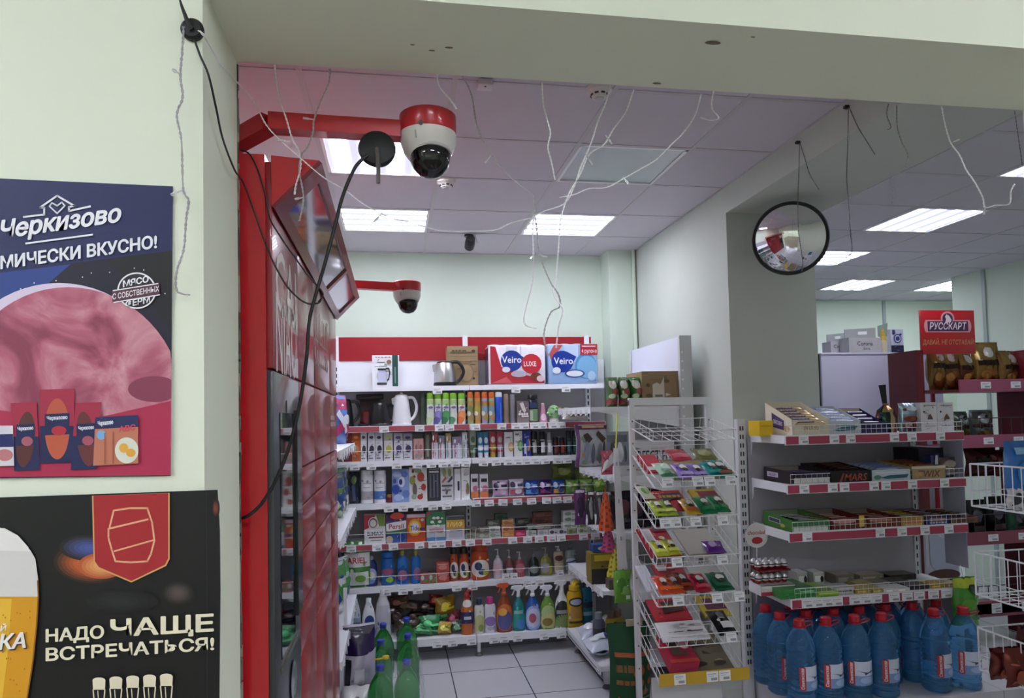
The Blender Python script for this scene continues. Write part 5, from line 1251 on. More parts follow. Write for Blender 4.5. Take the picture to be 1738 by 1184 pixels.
fairy('dark fairy light strand slanting from the second beam nail', [(x, y, at(x, y, X=XR-0.014).y) for x, y in [(1442, 184), (1456, 215), (1468, 235), (1485, 262)]], Y=NAIL2, m=FK, r=0.0022)
fairy('fairy light strand in front of the beam shadow', [(1522, 178), (1523, 215), (1530, 240), (1541, 265), (1534, 288)], m=FK, r=0.0014)
fairy('small dark fairy light hook under the lintel by the beam', [(1508, 176), (1505, 195), (1512, 215), (1506, 220)], m=FK, r=0.0014)
fairy('pale fairy light wire falling towards the large aisle lamp', [(1598, 180), (1605, 215), (1614, 243), (1628, 262), (1640, 288), (1655, 310), (1668, 335), (1672, 352), (1690, 348), (1713, 346), (1716, 325), (1722, 312)], bulbs=[(1614, 243, 1628, 236), (1672, 350, 1670, 365)])
fairy('thin fairy light strand dangling in front of the aisle ceiling', [(1515, 300), (1516, 325), (1514, 345)], m=FK, r=0.0014)
fairy('dark fairy light strand hanging along the opening jamb', [(1722, 188), (1728, 230), (1735, 280)], m=FK, r=0.0014)

# ------------------------------------------------------------------ ceiling devices
def detector(label, px, py, r=0.055):
    p = at(px, py, Z=ZC-0.02)
    t = thing('smoke_detector', label, 'smoke detector', (p.x, p.y, ZC-0.004), group='smoke detectors')
    b = MB(); b.lathe([(r*0.55, -0.042), (r*0.62, -0.03), (r*0.95, -0.016), (r, 0)], mat('#dedad6', 'plastic'), 28); b.build('housing', t)
    s = MB()
    for a in range(0, 360, 45):
        s.box(-0.008, 0.008, -r*0.67, -r*0.55, -0.034, -0.024, mat('#1d1a1a', 'plastic'), Matrix.Rotation(math.radians(a+10), 4, 'Z'))
    s.build('sensor_slots', t)
    MB().lathe([(r*0.3, -0.048), (r*0.4, -0.04)], mat('#c4c4c8', 'plastic'), 20).build('sensor_cap', t)
detector('white smoke detector on the ceiling close to the lintel', 1017, 156)
detector('white smoke detector farther in, below the dome camera', 757, 311)
p = at(823, 141, Z=ZC-0.01)
t = thing('motion_sensor', 'small square white sensor on the ceiling tile', 'sensor', (p.x, p.y, ZC-0.004))
b = MB(); b.bbox(-0.03, 0.03, -0.03, 0.03, -0.025, 0, 0.004, mat('#cfc8cc', 'plastic')); b.build('housing', t)
MB().lathe([(0.004, -0.027), (0.004, -0.024)], mat('#222', 'plastic') if False else mat('#222222', 'plastic'), 8, ctr=(0.0, -0.012)).build('lens', t)
p = at(796, 398, Z=ZC)
t = thing('ceiling_camera', 'small black security camera under the ceiling tiles', 'security camera', (p.x, p.y, ZC-0.004))
MB().lathe([(0.035, -0.012), (0.035, 0)], BLK, 18).build('mount_plate', t)
MB().tube([(0, 0, -0.01), (0, -0.01, -0.06)], 0.012, BLK, 8).build('bracket', t)
M = Matrix.Translation((0, -0.05, -0.07)) @ Matrix.Rotation(math.radians(70), 4, 'X')
MB().lathe([(0.02, -0.06), (0.036, -0.055), (0.038, 0.0), (0.034, 0.05), (0.03, 0.055)], BLK, 22, M=M).build('camera_body', t)
MB().lathe([(0.03, 0.052), (0.024, 0.057)], mat('#2c2c33', 'gloss'), 18, M=M).build('lens', t)
MB().tube([(0.045, 0.0, -0.004), (0.06, -0.03, -0.07)], 0.005, mat('#d0d0d4', 'plastic'), 6).build('lead', t)

# ------------------------------------------------------------------ side shelving along the left wall, behind the locker
XS = -0.285
su = thing('shelving_unit', 'white side shelving squeezed between the locker and the back wall', 'shelving', (-0.6, 4.5, 0))
sx, sy = -0.6, 4.5
MB().box(-0.97-sx, -0.95-sx, 3.7-sy, 5.15-sy, 0.1, 2.0, GREY).build('back_panel', su)
SZ = [at(600, 752, Y=5.1).z, at(603, 862, Y=5.1).z, at(600, 1010, Y=5.1).z, 0.12]
for i, z in enumerate(SZ):
    s0 = MB(); s0.box(-0.95-sx, XS-sx, 3.7-sy, 5.13-sy, z-0.03, z, WH); s0 = s0.build('shelf', su)
    r0 = MB(); r0.box(XS-sx, XS+0.006-sx, 3.7-sy, 5.13-sy, z-0.04, z+0.004, WH); r0.build('price_rail', s0)
    n = 9
    for j in range(n):
        y = 3.85+1.2*j/(n-1)+RNG.uniform(-.03, .03)
        put_tag(s0, (XS+0.01-sx, y-sy, z-0.055), (0.0, RNG.uniform(.05, .35), math.radians(90)+RNG.uniform(-.1, .1)), 0.06, 0.045)
for y in (3.72, 5.12):
    MB().box(-0.98-sx, -0.94-sx, y-0.02-sy, y+0.02-sy, 0, 2.05, WH).build('upright', su)
MB().bar((XS-0.02-sx, 4.35-sy, 0), (XS-0.02-sx, 4.35-sy, 0.75), 0.02, 0.02, WH).build('leg', su)
def sidepack(X, y, z, w, h, col, decs, label, seed, cat='pack', name='paper_towel_pack'):
    o = pillow(name, w, h, 0.14, col, decs, seed=seed, wr=0.004, crimp=0.05)
    o.location = (X, y, z+0.002); o.rotation_euler = (0, 0, math.radians(60))
    tag(o, label, cat)
for i, (y, z, h, a, b, c, lab) in enumerate([(4.95, SZ[0], 0.34, '#5f86cc', '#b43a68', '#dfe4f2', 'blue pack with crimson top standing on the upper side shelf'),
        (4.85, SZ[1], 0.3, '#4f7f48', '#d9e0d6', '#2c4a78', 'green and white pack on the second side shelf'), (4.55, SZ[1], 0.28, '#6a8f5a', '#e0e4de', '#34548a', 'green towel pack behind the locker edge on the second side shelf'),
        (4.9, SZ[2], 0.3, '#cfd8e6', '#2d4ea0', '#58a04c', 'white pack with blue waves on the third side shelf'), (4.6, SZ[2], 0.34, '#dfe3ea', '#27479a', '#4c9a50', 'white and blue pack next to the locker edge on the third side shelf'),
        (4.9, SZ[3], 0.3, '#dcdce4', '#a9a9b8', '#8a9ab8', 'plain white plastic wrapped pack on the lowest side shelf')]):
    sidepack(-0.40, y, z, 0.26, h, a, [('r', 0, .7, 1, .98, b if i in (0,) else c), ('p', [(.1, .2), (.5, .6), (.9, .3), (.9, .1), (.5, .35), (.1, .05)], b), ('p', [(.2, .6), (.6, .2), (.7, .25), (.3, .7)], c), ('e', .6, .5, .2, .1, c)], lab, 70+i)
o = pillow('washing_powder_bag', 0.2, 0.34, 0.09, '#4a8a44', [('r', .02, .45, .98, .75, '#e4e2e0'), ('t', 'ARIEL', .5, .6, .12, '#a8242c', .85, .04), ('e', .5, .85, .3, .1, '#3c7a3a'), ('r', .1, .05, .9, .35, '#dfe6dc'), ('e', .6, .2, .2, .08, '#7ab04a')], seed=80, crimp=0.05)
X, Y, w, h = S[5].spot(597, 618, 944, 0.05); o.location = (X, Y, S[5].z+0.002); tag(o, 'green and white washing powder bag at the end of the detergent shelf', 'washing powder')

# floor goods at the left
G = clear('green_drink', '#45a858', 0.04, 0.75)
def drink(capc):
    r = bpy.data.objects.new('drink_bottle', None); COL.objects.link(r)
    pr = [(0.066, 0), (0.075, 0.01), (0.075, 0.06), (0.072, 0.075), (0.075, 0.09), (0.075, 0.17), (0.07, 0.205), (0.055, 0.25), (0.034, 0.285), (0.02, 0.305), (0.0165, 0.325)]
    MB().lathe(pr, G, 22).build('bottle_body', r)
    MB().lathe([(0.021, 0.312), (0.024, 0.316), (0.024, 0.342), (0.02, 0.346)], mat(capc, 'plastic'), 18).build('cap', r)
    return r
gz = 0.0
spots = [(645, 1131, 4.08), (690, 1122, 4.12), (646, 1088, 4.3), (692, 1078, 4.36), (650, 1060, 4.5), (690, 1050, 4.56)]
for i, (px, py, Y) in enumerate(spots):
    c = at(px, py, Z=0.334)
    product('drink', lambda: drink('#2a3fae'), ['green drink bottle in the pack, front row by the litter bag', 'green drink bottle in the pack, front row by the tiles', 'green drink bottle in the pack, middle row by the litter bag', 'green drink bottle in the pack, middle row by the tiles', 'green drink bottle in the pack, rear row by the shelf', 'green drink bottle in the pack, rear row under the sponges'][i],
            'bottle', (c.x, c.y, 0.001), (0, 0, 0), 'green drink bottles in film')
x0, x1 = at(628, 1180, Y=4.0).x, at(716, 1180, Y=4.0).x
# shrink film around the bottles
film = clear('shrink_film', '#e8eef2', 0.08, 0.0, alpha=0.09)
fm = MB()
def filmf(u, v):
    a = 2*math.pi*u; cx = (x0+x1)/2+0.02; cy = 4.36
    rx = (x1-x0)/2*0.98; ry = 0.5
    sq = lambda t: math.copysign(abs(t)**0.55, t)
    k = 1 if v < 0.62 else 1-0.45*((v-0.62)/0.38)**1.6
    n = 0.008*math.sin(14*u*6.28+9*v)+0.006*math.sin(31*u+23*v)
    return (cx+sq(math.cos(a))*(rx*k+n), cy+sq(math.sin(a))*(ry*k+n), 0.02+0.36*v+0.012*math.sin(2*a)*v)
fm.grid(filmf, 40, 14, film)
tag(fm.build('shrink_film'), 'torn clear shrink film around the green drink bottles', 'plastic film')
c = at(655, 1117, Y=3.97)
t = thing('bottle_handle', 'yellow carrying strap lying on the green drink bottles', 'handle strap', c)
MB().lathe([(0.018, 0), (0.02, 0.006), (0.018, 0.014), (0.006, 0.018)], mat('#d8bc2c', 'plastic'), 16).build('clip', t)
MB().tube(ring([(-0.01, 0, 0.004), (-0.04, -0.01, 0.004), (-0.06, 0, 0.0)]), 0.004, mat('#d8bc2c', 'plastic'), 6).build('strap', t)
p0, p1 = at(587, 1150, Y=4.15), at(630, 1150, Y=4.15)
o = pillow('cat_litter_bag', 0.19, 0.38, 0.12, '#cbc6d6', [('r', 0.0, .55, 1, .97, '#2a1c4c'), ('p', [(.0, .97), (1, .97), (.8, .86), (.1, .9)], '#4a4a58'), ('p', [(.3, .05), (.6, .55), (1, .62), (1, .0)], '#b9b2cc'), ('r', .3, .1, .6, .35, '#dcd9e4'), ('r', .02, .1, .18, .5, '#22202c')], seed=90, crimp=0.06)
o.location = ((p0.x+p1.x)/2, 4.3, at(608, 1168, Y=4.3).z); o.rotation_euler = (0, 0, 0.2)
tag(o, 'purple and lilac bag standing behind the locker, on a white sack', 'bag')
zc = o.location.z
o = pillow('plastic_sack', 0.22, zc+0.04, 0.3, '#e2e0e2', [('r', .3, .5, .5, .6, '#7a7878'), ('r', .5, .4, .8, .46, '#8a8888')], seed=91, wr=0.03, crimp=0.05)
o.location = ((p0.x+p1.x)/2-0.01, 4.25, 0.0); tag(o, 'crumpled white sack on the floor under the purple bag', 'sack')
# ------------------------------------------------------------------ convex mirror on the pillar
mir = mat('#f2f2f4', 'metal').copy(); mir.name = 'mirror_silver'; mir.node_tree.nodes['Principled BSDF'].inputs['Roughness'].default_value = 0.015
c = at(1341, 405, Y=3.55)
t = thing('convex_mirror', 'round convex safety mirror with black rim on the grey pillar', 'mirror', c)
R = 0.203
ax = Matrix.Rotation(math.radians(-34), 4, 'Z') @ Matrix.Rotation(math.radians(90+20), 4, 'X')
pr = []
for i in range(13):
    a = i/12*1.0; pr.append((R*0.965*math.cos(a*math.pi/2), 0.075*math.sin(a*math.pi/2)**1.0))
pr = [(R*0.965*(1-q), 0.075*(1-(1-q)**2)) for q in [i/14 for i in range(14)]]+[(0.0005, 0.075)]
MB().lathe(pr, mir, 64, M=ax, caps=False).build('mirror_dome', t, sharp=80)
MB().lathe([(R*0.95, -0.012), (R, -0.01), (R*1.01, 0.004), (R*0.985, 0.014), (R*0.955, 0.006)], mat('#18191b', 'rubber'), 64, M=ax).build('rim', t)
MB().lathe([(R*0.98, -0.02), (R*0.9, -0.03), (R*0.3, -0.05)], mat('#202124', 'plastic'), 40, M=ax).build('back_shell', t)
MB().tube([ax @ Vector((0, 0, -0.045)), Vector((0.0, YP-c.y-0.02, 0.0)), Vector((0, YP-c.y, 0))], 0.012, mat('#2a2a2c', 'metal'), 8).build('bracket', t)
# nails holding fairy lights on the beam
for i, (px, py) in enumerate([(1357, 242), (1440, 182)]):
    p = at(px, py, X=XR)
    tag(MB().box(p.x-0.02, p.x+0.001, p.y-0.008, p.y+0.008, p.z-0.006, p.z+0.006, mat('#2b2621', 'paint')).build('cable_clip'), ['dark cable clip on the beam directly over the mirror', 'dark cable clip on the beam close to the lintel'][i], 'clip')

# ------------------------------------------------------------------ shelving on the right hand wall of the back room
gu = thing('shelving_unit', 'white shelving bay on the right wall, behind the wire rack', 'shelving', (1.6, 4.3, 0))
gx, gy = 1.6, 4.3
GYN, GXP = 4.3, 1.85
ztopR = at(1147, 570, Y=4.3).z
pb = MB(); pb.box(GXP-gx, GXP+0.02-gx, GYN-gy, 5.23-gy, at(1100, 650, Y=4.7).z, ztopR-0.005, mat('#dfe2f2', 'paint')); pb.build('back_panel', gu)
MB().box(GXP+0.004-gx, GXP+0.02-gx, GYN+0.02-gy, 5.23-gy, 0.25, at(1100, 650, Y=4.7).z, mat('#a9aaa8', 'paint')).build('back_panel', gu)
u = MB(); u.box(GXP-0.005-gx, at(1174, 600, Y=4.27).x-gx, 4.27-gy, 4.3-gy, 0, ztopR, mat('#c9cccc', 'paint'))
z = 0.3
while z < ztopR-0.05:
    u.lathe([(0.007, 0), (0.007, 0.002)], mat('#f2f2f6', 'paint'), 8, M=Matrix.Translation((GXP+0.01-gx, 4.27-gy, z)) @ Matrix.Rotation(math.radians(90), 4, 'X')); z += 0.06
u.build('upright', gu)
MB().box(GXP-gx, GXP+0.04-gx, 5.22-gy, 5.25-gy, 0, ztopR, WH).build('upright', gu)
ZR = [at(1040, 690, Y=GYN).z, at(1100, 806, Y=GYN).z, at(1040, 905, Y=GYN).z, at(1026, 1003, Y=GYN).z]
for i, (z, xf) in enumerate(zip(ZR, (at(1003, 693, Y=GYN).x, 1.40, 1.38, at(1024, 1003, Y=GYN).x))):
    s = MB(); s.box(xf-gx, GXP-gx, GYN-gy, 5.18-gy, z-0.025, z, WH)
    s.prism([(GXP-0.006-gx, GYN+.005-gy, z-0.025), (xf+0.02-gx, GYN+.005-gy, z-0.025), (GXP-0.006-gx, GYN+.005-gy, z-0.14)], (0, 0.004, 0), WH)
    s = s.build('shelf', gu)
    MB().box(xf-0.006-gx, xf-gx, GYN-gy, 5.18-gy, z-0.04, z+0.004, WH).build('price_rail', s)
    for j in range(6):
        put_tag(s, (xf-0.009-gx, GYN+0.08+0.13*j-gy, z-0.05), (0, -0.2, math.radians(-90)), 0.05, 0.04)
# low deck
XD = 1.265
zd = at(1000, 1108, X=XD).z
d = MB(); d.box(XD-gx, GXP-gx, 4.3-gy, 5.14-gy, zd-0.03, zd, WH); d = d.build('deck', gu)
r0 = MB(); r0.box(XD-0.006-gx, XD-gx, 4.3-gy, 5.14-gy, zd-0.05, zd+0.003, WH); r0.box(XD-0.008-gx, XD-0.006-gx, 4.31-gy, 5.17-gy, zd-0.036, zd-0.031, mat('#55555c', 'paint')); r0.build('price_rail', d)
put_tag(d, (XD-0.01-gx, 4.34-gy, zd-0.05), (0, 0, math.radians(-90)), 0.05, 0.04)
for y in (5.1, 4.4):
    f = MB(); f.box(XD+0.05-gx, XD+0.09-gx, y-0.02-gy, y+0.02-gy, 0.03, zd-0.03, mat('#cfd0d4', 'paint')); f.lathe([(0.035, 0), (0.03, 0.01), (0.01, 0.03)], mat('#6a6a70', 'rubber'), 10, ctr=(XD+0.07-gx, y-gy)); f.build('foot', gu)
MB().box(1.80-gx, GXP-gx, 4.3-gy, 4.7-gy, 0, zd-0.03, mat('#8b8b90', 'paint')).build('plinth', gu)
# goods on it
p0, p1 = at(1092, 640, Y=4.315), at(1154, 640, Y=4.315)
wb = p1.x-p0.x
o = carton('cardboard_box', wb, 0.3, at(1120, 630, Y=4.315).z-ZR[0], '#9b8260', [('p', [(.28, .22), (.6, .22), (.6, .85), (.5, .62), (.4, .68), (.28, .62)], '#d2cbbb'), ('r', .34, .26, .55, .32, '#7a7466'), ('r', .0, .98, 1, 1, '#6f5a3e')], 'card')
o.location = ((p0.x+p1.x)/2-0.01, 4.47, ZR[0]+0.001); tag(o, 'brown cardboard box with torn paper label on the right wall shelf', 'box')
for i, (x0, x1, a) in enumerate([(1030, 1050, 0), (1050, 1070, 1), (1069, 1091, 2)]):
    q0, q1 = at(x0, 690, Y=4.36), at(x1, 690, Y=4.36); h = at(1060, 640, Y=4.36).z-ZR[0]
    o = pillow('seed_pack', (q1.x-q0.x), h, 0.1, ['#4c6a3c', '#58704a', '#2f7a34'][a], [('r', .0, .06, 1, .25, '#8c2c34'), ('e', .4, .75, .3, .16, '#d9dccf'), ('e', .6, .5, .3, .12, '#9a4a44'), ('e', .3, .35, .25, .08, '#b8d0a8'), ('r', .2, .88, .8, .95, '#3c5a34')], seed=100+i, wr=0.006, crimp=0.06)
    o.location = ((q0.x+q1.x)/2, 4.37, ZR[0]+0.001); tag(o, ['red and green printed pack at the outer end of the right wall shelf', 'middle red and green printed pack on the right wall shelf', 'bright green pack touching the cardboard box'][i], 'pack', 'green printed packs')
p0, p1 = at(1052, 800, Y=4.33), at(1152, 800, Y=4.33)
o = carton('pet_food_box', p1.x-p0.x, 0.25, at(1100, 748, Y=4.33).z-ZR[1], '#d8d9dc', [('t', 'PERFECT FIT', .56, .55, .32, '#303238', .72, .03), ('r', .96, .0, 1, 1, '#55565c')])
o.location = ((p0.x+p1.x)/2-.01, 4.46, ZR[1]+0.001); tag(o, 'wide white pet food carton with dark lettering behind the wire rack', 'box')
p0 = at(1060, 905, Y=4.8)
for i, (px, c, nm) in enumerate([(1050, '#1d1c22', 'black'), (1075, '#26242a', 'charcoal'), (1105, '#201e26', 'dark violet')]):
    q = at(px, 905, Y=4.45); o = pillow('pet_food_bag', 0.16, 0.25, 0.12, c, [('e', .5, .6, .3, .2, '#5a2a34'), ('r', .2, .2, .8, .3, '#3f3c46')], seed=110+i)
    o.location = (q.x+0.02, 4.45+0.02*i, ZR[2]+0.001); tag(o, '%s pet food bag on the shelf behind the hanging strip' % nm, 'bag', 'dark pet food bags')
# hanging net and zip bags at the corner, on hooks
def hanger(px, py, Y, w, h, t_, col, decs, label, cat, seed, rz=0.0, rx=0.0, name='hanging_pack'):
    p = at(px, py, Y=Y); sc = Y/F
    o = pillow(name, w*sc, h*sc, t_, col, decs, seed=seed, wr=0.006, crimp=0.05)
    o.location = p; o.rotation_euler = (rx, 0, rz)
    if cat == 'pack' and seed < 127:
        zt = p.z+h*sc-0.012-0
        MB().tube([(p.x-gx, Y-0.012-gy, zt+0.004), (p.x-gx, Y+0.004-gy, zt), (p.x-gx, max(Y+0.03, GYN+0.03)-gy, zt)], 0.0025, WIRE, 6).build('peg_hook', gu)
    return tag(o, label, cat)
hanger(1004, 790, 4.22, 62, 72, 0.03, '#bfc2cc', [('r', 0, .0, .1, 1, '#6a2a74'), ('r', 0, .88, 1, .98, '#5a2a4c'), ('r', .2, .92, .9, .97, '#c89a70'), ('p', [(.2, .75), (.35, .8), (.5, .65), (.35, .55), (.25, .6)], '#3a2a26'), ('p', [(.6, .75), (.7, .85), (.95, .65), (.8, .55)], '#4a342c'), ('e', .3, .35, .08, .25, '#8a94a8'), ('e', .5, .3, .06, .25, '#5f6674'), ('e', .72, .3, .08, .25, '#7a828e'), ('e', .85, .4, .05, .2, '#3f444c'), ('e', .25, .1, .1, .06, '#88a090')], 'clear zip bag with purple edge and small animal figures, hanging at the shelf corner', 'pack', 120, 0.2)
hanger(1048, 790, 4.25, 46, 60, 0.03, '#8d929c', [('r', .1, .7, .9, .9, '#5f646e'), ('e', .3, .4, .1, .3, '#3f444e'), ('e', .6, .4, .12, .3, '#cfd4da'), ('e', .8, .35, .06, .25, '#5a6068')], 'grey blister pack hanging behind the strip with zip bag', 'pack', 121, -0.1)
hanger(985, 890, 4.5, 20, 62, 0.03, '#5c2f6a', [('e', .5, .5, .3, .3, '#3a2242'), ('r', .1, .9, .9, .97, '#c0b0c8')], 'narrow purple blister card under the zip bag', 'pack', 122)
for i, (px, c) in enumerate([(1003, '#2a2c30'), (1018, '#3f4348'), (1031, '#565a5e')]):
    hanger(px, 890, 4.24, 13, 58, 0.02, c, [('e', .5, .5, .25, .35, '#8f949a'), ('r', .1, .9, .9, .98, '#c8cacc')], '%s blister card of tools hanging under the zip bag' % ['black', 'dark grey', 'mid grey'][i], 'pack', 123+i)
hanger(1031, 805, 4.17, 22, 42, 0.02, '#c05a70', [('p', [(.0, .1), (1, .5), (1, .95), (.1, .5)], '#e4e2e6'), ('r', .2, .1, .7, .2, '#a82c4a')], 'white and crimson flap pack hanging above the orange net', 'pack', 126, 0.1)
sp0 = (1046, 705); 
st = thing('clip_strip', 'long white plastic clip strip hanging with sponge nets on it', 'clip strip', at(1048, 700, Y=4.24))
b0 = at(1048, 700, Y=4.24)
m_ = MB(); a = at(1041, 760, Y=4.12)-b0; b = at(1049, 760, Y=4.12)-b0; c = at(1067, 985, Y=4.09)-b0; d = at(1049, 988, Y=4.09)-b0
m_.prism([a, b, c, d], (0, 0.004, 0), mat('#dadbdd', 'plastic'))
for q in (0.12, 0.4, 0.68, 0.92):
    x = a.lerp(d, q).lerp(b.lerp(c, q), 0.5); m_.box(x.x-0.003, x.x+0.003, x.y-0.003, x.y-0.001, x.z-0.012, x.z+0.012, mat('#8f9094', 'plastic'))
m_.build('strip', st)
MB().tube([b0-b0, a.lerp(b, .5)], 0.004, mat('#d3d84a', 'plastic'), 6).build('hook', st)
nr = random.Random(9)
def net(px, y0, y1, w, Y, col, label, seed):
    p = at(px, y1, Y=Y); sc = Y/F
    t = thing('sponge_net', label, 'sponge net', p, group='sponge nets')
    h = (y1-y0)*sc; W = w*sc
    def fn(u, v): 
        k = 1-0.75*v**1.3; a = 2*math.pi*u
        return ((math.cos(a)*W/2*k)+0.004*math.sin(9*u*6.3+12*v), math.sin(a)*W/4*k+0.003*math.sin(31*v+5*u), h*v)
    mb = MB()
    c2 = '#%02x%02x%02x' % tuple(int(int(col[k:k+2], 16)*0.72) for k in (1, 3, 5))
    mb.grid(fn, 14, 12, mat(col, 'film'), pick=lambda u, v: mat(c2 if (int(u*14)+int(v*12)*2) % 4 == 0 else col, 'film')); mb.build('net_bag', t)
    MB().tube([(0, 0, h*0.98), (0, 0, h+0.03)], 0.003, mat(col, 'plastic'), 5).build('tie', t)
net(1029, 835, 900, 26, 4.16, '#d4562a', 'orange sponge net hanging on the clip strip', 1)
net(1033, 892, 936, 26, 4.18, '#b8477a', 'magenta sponge net hanging below the orange one', 2)
net(1046, 930, 978, 34, 4.17, '#d0c63a', 'yellow sponge net behind the clip strip foot', 3)
hanger(1057, 1022, 4.08, 32, 56, 0.05, '#6aa83a', [('r', .6, .12, .85, .25, '#e4eadc'), ('e', .4, .6, .25, .2, '#4a8a2c'), ('e', .6, .4, .2, .15, '#8fc46a')], 'bright green pack hanging at the foot of the clip strip', 'pack', 127)
# goods on the shelf under the nets
zc_ = ZR[3]
for i, (px, py, Y, w, d, h, col, dec, label) in enumerate([(1016, 940, 4.55, 0.2, 0.12, 0.2, '#8a7a30', [('r', .1, .75, .9, .95, '#c9b030'), ('r', 0, 0, 1, .5, '#2a2624')], 'dark box with yellow top band on the shelf under the nets'), (1036, 990, 4.36, 0.1, 0.08, 0.06, '#5b5148', [('e', .4, .5, .1, .2, '#cfcac4')], 'small brown box at the near edge of the shelf under the nets'), (1002, 985, 4.72, 0.1, 0.06, 0.14, '#a8806a', [('r', .1, .1, .5, .9, '#8a3a30'), ('r', .6, .1, .9, .5, '#c8b83a')], 'narrow pink and yellow pack at the inner end of the shelf under the nets'), (1016, 928, 4.55, 0.16, 0.08, 0.05, '#2c4f92', [('e', .5, .5, .3, .3, '#c8ccd4')], 'blue flat pack above the dark box')]):
    p = at(px, py, Y=Y); o = carton('household_box', w, d, h, col, dec); o.location = (p.x+0.03, Y, zc_+0.001 if i != 3 else zc_+0.205); tag(o, label, 'box')
for i, (px, a, b, nm) in enumerate([(1010, '#5a6070', '#7a7f8a', 'slate grey'), (1033, '#b89a3a', '#7a6a5a', 'amber'), (1046, '#a8923a', '#8a7058', 'dull gold')]):
    q = at(px, 1050, Y=4.6); o = bottle('floor_cleaner_bottle', 'square', 0.085, 0.06, 0.25, a, b, [('r', .1, .45, .9, .7, '#3a3440'), ('r', .1, .15, .9, .4, b)], capr=0.6)
    o.location = (q.x+0.03, 4.62+0.02*i, zd+0.001); tag(o, '%s cleaner bottle standing on the low deck under the nets' % nm, 'bottle', 'cleaner bottles on the low deck')
for i, (px, py, Y, w, h, c, nm) in enumerate([(1005, 1085, 4.66, 0.24, 0.14, '#c4cbe0', 'pale blue'), (1018, 1105, 4.42, 0.22, 0.13, '#d3dcee', 'whitish'), (1036, 1068, 4.82, 0.2, 0.14, '#9aa6bf', 'grey blue'), (1050, 1090, 4.55, 0.14, 0.1, '#2c3f7c', 'navy')]):
    p = at(px, py, Y=Y); o = pillow('plastic_sack', w, h*1.3, 0.12, c, [('e', .4, .5, .3, .2, '#e6ebf4'), ('r', .6, .3, .9, .6, '#3a4a80')], seed=130+i, wr=0.012)
    o.location = (p.x+0.05, Y, zd+0.055); o.rotation_euler = (-1.35, 0, 0.2*i); tag(o, '%s plastic sack lying on the low white deck' % nm, 'sack', 'sacks on the low deck')
# big green sack on the floor
p0, p1 = at(1032, 1130, Y=3.75), at(1104, 1130, Y=3.75); zt_ = at(1068, 1056, Y=3.75).z
wS = p1.x-p0.x
o = pillow('charcoal_sack', wS, zt_, 0.16, '#1f4a30', [('r', .08, .72, .95, .76, '#a85a34'), ('p', [(.03, .05), (.3, .05), (.33, .2), (.25, .33), (.15, .38), (.06, .3)], '#b0582f'), ('t', '~', .3, .62, .08, '#7a5a34', .42, .03), ('t', '~', .3, .5, .05, '#8a5c36', .42, .02), ('e', .5, .58, .045, .028, '#b05c34'), ('e', .68, .6, .05, .03, '#b05c34'), ('e', .86, .62, .05, .03, '#b05c34'), ('e', .66, .5, .05, .03, '#b05c34'), ('e', .86, .5, .05, .03, '#b05c34'),
    ('r', .55, .36, .9, .37, '#7a8a6a'), ('r', .55, .33, .9, .34, '#7a8a6a'), ('r', .5, .2, .92, .21, '#9aa08a'), ('r', .6, .08, .8, .14, '#b05c34')], 'cloth', seed=140, wr=0.01, crimp=0.08)
o.location = ((p0.x+p1.x)/2, 3.75, 0.003); tag(o, 'tall dark green sack with orange print standing by the wire rack', 'sack')
mb = MB(); mb.box(-wS*0.18, wS*0.2, -0.012, 0.0, 0, 0.035, mat('#b8ac98', 'card')); q = mb.build('paper_seal'); q.parent = o; q.location = (0.03, 0.0, zt_-0.02)

# ------------------------------------------------------------------ wire rack with sloping baskets
WR = mat('#dedfe2', 'paint'); YR, YF = 3.62, 3.30
xl, xr_ = at(1073, 760, Y=YR).x, at(1203, 760, Y=YR).x
zt2 = at(1130, 678, Y=YR).z
rk = thing('wire_rack', 'white wire rack with seven sloping baskets of pet food sachets', 'display rack', ((xl+xr_)/2, YR, 0))
cx = (xl+xr_)/2; hw = (xr_-xl)/2
for sx_ in (-1, 1):
    q = MB(); q.box(sx_*hw-0.014, sx_*hw+0.014, -0.012, 0.012, 0, zt2, WR)
    z = 0.4
    while z < zt2-0.1:
        q.lathe([(0.004, 0), (0.004, 0.002)], mat('#3c3c40', 'paint'), 8, M=Matrix.Translation((sx_*hw, -0.012, z)) @ Matrix.Rotation(math.radians(90), 4, 'X')); z += 0.12
    q.build('post', rk)
    MB().bar((sx_*hw, -0.34, 0.015), (sx_*hw, 0.05, 0.015), 0.028, 0.028, WR).build('foot_bar', rk)
MB().box(-hw-0.014, hw+0.014, -0.014, 0.014, zt2-0.03, zt2+0.012, WR).build('top_rail', rk)
BF = [at(1180, y, Y=YF).z for y in (808, 876, 943, 1008)]
pitch = (BF[0]-BF[3])/3
fronts = [BF[0]+pitch*1.0]+BF+[BF[3]-pitch*1.02, BF[3]-pitch*1.95]
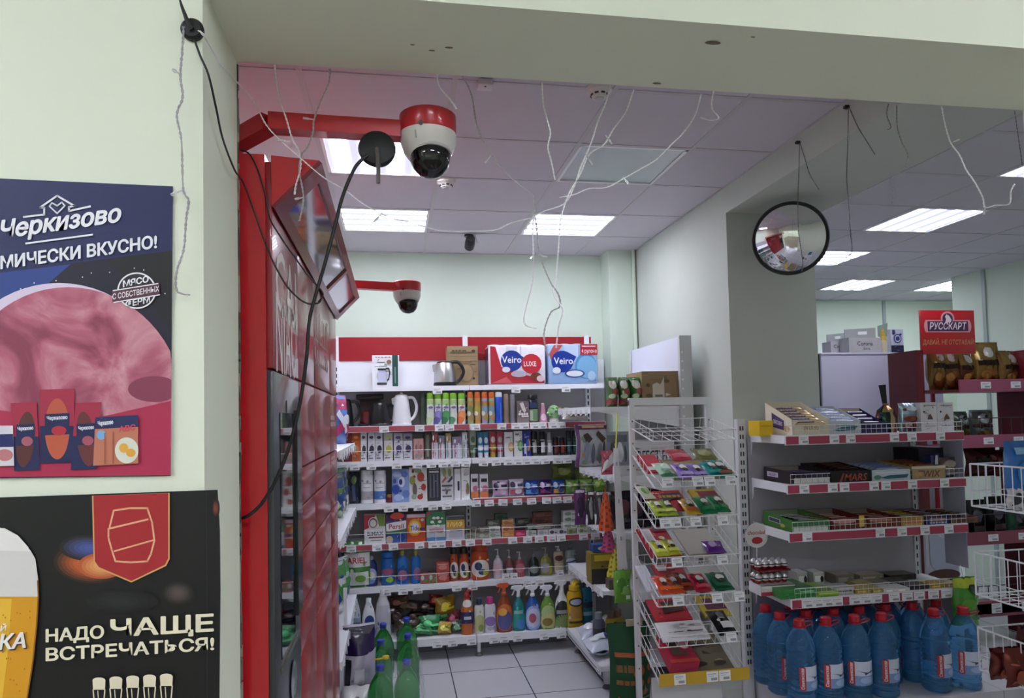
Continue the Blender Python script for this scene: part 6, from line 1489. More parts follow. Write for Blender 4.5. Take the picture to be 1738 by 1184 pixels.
def basket(zf, flat=False):
    zr = zf+(0.145 if not flat else 0.06); d = YR-YF; hb = 0.05
    mb = MB(); W = hw
    yf, yr_ = -d, -0.012
    for zz in (0, -hb):
        mb.tube([(-W, yf, zf+zz), (W, yf, zf+zz)], 0.0024, WR, 5)
        mb.tube([(-W, yr_, zr+zz), (W, yr_, zr+zz)], 0.0022, WR, 5)
        for s in (-1, 1): mb.tube([(s*W, yr_, zr+zz), (s*W, yf, zf+zz)], 0.0024, WR, 5)
    n = 9
    for i in range(n+1):
        x = -W+2*W*i/n
        mb.tube([(x, yf, zf), (x-0.006, yf, zf-hb), (x-0.006, yr_, zr-hb), (x, yr_, zr)], 0.0015, WR, 4)
    for i in range(1, 6):
        q = i/6
        for s in (-1, 1):
            mb.tube([(s*W, yr_+(yf-yr_)*q, zr+(zf-zr)*q), (s*W, yr_+(yf-yr_)*q, zr+(zf-zr)*q-hb)], 0.0014, WR, 4)
    for q in (0.3, 0.6): mb.tube([(-W, yr_+(yf-yr_)*q, zr+(zf-zr)*q-hb), (W, yr_+(yf-yr_)*q, zr+(zf-zr)*q-hb)], 0.0016, WR, 4)
    return mb.build('basket', rk), zr
BK_ = []
for i, zf in enumerate(fronts):
    b, zr = basket(zf) if i else basket(zf+0.035, True)
    BK_.append((b, zf, zr))
slope = math.atan2(0.145, YR-YF-0.012)
def onbasket(i, px, back, w, l, t_, col, decs, label, cat, seed, rz=0.0, name='pet_food_sachet', soft=True, lift=0.0, group=None):
    """a sachet or carton lying on the sloping floor of a basket; back = distance from the front wire"""
    b, zf, zr = BK_[i]
    Y = YF+0.012+back; z = zf-0.05+(zr-zf)*(back+0.012)/(YR-YF-0.012)+0.008+lift
    x = at(px, 900, Y=Y).x
    if soft: o = pillow(name, w, l, t_, col, decs, seed=seed, wr=0.002, crimp=0.05)
    else: o = carton(name, w, t_, l, col, decs)
    o.location = (x, Y, z+t_*0.5*math.cos(slope)); o.rotation_euler = (slope-math.radians(90), 0, rz)
    return tag(o, label, cat, group)
def cat_dec(c2, c3): return [('e', .55, .62, .22, .16, '#dcdad6'), ('e', .55, .42, .2, .1, '#3a3430'), ('r', .1, .12, .9, .28, c2), ('e', .25, .8, .15, .08, c3)]
SA = [
    (1, 1143, 0.02, .075, .13, '#a9c8ae', [('r', 0, 0, 1, .28, '#2f6a4a'), ('e', .6, .6, .3, .2, '#c9dccc'), ('r', .15, .35, .8, .45, '#8ab09a')], 'pale green sachet with dark green foot in the top basket', 0.06),
    (1, 1172, 0.02, .075, .12, '#8d72c4', cat_dec('#b09ad8', '#c87a9a'), 'violet sachet in the top basket, with pink corner', 0.0),
    (1, 1196, 0.015, .075, .115, '#7f68ba', cat_dec('#a48ed0', '#8a78c0'), 'violet sachet in the top basket, in the middle', 0.02),
    (1, 1222, 0.03, .075, .12, '#17898a', cat_dec('#2a9a92', '#17605c'), 'teal sachet in the top basket', 0.0),
    (1, 1240, 0.015, .085, .14, '#177a68', cat_dec('#7a4a34', '#25907a'), 'teal green sachet at the top basket end, kitten on it', 0.05),
    (1, 1165, 0.19, .1, .1, '#a82038', [('r', .1, .2, .9, .5, '#c85a6a')], 'red sachet at the rear of the top basket', 0.1),
    (1, 1205, 0.19, .1, .1, '#6a6a3a', [('e', .5, .5, .3, .3, '#8a8a52')], 'olive sachet at the rear of the top basket', -0.1),
    (2, 1125, 0.02, .06, .11, '#a4b83a', cat_dec('#c8d06a', '#7a9a3a'), 'lime sachet in the second basket, outer one', 0.0),
    (2, 1143, 0.02, .06, .11, '#9cb440', cat_dec('#d0d878', '#6a8a34'), 'lime sachet in the second basket, inner one', 0.03),
    (2, 1180, 0.02, .065, .11, '#c8a234', cat_dec('#b8603a', '#d8b85a'), 'yellow and orange sachet in the second basket', 0.0),
    (2, 1207, 0.02, .07, .12, '#1c7a48', cat_dec('#2c8a58', '#2a9060'), 'dark green sachet in the second basket, beside the yellow', 0.0),
    (2, 1230, 0.03, .07, .12, '#1f7f4c', cat_dec('#2f8f5c', '#1c6a40'), 'dark green sachet in the second basket, at its end', -0.04),
    (2, 1105, 0.17, .06, .1, '#c8ccb0', [('e', .5, .5, .3, .25, '#6a9a4a')], 'pale sachet at the rear of the second basket', 0.1),
    (3, 1124, 0.015, .06, .1, '#b4b836', cat_dec('#d4d868', '#5f8a50'), 'yellow green sachet in the third basket, outer one', 0.0),
    (3, 1146, 0.02, .06, .1, '#bcb838', cat_dec('#d8d870', '#5a7a4a'), 'yellow green sachet in the third basket, inner one', 0.05),
    (3, 1216, 0.015, .085, .08, '#6a3490', [('e', .4, .55, .2, .25, '#c0a8d8'), ('r', .1, .1, .8, .25, '#53287a')], 'purple sachet lying in the third basket', -0.1),
    (4, 1130, 0.015, .065, .11, '#cf4a2c', cat_dec('#d86a3a', '#e0705a'), 'orange red sachet in the fourth basket, at its outer end', 0.0),
    (4, 1150, 0.015, .065, .11, '#c8502a', cat_dec('#d07038', '#7a3424'), 'orange red sachet in the fourth basket, second one', 0.05),
    (4, 1166, 0.03, .06, .11, '#7a3020', cat_dec('#a8452c', '#5a2418'), 'brown sachet in the fourth basket', 0.08),
    (4, 1193, 0.015, .075, .11, '#b01c3a', cat_dec('#c84a60', '#8c1830'), 'crimson sachet in the fourth basket', 0.0),
    (4, 1228, 0.015, .09, .11, '#125a3c', cat_dec('#1d6a4a', '#0f4a30'), 'deep green sachet in the fourth basket', 0.0),
    (5, 1232, 0.005, .085, .14, '#1c1d20', [('e', .55, .72, .2, .16, '#6a6c70'), ('r', .3, .2, .9, .45, '#dcdcde'), ('r', .3, .55, .7, .6, '#9a9a9c')], 'black sachet in the fifth basket beside the white carton', 0.0),
]
for i, (b, px, bk, w, l, c, dec, lab, rz) in enumerate(SA):
    onbasket(b, px, bk, w*1.2, l*1.3, 0.02, c, dec, lab, 'sachet', 200+i, rz, group='pet food sachets', lift=0.022 if b in (2, 3, 4) else 0.004)
CA = [
    (1, 1118, 0.1, .10, .18, '#b01f33', [('r', .1, .1, .9, .3, '#d8c8c8')], 'red open carton under the pale green sachet'),
    (1, 1195, 0.03, .3, .2, '#8d7a5c', [('r', .02, .9, .98, .98, '#6a5a40')], 'flat brown carton lining the top basket'),
    (2, 1145, 0.1, .2, .19, '#a51c2e', [('p', [(.35, .3), (.7, .55), (.9, .5), (.95, .85), (.4, .8)], '#3a2018'), ('t', '~', .6, .65, .16, '#a88a4a', .6, .02), ('e', .8, .3, .1, .06, '#c8a8a0')], 'red carton with brown pattern under the second basket lime sachets'),
    (2, 1215, 0.1, .15, .19, '#b8a02c', [('r', .25, .3, .95, .85, '#8a2a40'), ('r', .35, .5, .9, .7, '#6a3a44')], 'yellow carton with maroon print in the second basket'),
    (3, 1130, 0.05, .16, .24, '#a01c30', [('r', .08, .45, .42, .95, '#c8c4c4'), ('r', .14, .5, .36, .9, '#a8a6a6'), ('e', .66, .6, .1, .06, '#c8b890'), ('r', .5, .85, .95, .98, '#6a2438')], 'red carton with white text block in the third basket'),
    (3, 1200, 0.03, .19, .24, '#b9b4b0', [('r', 0, 0, 1, .08, '#8f8472')], 'plain grey card carton in the third basket'),
    (4, 1105, 0.08, .06, .2, '#d2d2de', [('r', .1, .1, .9, .9, '#c4c6d4')], 'white card edge at the outer side of the fourth basket'),
    (4, 1150, 0.08, .16, .2, '#9c1c2e', [('r', .1, .7, .4, .95, '#b8b0ae'), ('e', .6, .8, .12, .06, '#8a8070'), ('e', .6, .4, .3, .2, '#6a2018')], 'red carton in the fourth basket behind the orange sachets'),
    (4, 1210, 0.07, .17, .2, '#aeaaa6', [('r', 0, 0, 1, .06, '#8a8074')], 'plain grey card carton in the fourth basket'),
    (5, 1140, 0.13, .2, .17, '#a81e2c', [('p', [(.3, .3), (.9, .4), (.9, .9), (.35, .8)], '#3c2216'), ('t', '~', .6, .6, .15, '#9a8044', .55, .02)], 'red carton with brown pattern at the rear of the fifth basket'),
    (5, 1215, 0.14, .15, .16, '#b09a2c', [('r', .2, .3, .95, .85, '#5a2440')], 'yellow carton with purple print at the rear of the fifth basket'),
    (5, 1160, 0.005, .25, .13, '#dcdce0', [('r', .3, .36, .5, .4, '#4a4a50'), ('r', .58, .37, .92, .41, '#4a4a50'), ('r', .0, .28, 1, .29, '#b8b8bc')], 'long white carton lid in the fifth basket'),
    (6, 1185, 0.03, .34, .27, '#6d6450', [('t', '~', .5, .78, .07, '#3a342a', .7, .02), ('r', .2, .6, .7, .68, '#4a4436'), ('e', .5, .14, .12, .06, '#3c362c'), ('e', .82, .14, .1, .06, '#3c362c')], 'large flat brown carton with dark print in the bottom basket'),
]
for i, (b, px, bk, w, l, c, dec, lab) in enumerate(CA):
    onbasket(b, px, bk, w, l, 0.012, c, dec, lab, 'carton', 0, 0, 'flat_carton', False, 0.0, 'cartons lining the baskets')
onbasket(6, 1155, 0.012, .15, .2, 0.06, '#b02848', [('r', .2, .25, .75, .8, '#5f5648'), ('r', 0, 0, 1, .12, '#c84a3c'), ('p', [(.5, .35), (.95, .35), (.9, .95), (.55, .95)], '#a8304c'), ('e', .72, .6, .18, .16, '#d8b4b8')], 'crimson box with white front edge in the bottom basket', 'box', 0, 0, 'pet_treat_box', False, 0.02)
for b, pxs in ((1, [1136, 1188, 1208, 1244]), (2, [1130, 1148, 1182, 1228]), (3, [1148, 1225]), (4, [1148, 1214, 1252]), (5, [1236])):
    for px in pxs:
        bo, zf, zr = BK_[b]; x = at(px, 900, Y=YF-0.006).x
        put_tag(bo, (x-cx, YF-YR-0.008, zf-0.048), (-0.25, 0, 0), 0.056, 0.045)
bo, zf, zr = BK_[6]
yr0 = MB(); yr0.box(-hw-0.01, hw+0.02, YF-YR-0.012, YF-YR-0.004, zf-0.055, zf+0.004, mat('#c8a02a', 'plastic')); yr0.build('yellow_price_rail', bo)
for px in (1152, 1207, 1228): put_tag(bo, (at(px, 1145, Y=YF).x-cx, YF-YR-0.015, zf-0.05), (-0.05, 0, 0), 0.06, 0.05)
MB().box(-hw, hw*0.7, -0.2, -0.19, zf-0.2, zf-0.06, mat('#c8c8ca', 'paint')).build('skirt_panel', rk)

# ------------------------------------------------------------------ confectionery gondola
GF, GB = 3.44, 3.82
gl0, gl1 = 2.07, 3.165
sg = thing('shelving_unit', 'confectionery shelving bay with four wired shelves over the water bottles', 'shelving', (2.6, GB, 0))
kx, ky = 2.6, GB
GZ = [at(1470, 736.5, Y=GF).z, at(1480, 817.5, Y=GF).z, at(1480, 897.5, Y=GF).z, at(1480, 1008.5, Y=GF).z]
zg0 = at(1253, 711, Y=GB).z
MB().box(gl0-0.02-kx, gl1-kx, -0.012, 0.0, 0.2, GZ[0]-0.01, mat('#a5a1aa', 'paint')).build('back_panel', sg)
for x, w_ in ((at(1258, 800, Y=GB).x, 0.05), (at(1551, 900, Y=GB).x, 0.03)):
    u = MB(); zt_ = zg0 if w_ > .04 else GZ[0]-0.01
    u.box(x-w_/2-kx, x+w_/2-kx, -0.02, 0.02, 0, zt_, mat('#d5d5d9', 'paint'))
    z = 0.3
    while z < zt_-0.03:
        for dx in ((-0.008, 0.008) if w_ > .04 else (0,)):
            u.box(x+dx-0.004-kx, x+dx+0.004-kx, -0.0215, -0.02, z, z+0.026, mat('#2c2c30', 'paint'))
        z += 0.05
    u.build('upright', sg)
MAG = mat('#a63a55', 'plastic')
GT = {0: [(1362, .9), (1414, .8), (1442, .7), (1516, .7), (1546, .7), (1594, .8)], 1: [(1360, .8), (1408, .9), (1428, .9), (1478, .9), (1498, .9), (1543, .8), (1597, .8)], 2: [(1362, .8), (1485, .9), (1522, .8), (1561, .8), (1601, .8)], 3: [(1358, .9), (1375, .9), (1392, .9), (1408, .9), (1438, .9), (1456, .9), (1474, .9), (1504, .9), (1526, .9), (1546, .9), (1570, .9), (1592, .9), (1610, .9)]}
for i, z in enumerate(GZ):
    s = MB(); drop = 0.02 if i == 0 else 0.045
    x0, x1 = gl0-kx, gl1-kx
    s.prism([(x0, GF-ky+0.006, z-0.025), (x0, 0, z-0.025+drop*0), (x0, 0, z), (x0, GF-ky+0.006, z)], (x1-x0, 0, 0), mat('#dfdfe4', 'paint'))
    s.box(x0, x1, GF-ky, GF-ky+0.006, z-0.048, z+0.004, WH)
    s.prism([(x0-0.002, GF-ky+0.005, z-0.04), (x0-0.002, -0.03, z-0.04), (x0-0.002, -0.01, z-0.12), (x0-0.002, 0, z-0.12), (x0-0.002, 0, z+0.012), (x0-0.002, GF-ky+0.005, z+0.004)], (0.004, 0, 0), WH)
    s = s.build('shelf', sg)
    MB().box(x0+0.005, x1-0.005, GF-ky-0.005, GF-ky, z-0.044, z-0.002, MAG).build('price_rail', s)
    for px, _ in GT[i]:
        x = at(px, 740, Y=GF).x; put_tag(s, (x-kx, GF-ky-0.009, z-0.043), (RNG.uniform(-.04, .04), 0, 0), 0.066 if i == 3 else 0.056, 0.043)
    fw = MB(); zz = z+0.055; xa = x0+(0.03 if i else 0.02); xb = x1
    for h_ in (0.055, 0.03, 0.004): fw.tube([(xa, GF-ky+0.012, z+h_), (xb, GF-ky+0.012, z+h_)], 0.0018 if h_ > .05 else 0.0012, WIRE, 4)
    n = 34
    for j in range(n+1):
        x = xa+(xb-xa)*j/n; fw.tube([(x, GF-ky+0.012, z+0.055), (x, GF-ky+0.012, z)], 0.0011, WIRE, 4)
    fw.build('wire_guard', s)
MB().box(gl0-0.02-kx, gl1-kx, -0.36, 0, 0, 0.25, mat('#c9c9ce', 'paint')).build('plinth', sg)
xp = at(1622, 850, Y=3.52).x
gp_ = clear('grey_acrylic', '#b9b9c8', 0.25, 0.4)
MB().box(gl1+0.004-kx, gl1+0.009-kx, 3.46-ky, 3.62-ky, GZ[2]-0.25, GZ[0]-0.02, gp_).build('acrylic_side', sg)

def gspot(i, x0, x1, yt, dy):
    Y = GF+dy; z = GZ[i]; xa = at(x0, 740+80*i, Y=Y).x; xb = at(x1, 740+80*i, Y=Y).x
    p = at((x0+x1)/2, yt, Y=Y)
    return (xa+xb)/2, Y, xb-xa, p.z-z
def gplace(fn, i, x0, x1, yt, dy, label, cat, rz=0, group=None, dz=0):
    X, Y, w, h = gspot(i, x0, x1, yt, dy); o = fn(w, h); o.location = (X, Y, GZ[i]+0.001+dz); o.rotation_euler = (0, 0, rz)
    return tag(o, label, cat, group)
def bars_in(i, X, Y0, dz, n, w, dy, col, decs, label, name='chocolate_bar', tilt=0.0, layers=1, grp='chocolate bars', bw=0.035, cat='chocolate bar'):
    """wrapped bars lying across a tray; each is a thing"""
    ws = ['in front', 'second back', 'third back', 'fourth back', 'fifth back', 'at the back', 'last']
    for k in range(n):
        key = 'bar'+label
        product(key, lambda: bar_wrap(name, w, bw, 0.02, col, decs), '%s, %s of its tray' % (label, ws[k] if k < n-1 or k == 0 else 'rearmost'), cat, (X+RNG.uniform(-.004, .004), Y0+k*dy, GZ[i]+dz+k*dy*math.tan(tilt)), (tilt, 0, RNG.uniform(-.05, .05)), grp)
# top shelf
def ytray(w, h): return tray('display_tray', w, 0.27, h, '#d9d2b8', '#cfc8b0', rear=h+0.1, decs=[('t', 'SNICKERS', .5, .5, .3, '#a8794a', .4, .02)], tilt_side=[('r', .0, .0, 1, 1, '#e2dbc6'), ('p', [(.25, .3), (.72, .25), (.72, .72), (.25, .8)], '#4c3b70'), ('t', 'SNICKERS', .48, .52, .16, '#d8d0e4', .4, .02), ('e', .82, .35, .12, .16, '#c8a070')])
X, Y, w, h = gspot(0, 1322, 1384, 708, 0.14)
o = gplace(lambda w, h: ytray(w, h), 0, 1322, 1384, 712, 0.155, 'cream coloured tray of white chocolate bars tilted up at the top shelf end', 'display tray')
bars_in(0, o.location.x, Y-0.11, 0.06, 6, w*0.88, 0.042, '#d9bd92', [('r', .05, .15, .6, .85, '#3a2c54'), ('t', 'SNICKERS', .33, .5, .4, '#e4dcec', .5, .03)], 'white chocolate bar in cream wrapper', tilt=math.atan2(0.1, 0.27))
gplace(lambda w, h: carton('egg_box', w, 0.12, h, '#e0b818', [('r', .1, .6, .9, .7, '#c8a010')]), 0, 1280, 1303, 714, 0.2, 'small yellow box at the end of the top confectionery shelf', 'box')
o = gplace(lambda w, h: tray('display_tray', w, 0.24, h, '#c4c9d0', '#b4bac2', rear=h+0.085, decs=[('p', [(.1, .35), (.4, .55), (.9, .6), (.8, .3), (.3, .25)], '#2c6a78'), ('r', .2, .6, .8, .75, '#8a9aa8')]), 0, 1386, 1438, 714, 0.14, 'pale grey tray of blue white bars on the top shelf', 'display tray')
bars_in(0, o.location.x, o.location.y-0.09, 0.062, 5, w*0.8, 0.045, '#c9d3e4', [('r', .1, .3, .9, .7, '#3a58a8'), ('t', 'BOUNTY', .5, .5, .35, '#eef2fa', .7, .03)], 'coconut bar in white and blue wrapper', tilt=math.atan2(0.085, 0.24))
o = gplace(lambda w, h: tray('display_tray', w, 0.24, h, '#2a2258', '#c2b09a', rear=h+0.1, decs=[('r', .05, .1, .95, .3, '#382e6c')]), 0, 1438, 1484, 722, 0.14, 'dark violet tray with beige back flap on the top shelf', 'display tray')
bars_in(0, o.location.x, o.location.y-0.08, 0.05, 4, 0.11, 0.045, '#5a5478', [('r', .1, .3, .9, .7, '#c8c4d4')], 'violet wrapped bar', tilt=math.atan2(0.1, 0.24))
# gift bag tied at the neck
X, Y, w, h = gspot(0, 1486, 1524, 650, 0.13)
t = thing('gift_bag', 'dark sweet bag tied at the neck with its black top standing up', 'gift bag', (X, Y, GZ[0]+0.001))
pr = [(0.052, 0), (0.06, 0.02), (0.06, h*0.3), (0.046, h*0.45), (0.012, h*0.56), (0.01, h*0.6)]
def gb(u, v):
    k = v*(len(pr)-1); a = int(min(k, len(pr)-2)); q = k-a; r = pr[a][0]+(pr[a+1][0]-pr[a][0])*q; z = pr[a][1]+(pr[a+1][1]-pr[a][1])*q
    r *= 1+0.07*math.sin(u*6.283*7+z*60); return (r*math.cos(u*6.283), r*0.8*math.sin(u*6.283), z)
gm = MB(); gm.grid(gb, 30, 20, mat('#23302c', 'foil'), pick=lambda u, v: mat(['#23302c', '#6a3a34', '#2c5a48', '#b89a78', '#1c2422'][(int(u*15)*3+int(v*10)*5) % 5], 'foil') if v < .55 else mat('#b08a5c' if .6 < u < .85 and v < .8 else '#1c2824', 'foil')); gm.build('bag', t)
tb = MB(); tb.prism([(-0.01, 0, h*0.58), (0.012, 0, h*0.58), (0.008, 0, h*0.97), (-0.03, 0, h*0.96)], (0, 0.012, 0), mat('#1c2420', 'foil')); tb.build('bag_top', t)
MB().tube(ring([(0.014*math.cos(a), 0.014*math.sin(a), h*0.575) for a in [i*0.7 for i in range(10)]]), 0.004, mat('#a85a70', 'gloss'), 6).build('ribbon', t)
X, Y, w, h = gspot(0, 1526, 1556, 684, 0.12)
o = pillow('sweet_bag', w, h, 0.07, '#8fa0ac', [('r', .0, .62, 1, .98, '#a8bac8'), ('e', .5, .45, .42, .1, '#8a4438'), ('e', .5, .2, .4, .14, '#6a4034'), ('e', .3, .25, .15, .1, '#b8a08a'), ('e', .7, .2, .15, .1, '#a84a40'), ('e', .5, .8, .3, .08, '#dfe8ee')], 'foil', 301, crimp=0.05)
o.location = (X, Y, GZ[0]+0.002); tag(o, 'silver foil sweet bag between the gift bag and the white cartons', 'bag')
for i, (x0, x1) in enumerate([(1558, 1585), (1586, 1613)]):
    gplace(lambda w, h: carton('truffle_box', w, 0.06, h, '#dcd8da', [('p', [(.35, .42), (.72, .42), (.66, .5), (.55, .62), (.45, .56), (.4, .5)], '#6a4c3a'), ('r', .15, .88, .9, .91, '#8a8484'), ('r', .2, .18, .85, .2, '#8a8484'), ('e', .15, .68, .06, .035, '#3a3436')]), 0, x0, x1, 683, 0.1,
           ['white truffle carton next to the silver bag', 'white truffle carton at the shelf end'][i], 'box', group='white truffle cartons')
# second shelf
X, Y, w, h = gspot(1, 1318, 1382, 788, 0.05)
def snick(w, h): return tray('display_tray', w, 0.3, h, '#2b1f26', '#8f8a80', rear=h+0.012, decs=[('r', .02, .08, .98, .5, '#d8d4d0')]+[('r', .02+.16*j, .08, .03+.16*j, .5, '#8a8484') for j in range(1, 6)]+[('r', .05, .55, .95, .9, '#241a34')], tilt_side=[('r', .12, .35, .5, .72, '#cfc6dc'), ('t', 'SNICKERS', .31, .53, .2, '#4a2f74', .34, .03)])
o = gplace(snick, 1, 1321, 1382, 797, 0.165, 'dark brown tray of chocolate bars at the end of the second shelf', 'display tray')
bars_in(1, o.location.x, Y-0.02, 0.042, 5, w*0.9, 0.045, '#2c2030', [('r', .15, .25, .85, .75, '#5a4a7a')], 'dark chocolate bar in violet brown wrapper')
o = gplace(lambda w, h: tray('display_tray', w, 0.28, h, '#171616', '#3a2c24', rear=h+0.03, decs=[('t', 'MARS', .62, .45, .6, '#a84634', .6, .02, .25), ('p', [(.2, .0), (.3, .8), (.34, .8), (.26, 0)], '#8a3a2c')]), 1, 1384, 1451, 796, 0.15, 'black tray with red lettering on the second shelf', 'display tray')
bars_in(1, o.location.x, o.location.y-0.1, 0.058, 5, 0.15, 0.045, '#2a1c16', [('r', .15, .25, .85, .75, '#6a3a2a')], 'black and red chocolate bar', tilt=0.1)
o = gplace(lambda w, h: tray('display_tray', w, 0.28, h, '#c2ccd4', '#aab4c0', rear=h+0.02, decs=[('p', [(.2, .3), (.45, .5), (.95, .55), (.9, .25), (.4, .18)], '#2a5a6c'), ('e', .15, .35, .1, .2, '#4a8a72'), ('r', .1, .7, .9, .8, '#dde4ea')]), 1, 1452, 1516, 794, 0.15, 'white and teal tray on the second shelf', 'display tray')
bars_in(1, o.location.x, o.location.y-0.1, 0.055, 5, 0.15, 0.045, '#c0cce6', [('r', .1, .25, .9, .75, '#4a68b8')], 'blue white coconut bar in the teal tray', tilt=0.08)
o = gplace(lambda w, h: tray('display_tray', w, 0.28, h, '#a8946c', '#8a6a4a', rear=h+0.02, decs=[('r', 0, .8, 1, 1, '#d8ccb4'), ('t', 'TWIX', .52, .42, .5, '#7a3428', .7, .03, .2), ('e', .2, .4, .12, .2, '#c09a5a')]), 1, 1518, 1574, 788, 0.15, 'golden tray with brown red lettering on the second shelf', 'display tray')
bars_in(1, o.location.x, o.location.y-0.1, 0.065, 5, 0.13, 0.045, '#a8703a', [('r', .15, .25, .85, .75, '#7a2c20')], 'gold wrapped biscuit bar', tilt=0.08)
o = gplace(lambda w, h: carton('chocolate_box', w, 0.3, h, '#1d1a2e', [('r', .1, .6, .9, .8, '#2e2a50')]), 1, 1530, 1590, 758, 0.33-0.02, 'dark navy box standing at the rear of the second shelf', 'box')
o = gplace(lambda w, h: carton('chocolate_pack', w, 0.05, h, '#252a66', [('p', [(.4, .6), (.8, .6), (.75, 1), (.5, 1)], '#c9c8d8'), ('r', .1, .3, .9, .5, '#343a80')], 'film'), 1, 1576, 1590, 772, 0.07, 'small blue pack with white peak on the second shelf', 'pack')
o = gplace(lambda w, h: pillow('nut_bag', w, h, 0.08, '#7a6a64', [('e', .5, .7, .35, .18, '#b8a498'), ('e', .4, .35, .3, .2, '#9a8a84'), ('r', .1, .1, .9, .25, '#c0bcc0')], 'foil', 305), 1, 1592, 1622, 776, 0.08, 'glittering brown foil bag at the end of the second shelf', 'bag')
# third shelf
X, Y, w, h = gspot(2, 1318, 1380, 866, 0.05)
o = gplace(lambda w, h: tray('display_tray', w, 0.3, h, '#3f7a30', '#8a9a7a', rear=h+0.02, decs=[('r', .02, .05, .95, .4, '#cfd6cf')]+[('r', .02+.15*j, .05, .03+.15*j, .4, '#8a968a') for j in range(1, 6)]+[('r', .05, .5, .95, .85, '#3a6a4a')], tilt_side=[('r', .2, .4, .6, .75, '#cfcfd8'), ('r', .22, .44, .58, .71, '#3a3a4c'), ('e', .68, .35, .08, .14, '#c8b04a')]), 2, 1320, 1381, 876, 0.165, 'bright green tray of bars at the end of the third shelf', 'display tray')
bars_in(2, o.location.x, Y-0.02, 0.046, 5, w*0.9, 0.045, '#2a3a2c', [('r', .15, .25, .85, .75, '#a8b0b0'), ('e', .8, .5, .1, .3, '#a85a4a')], 'dark green wrapped bar')
for i, (x0, x1, c, dec, lab) in enumerate([(1385, 1440, '#6a2420', [('e', .4, .7, .35, .2, '#c08a84'), ('r', .84, .2, 1, 1.1, '#d8b83a')], 'brown red tray with yellow tab on the third shelf'), (1445, 1500, '#74301f', [('e', .4, .75, .35, .15, '#b87a60')], 'brown red tray without tab on the third shelf'), (1502, 1538, '#b8923a', [('e', .5, .5, .4, .3, '#c8744a'), ('r', .1, .1, .9, .3, '#c8b04a')], 'yellow tray with orange print on the third shelf'),
        (1542, 1580, '#25427c', [('r', .15, .5, .85, .9, '#a87c78'), ('t', '~', .5, .3, .25, '#b8c4dc', .7, .03)], 'deep blue tray on the third shelf'), (1583, 1628, '#7a5c44', [('e', .5, .5, .4, .3, '#5a3a2c')], 'brown tray at the far end of the third shelf')]):
    o = gplace(lambda w, h: tray('display_tray', w, 0.28, h, c, '#8a8478', rear=h+0.012, decs=dec), 2, x0, x1, 872, 0.155, lab, 'display tray')
    bars_in(2, o.location.x, o.location.y-0.09, 0.036, 4, (gspot(2, x0, x1, 872, .1)[2])*0.85, 0.055, ['#a8847c', '#8a5a44', '#b09a5a', '#7a4038', '#6a4a3a'][i], [('r', .15, .25, .85, .75, ['#c09a94', '#a8745c', '#c8b47a', '#a8a0a8', '#8a6a54'][i])], ['pink brown wafer bar', 'chestnut wafer bar', 'yellow wafer bar', 'maroon milk bar', 'cocoa wafer bar'][i])
# fourth shelf
egg = mat('#b9b4b8', 'foil')
def egg_fn():
    r = bpy.data.objects.new('chocolate_egg', None); COL.objects.link(r)
    m = MB(); pr = [(0.0205*math.sin(math.pi*j/10)*(1.0 if j < 5 else 1.0), 0.029-0.029*math.cos(math.pi*j/10)) for j in range(1, 10)]
    m.lathe([(0.001, 0)]+pr+[(0.001, 0.058)], None, 14, mats=[mat('#a8262c', 'foil')]*4+[mat('#d2ced2', 'foil')]*7, caps=False); m.build('foil_shell', r)
    MB().lathe([(0.0209, 0.028), (0.0209, 0.034)], mat('#4c3a3a', 'foil'), 14, caps=False).build('printed_band', r)
    return r
rows = []
EX = [1283, 1296, 1309, 1322]
nm_r = ['lower layer', 'upper layer']
EX = [1287, 1298, 1309, 1320, 1331]
WHO = ['by the shelf bracket', 'second from the bracket', 'third from the bracket', 'fourth from the bracket', 'farthest from the bracket']
eb = at(1310, 980, Y=GF+0.17)
for lay in range(2):
    for k, dy in enumerate((0.0, 0.05)):
        for j, px in enumerate(EX):
            p = at(px, 980, Y=GF+0.15)
            product('egg', egg_fn, 'foil chocolate egg, %s, %s row, %s' % (nm_r[lay], ['front', 'rear'][k], WHO[j]), 'chocolate egg', (p.x, GF+0.15+dy, GZ[3]+0.058+lay*0.075), (0, 0, j), 'foil chocolate eggs')
o = MB()
for zz in (0.0, 0.052): o.box(-0.1, 0.1, -0.05, 0.08, zz, zz+0.004, mat('#dedcdc', 'card'))
for zz in (0.128, 0.132): o.box(-0.092, 0.092, -0.035, 0.07, zz-0.002, zz, mat('#8a2c34', 'card'))
for sx_ in (-1, 1): o.box(sx_*0.1-0.002, sx_*0.1+0.002, -0.05, 0.08, 0, 0.056, mat('#dedcdc', 'card'))
o.box(-0.1, 0.1, -0.05, -0.048, 0, 0.056, mat('#dedcdc', 'card')); o.box(-0.1, 0.1, -0.052, -0.05, 0, 0.02, mat('#b0324a', 'card'))
o = o.build('egg_tray'); o.location = (eb.x, GF+0.16, GZ[3]+0.001)
tag(o, 'white and red tray holding two layers of foil eggs', 'display tray')
mb = MB(); mb.lathe([(0.07, 0), (0.07, 0.003)], mat('#dad6d4', 'paper'), 24, M=Matrix.Rotation(math.radians(90), 4, 'X'))
decals(mb, [('e', .5, .5, .46, .46, '#d8d2d0'), ('t', 'chocoball', .5, .62, .16, '#a8343c', .8, .02), ('e', .5, .3, .24, .14, '#a8242e')], lambda u, v, L: Vector(((u-.5)*.14, -0.0035-EPS*L, (v-.5)*.14)), .14, .14)
o = mb.build('round_sign'); p = at(1284, 908, Y=GF+0.24); o.location = p; tag(o, 'round white and red card sign above the foil eggs', 'sign')
m2 = MB().tube([Vector((0, 0.002, -0.03)), Vector((0.0, 0.005, GZ[3]+0.02-p.z))], 0.003, mat('#d8d4d2', 'plastic'), 5).build('sign_stem'); m2.parent = o
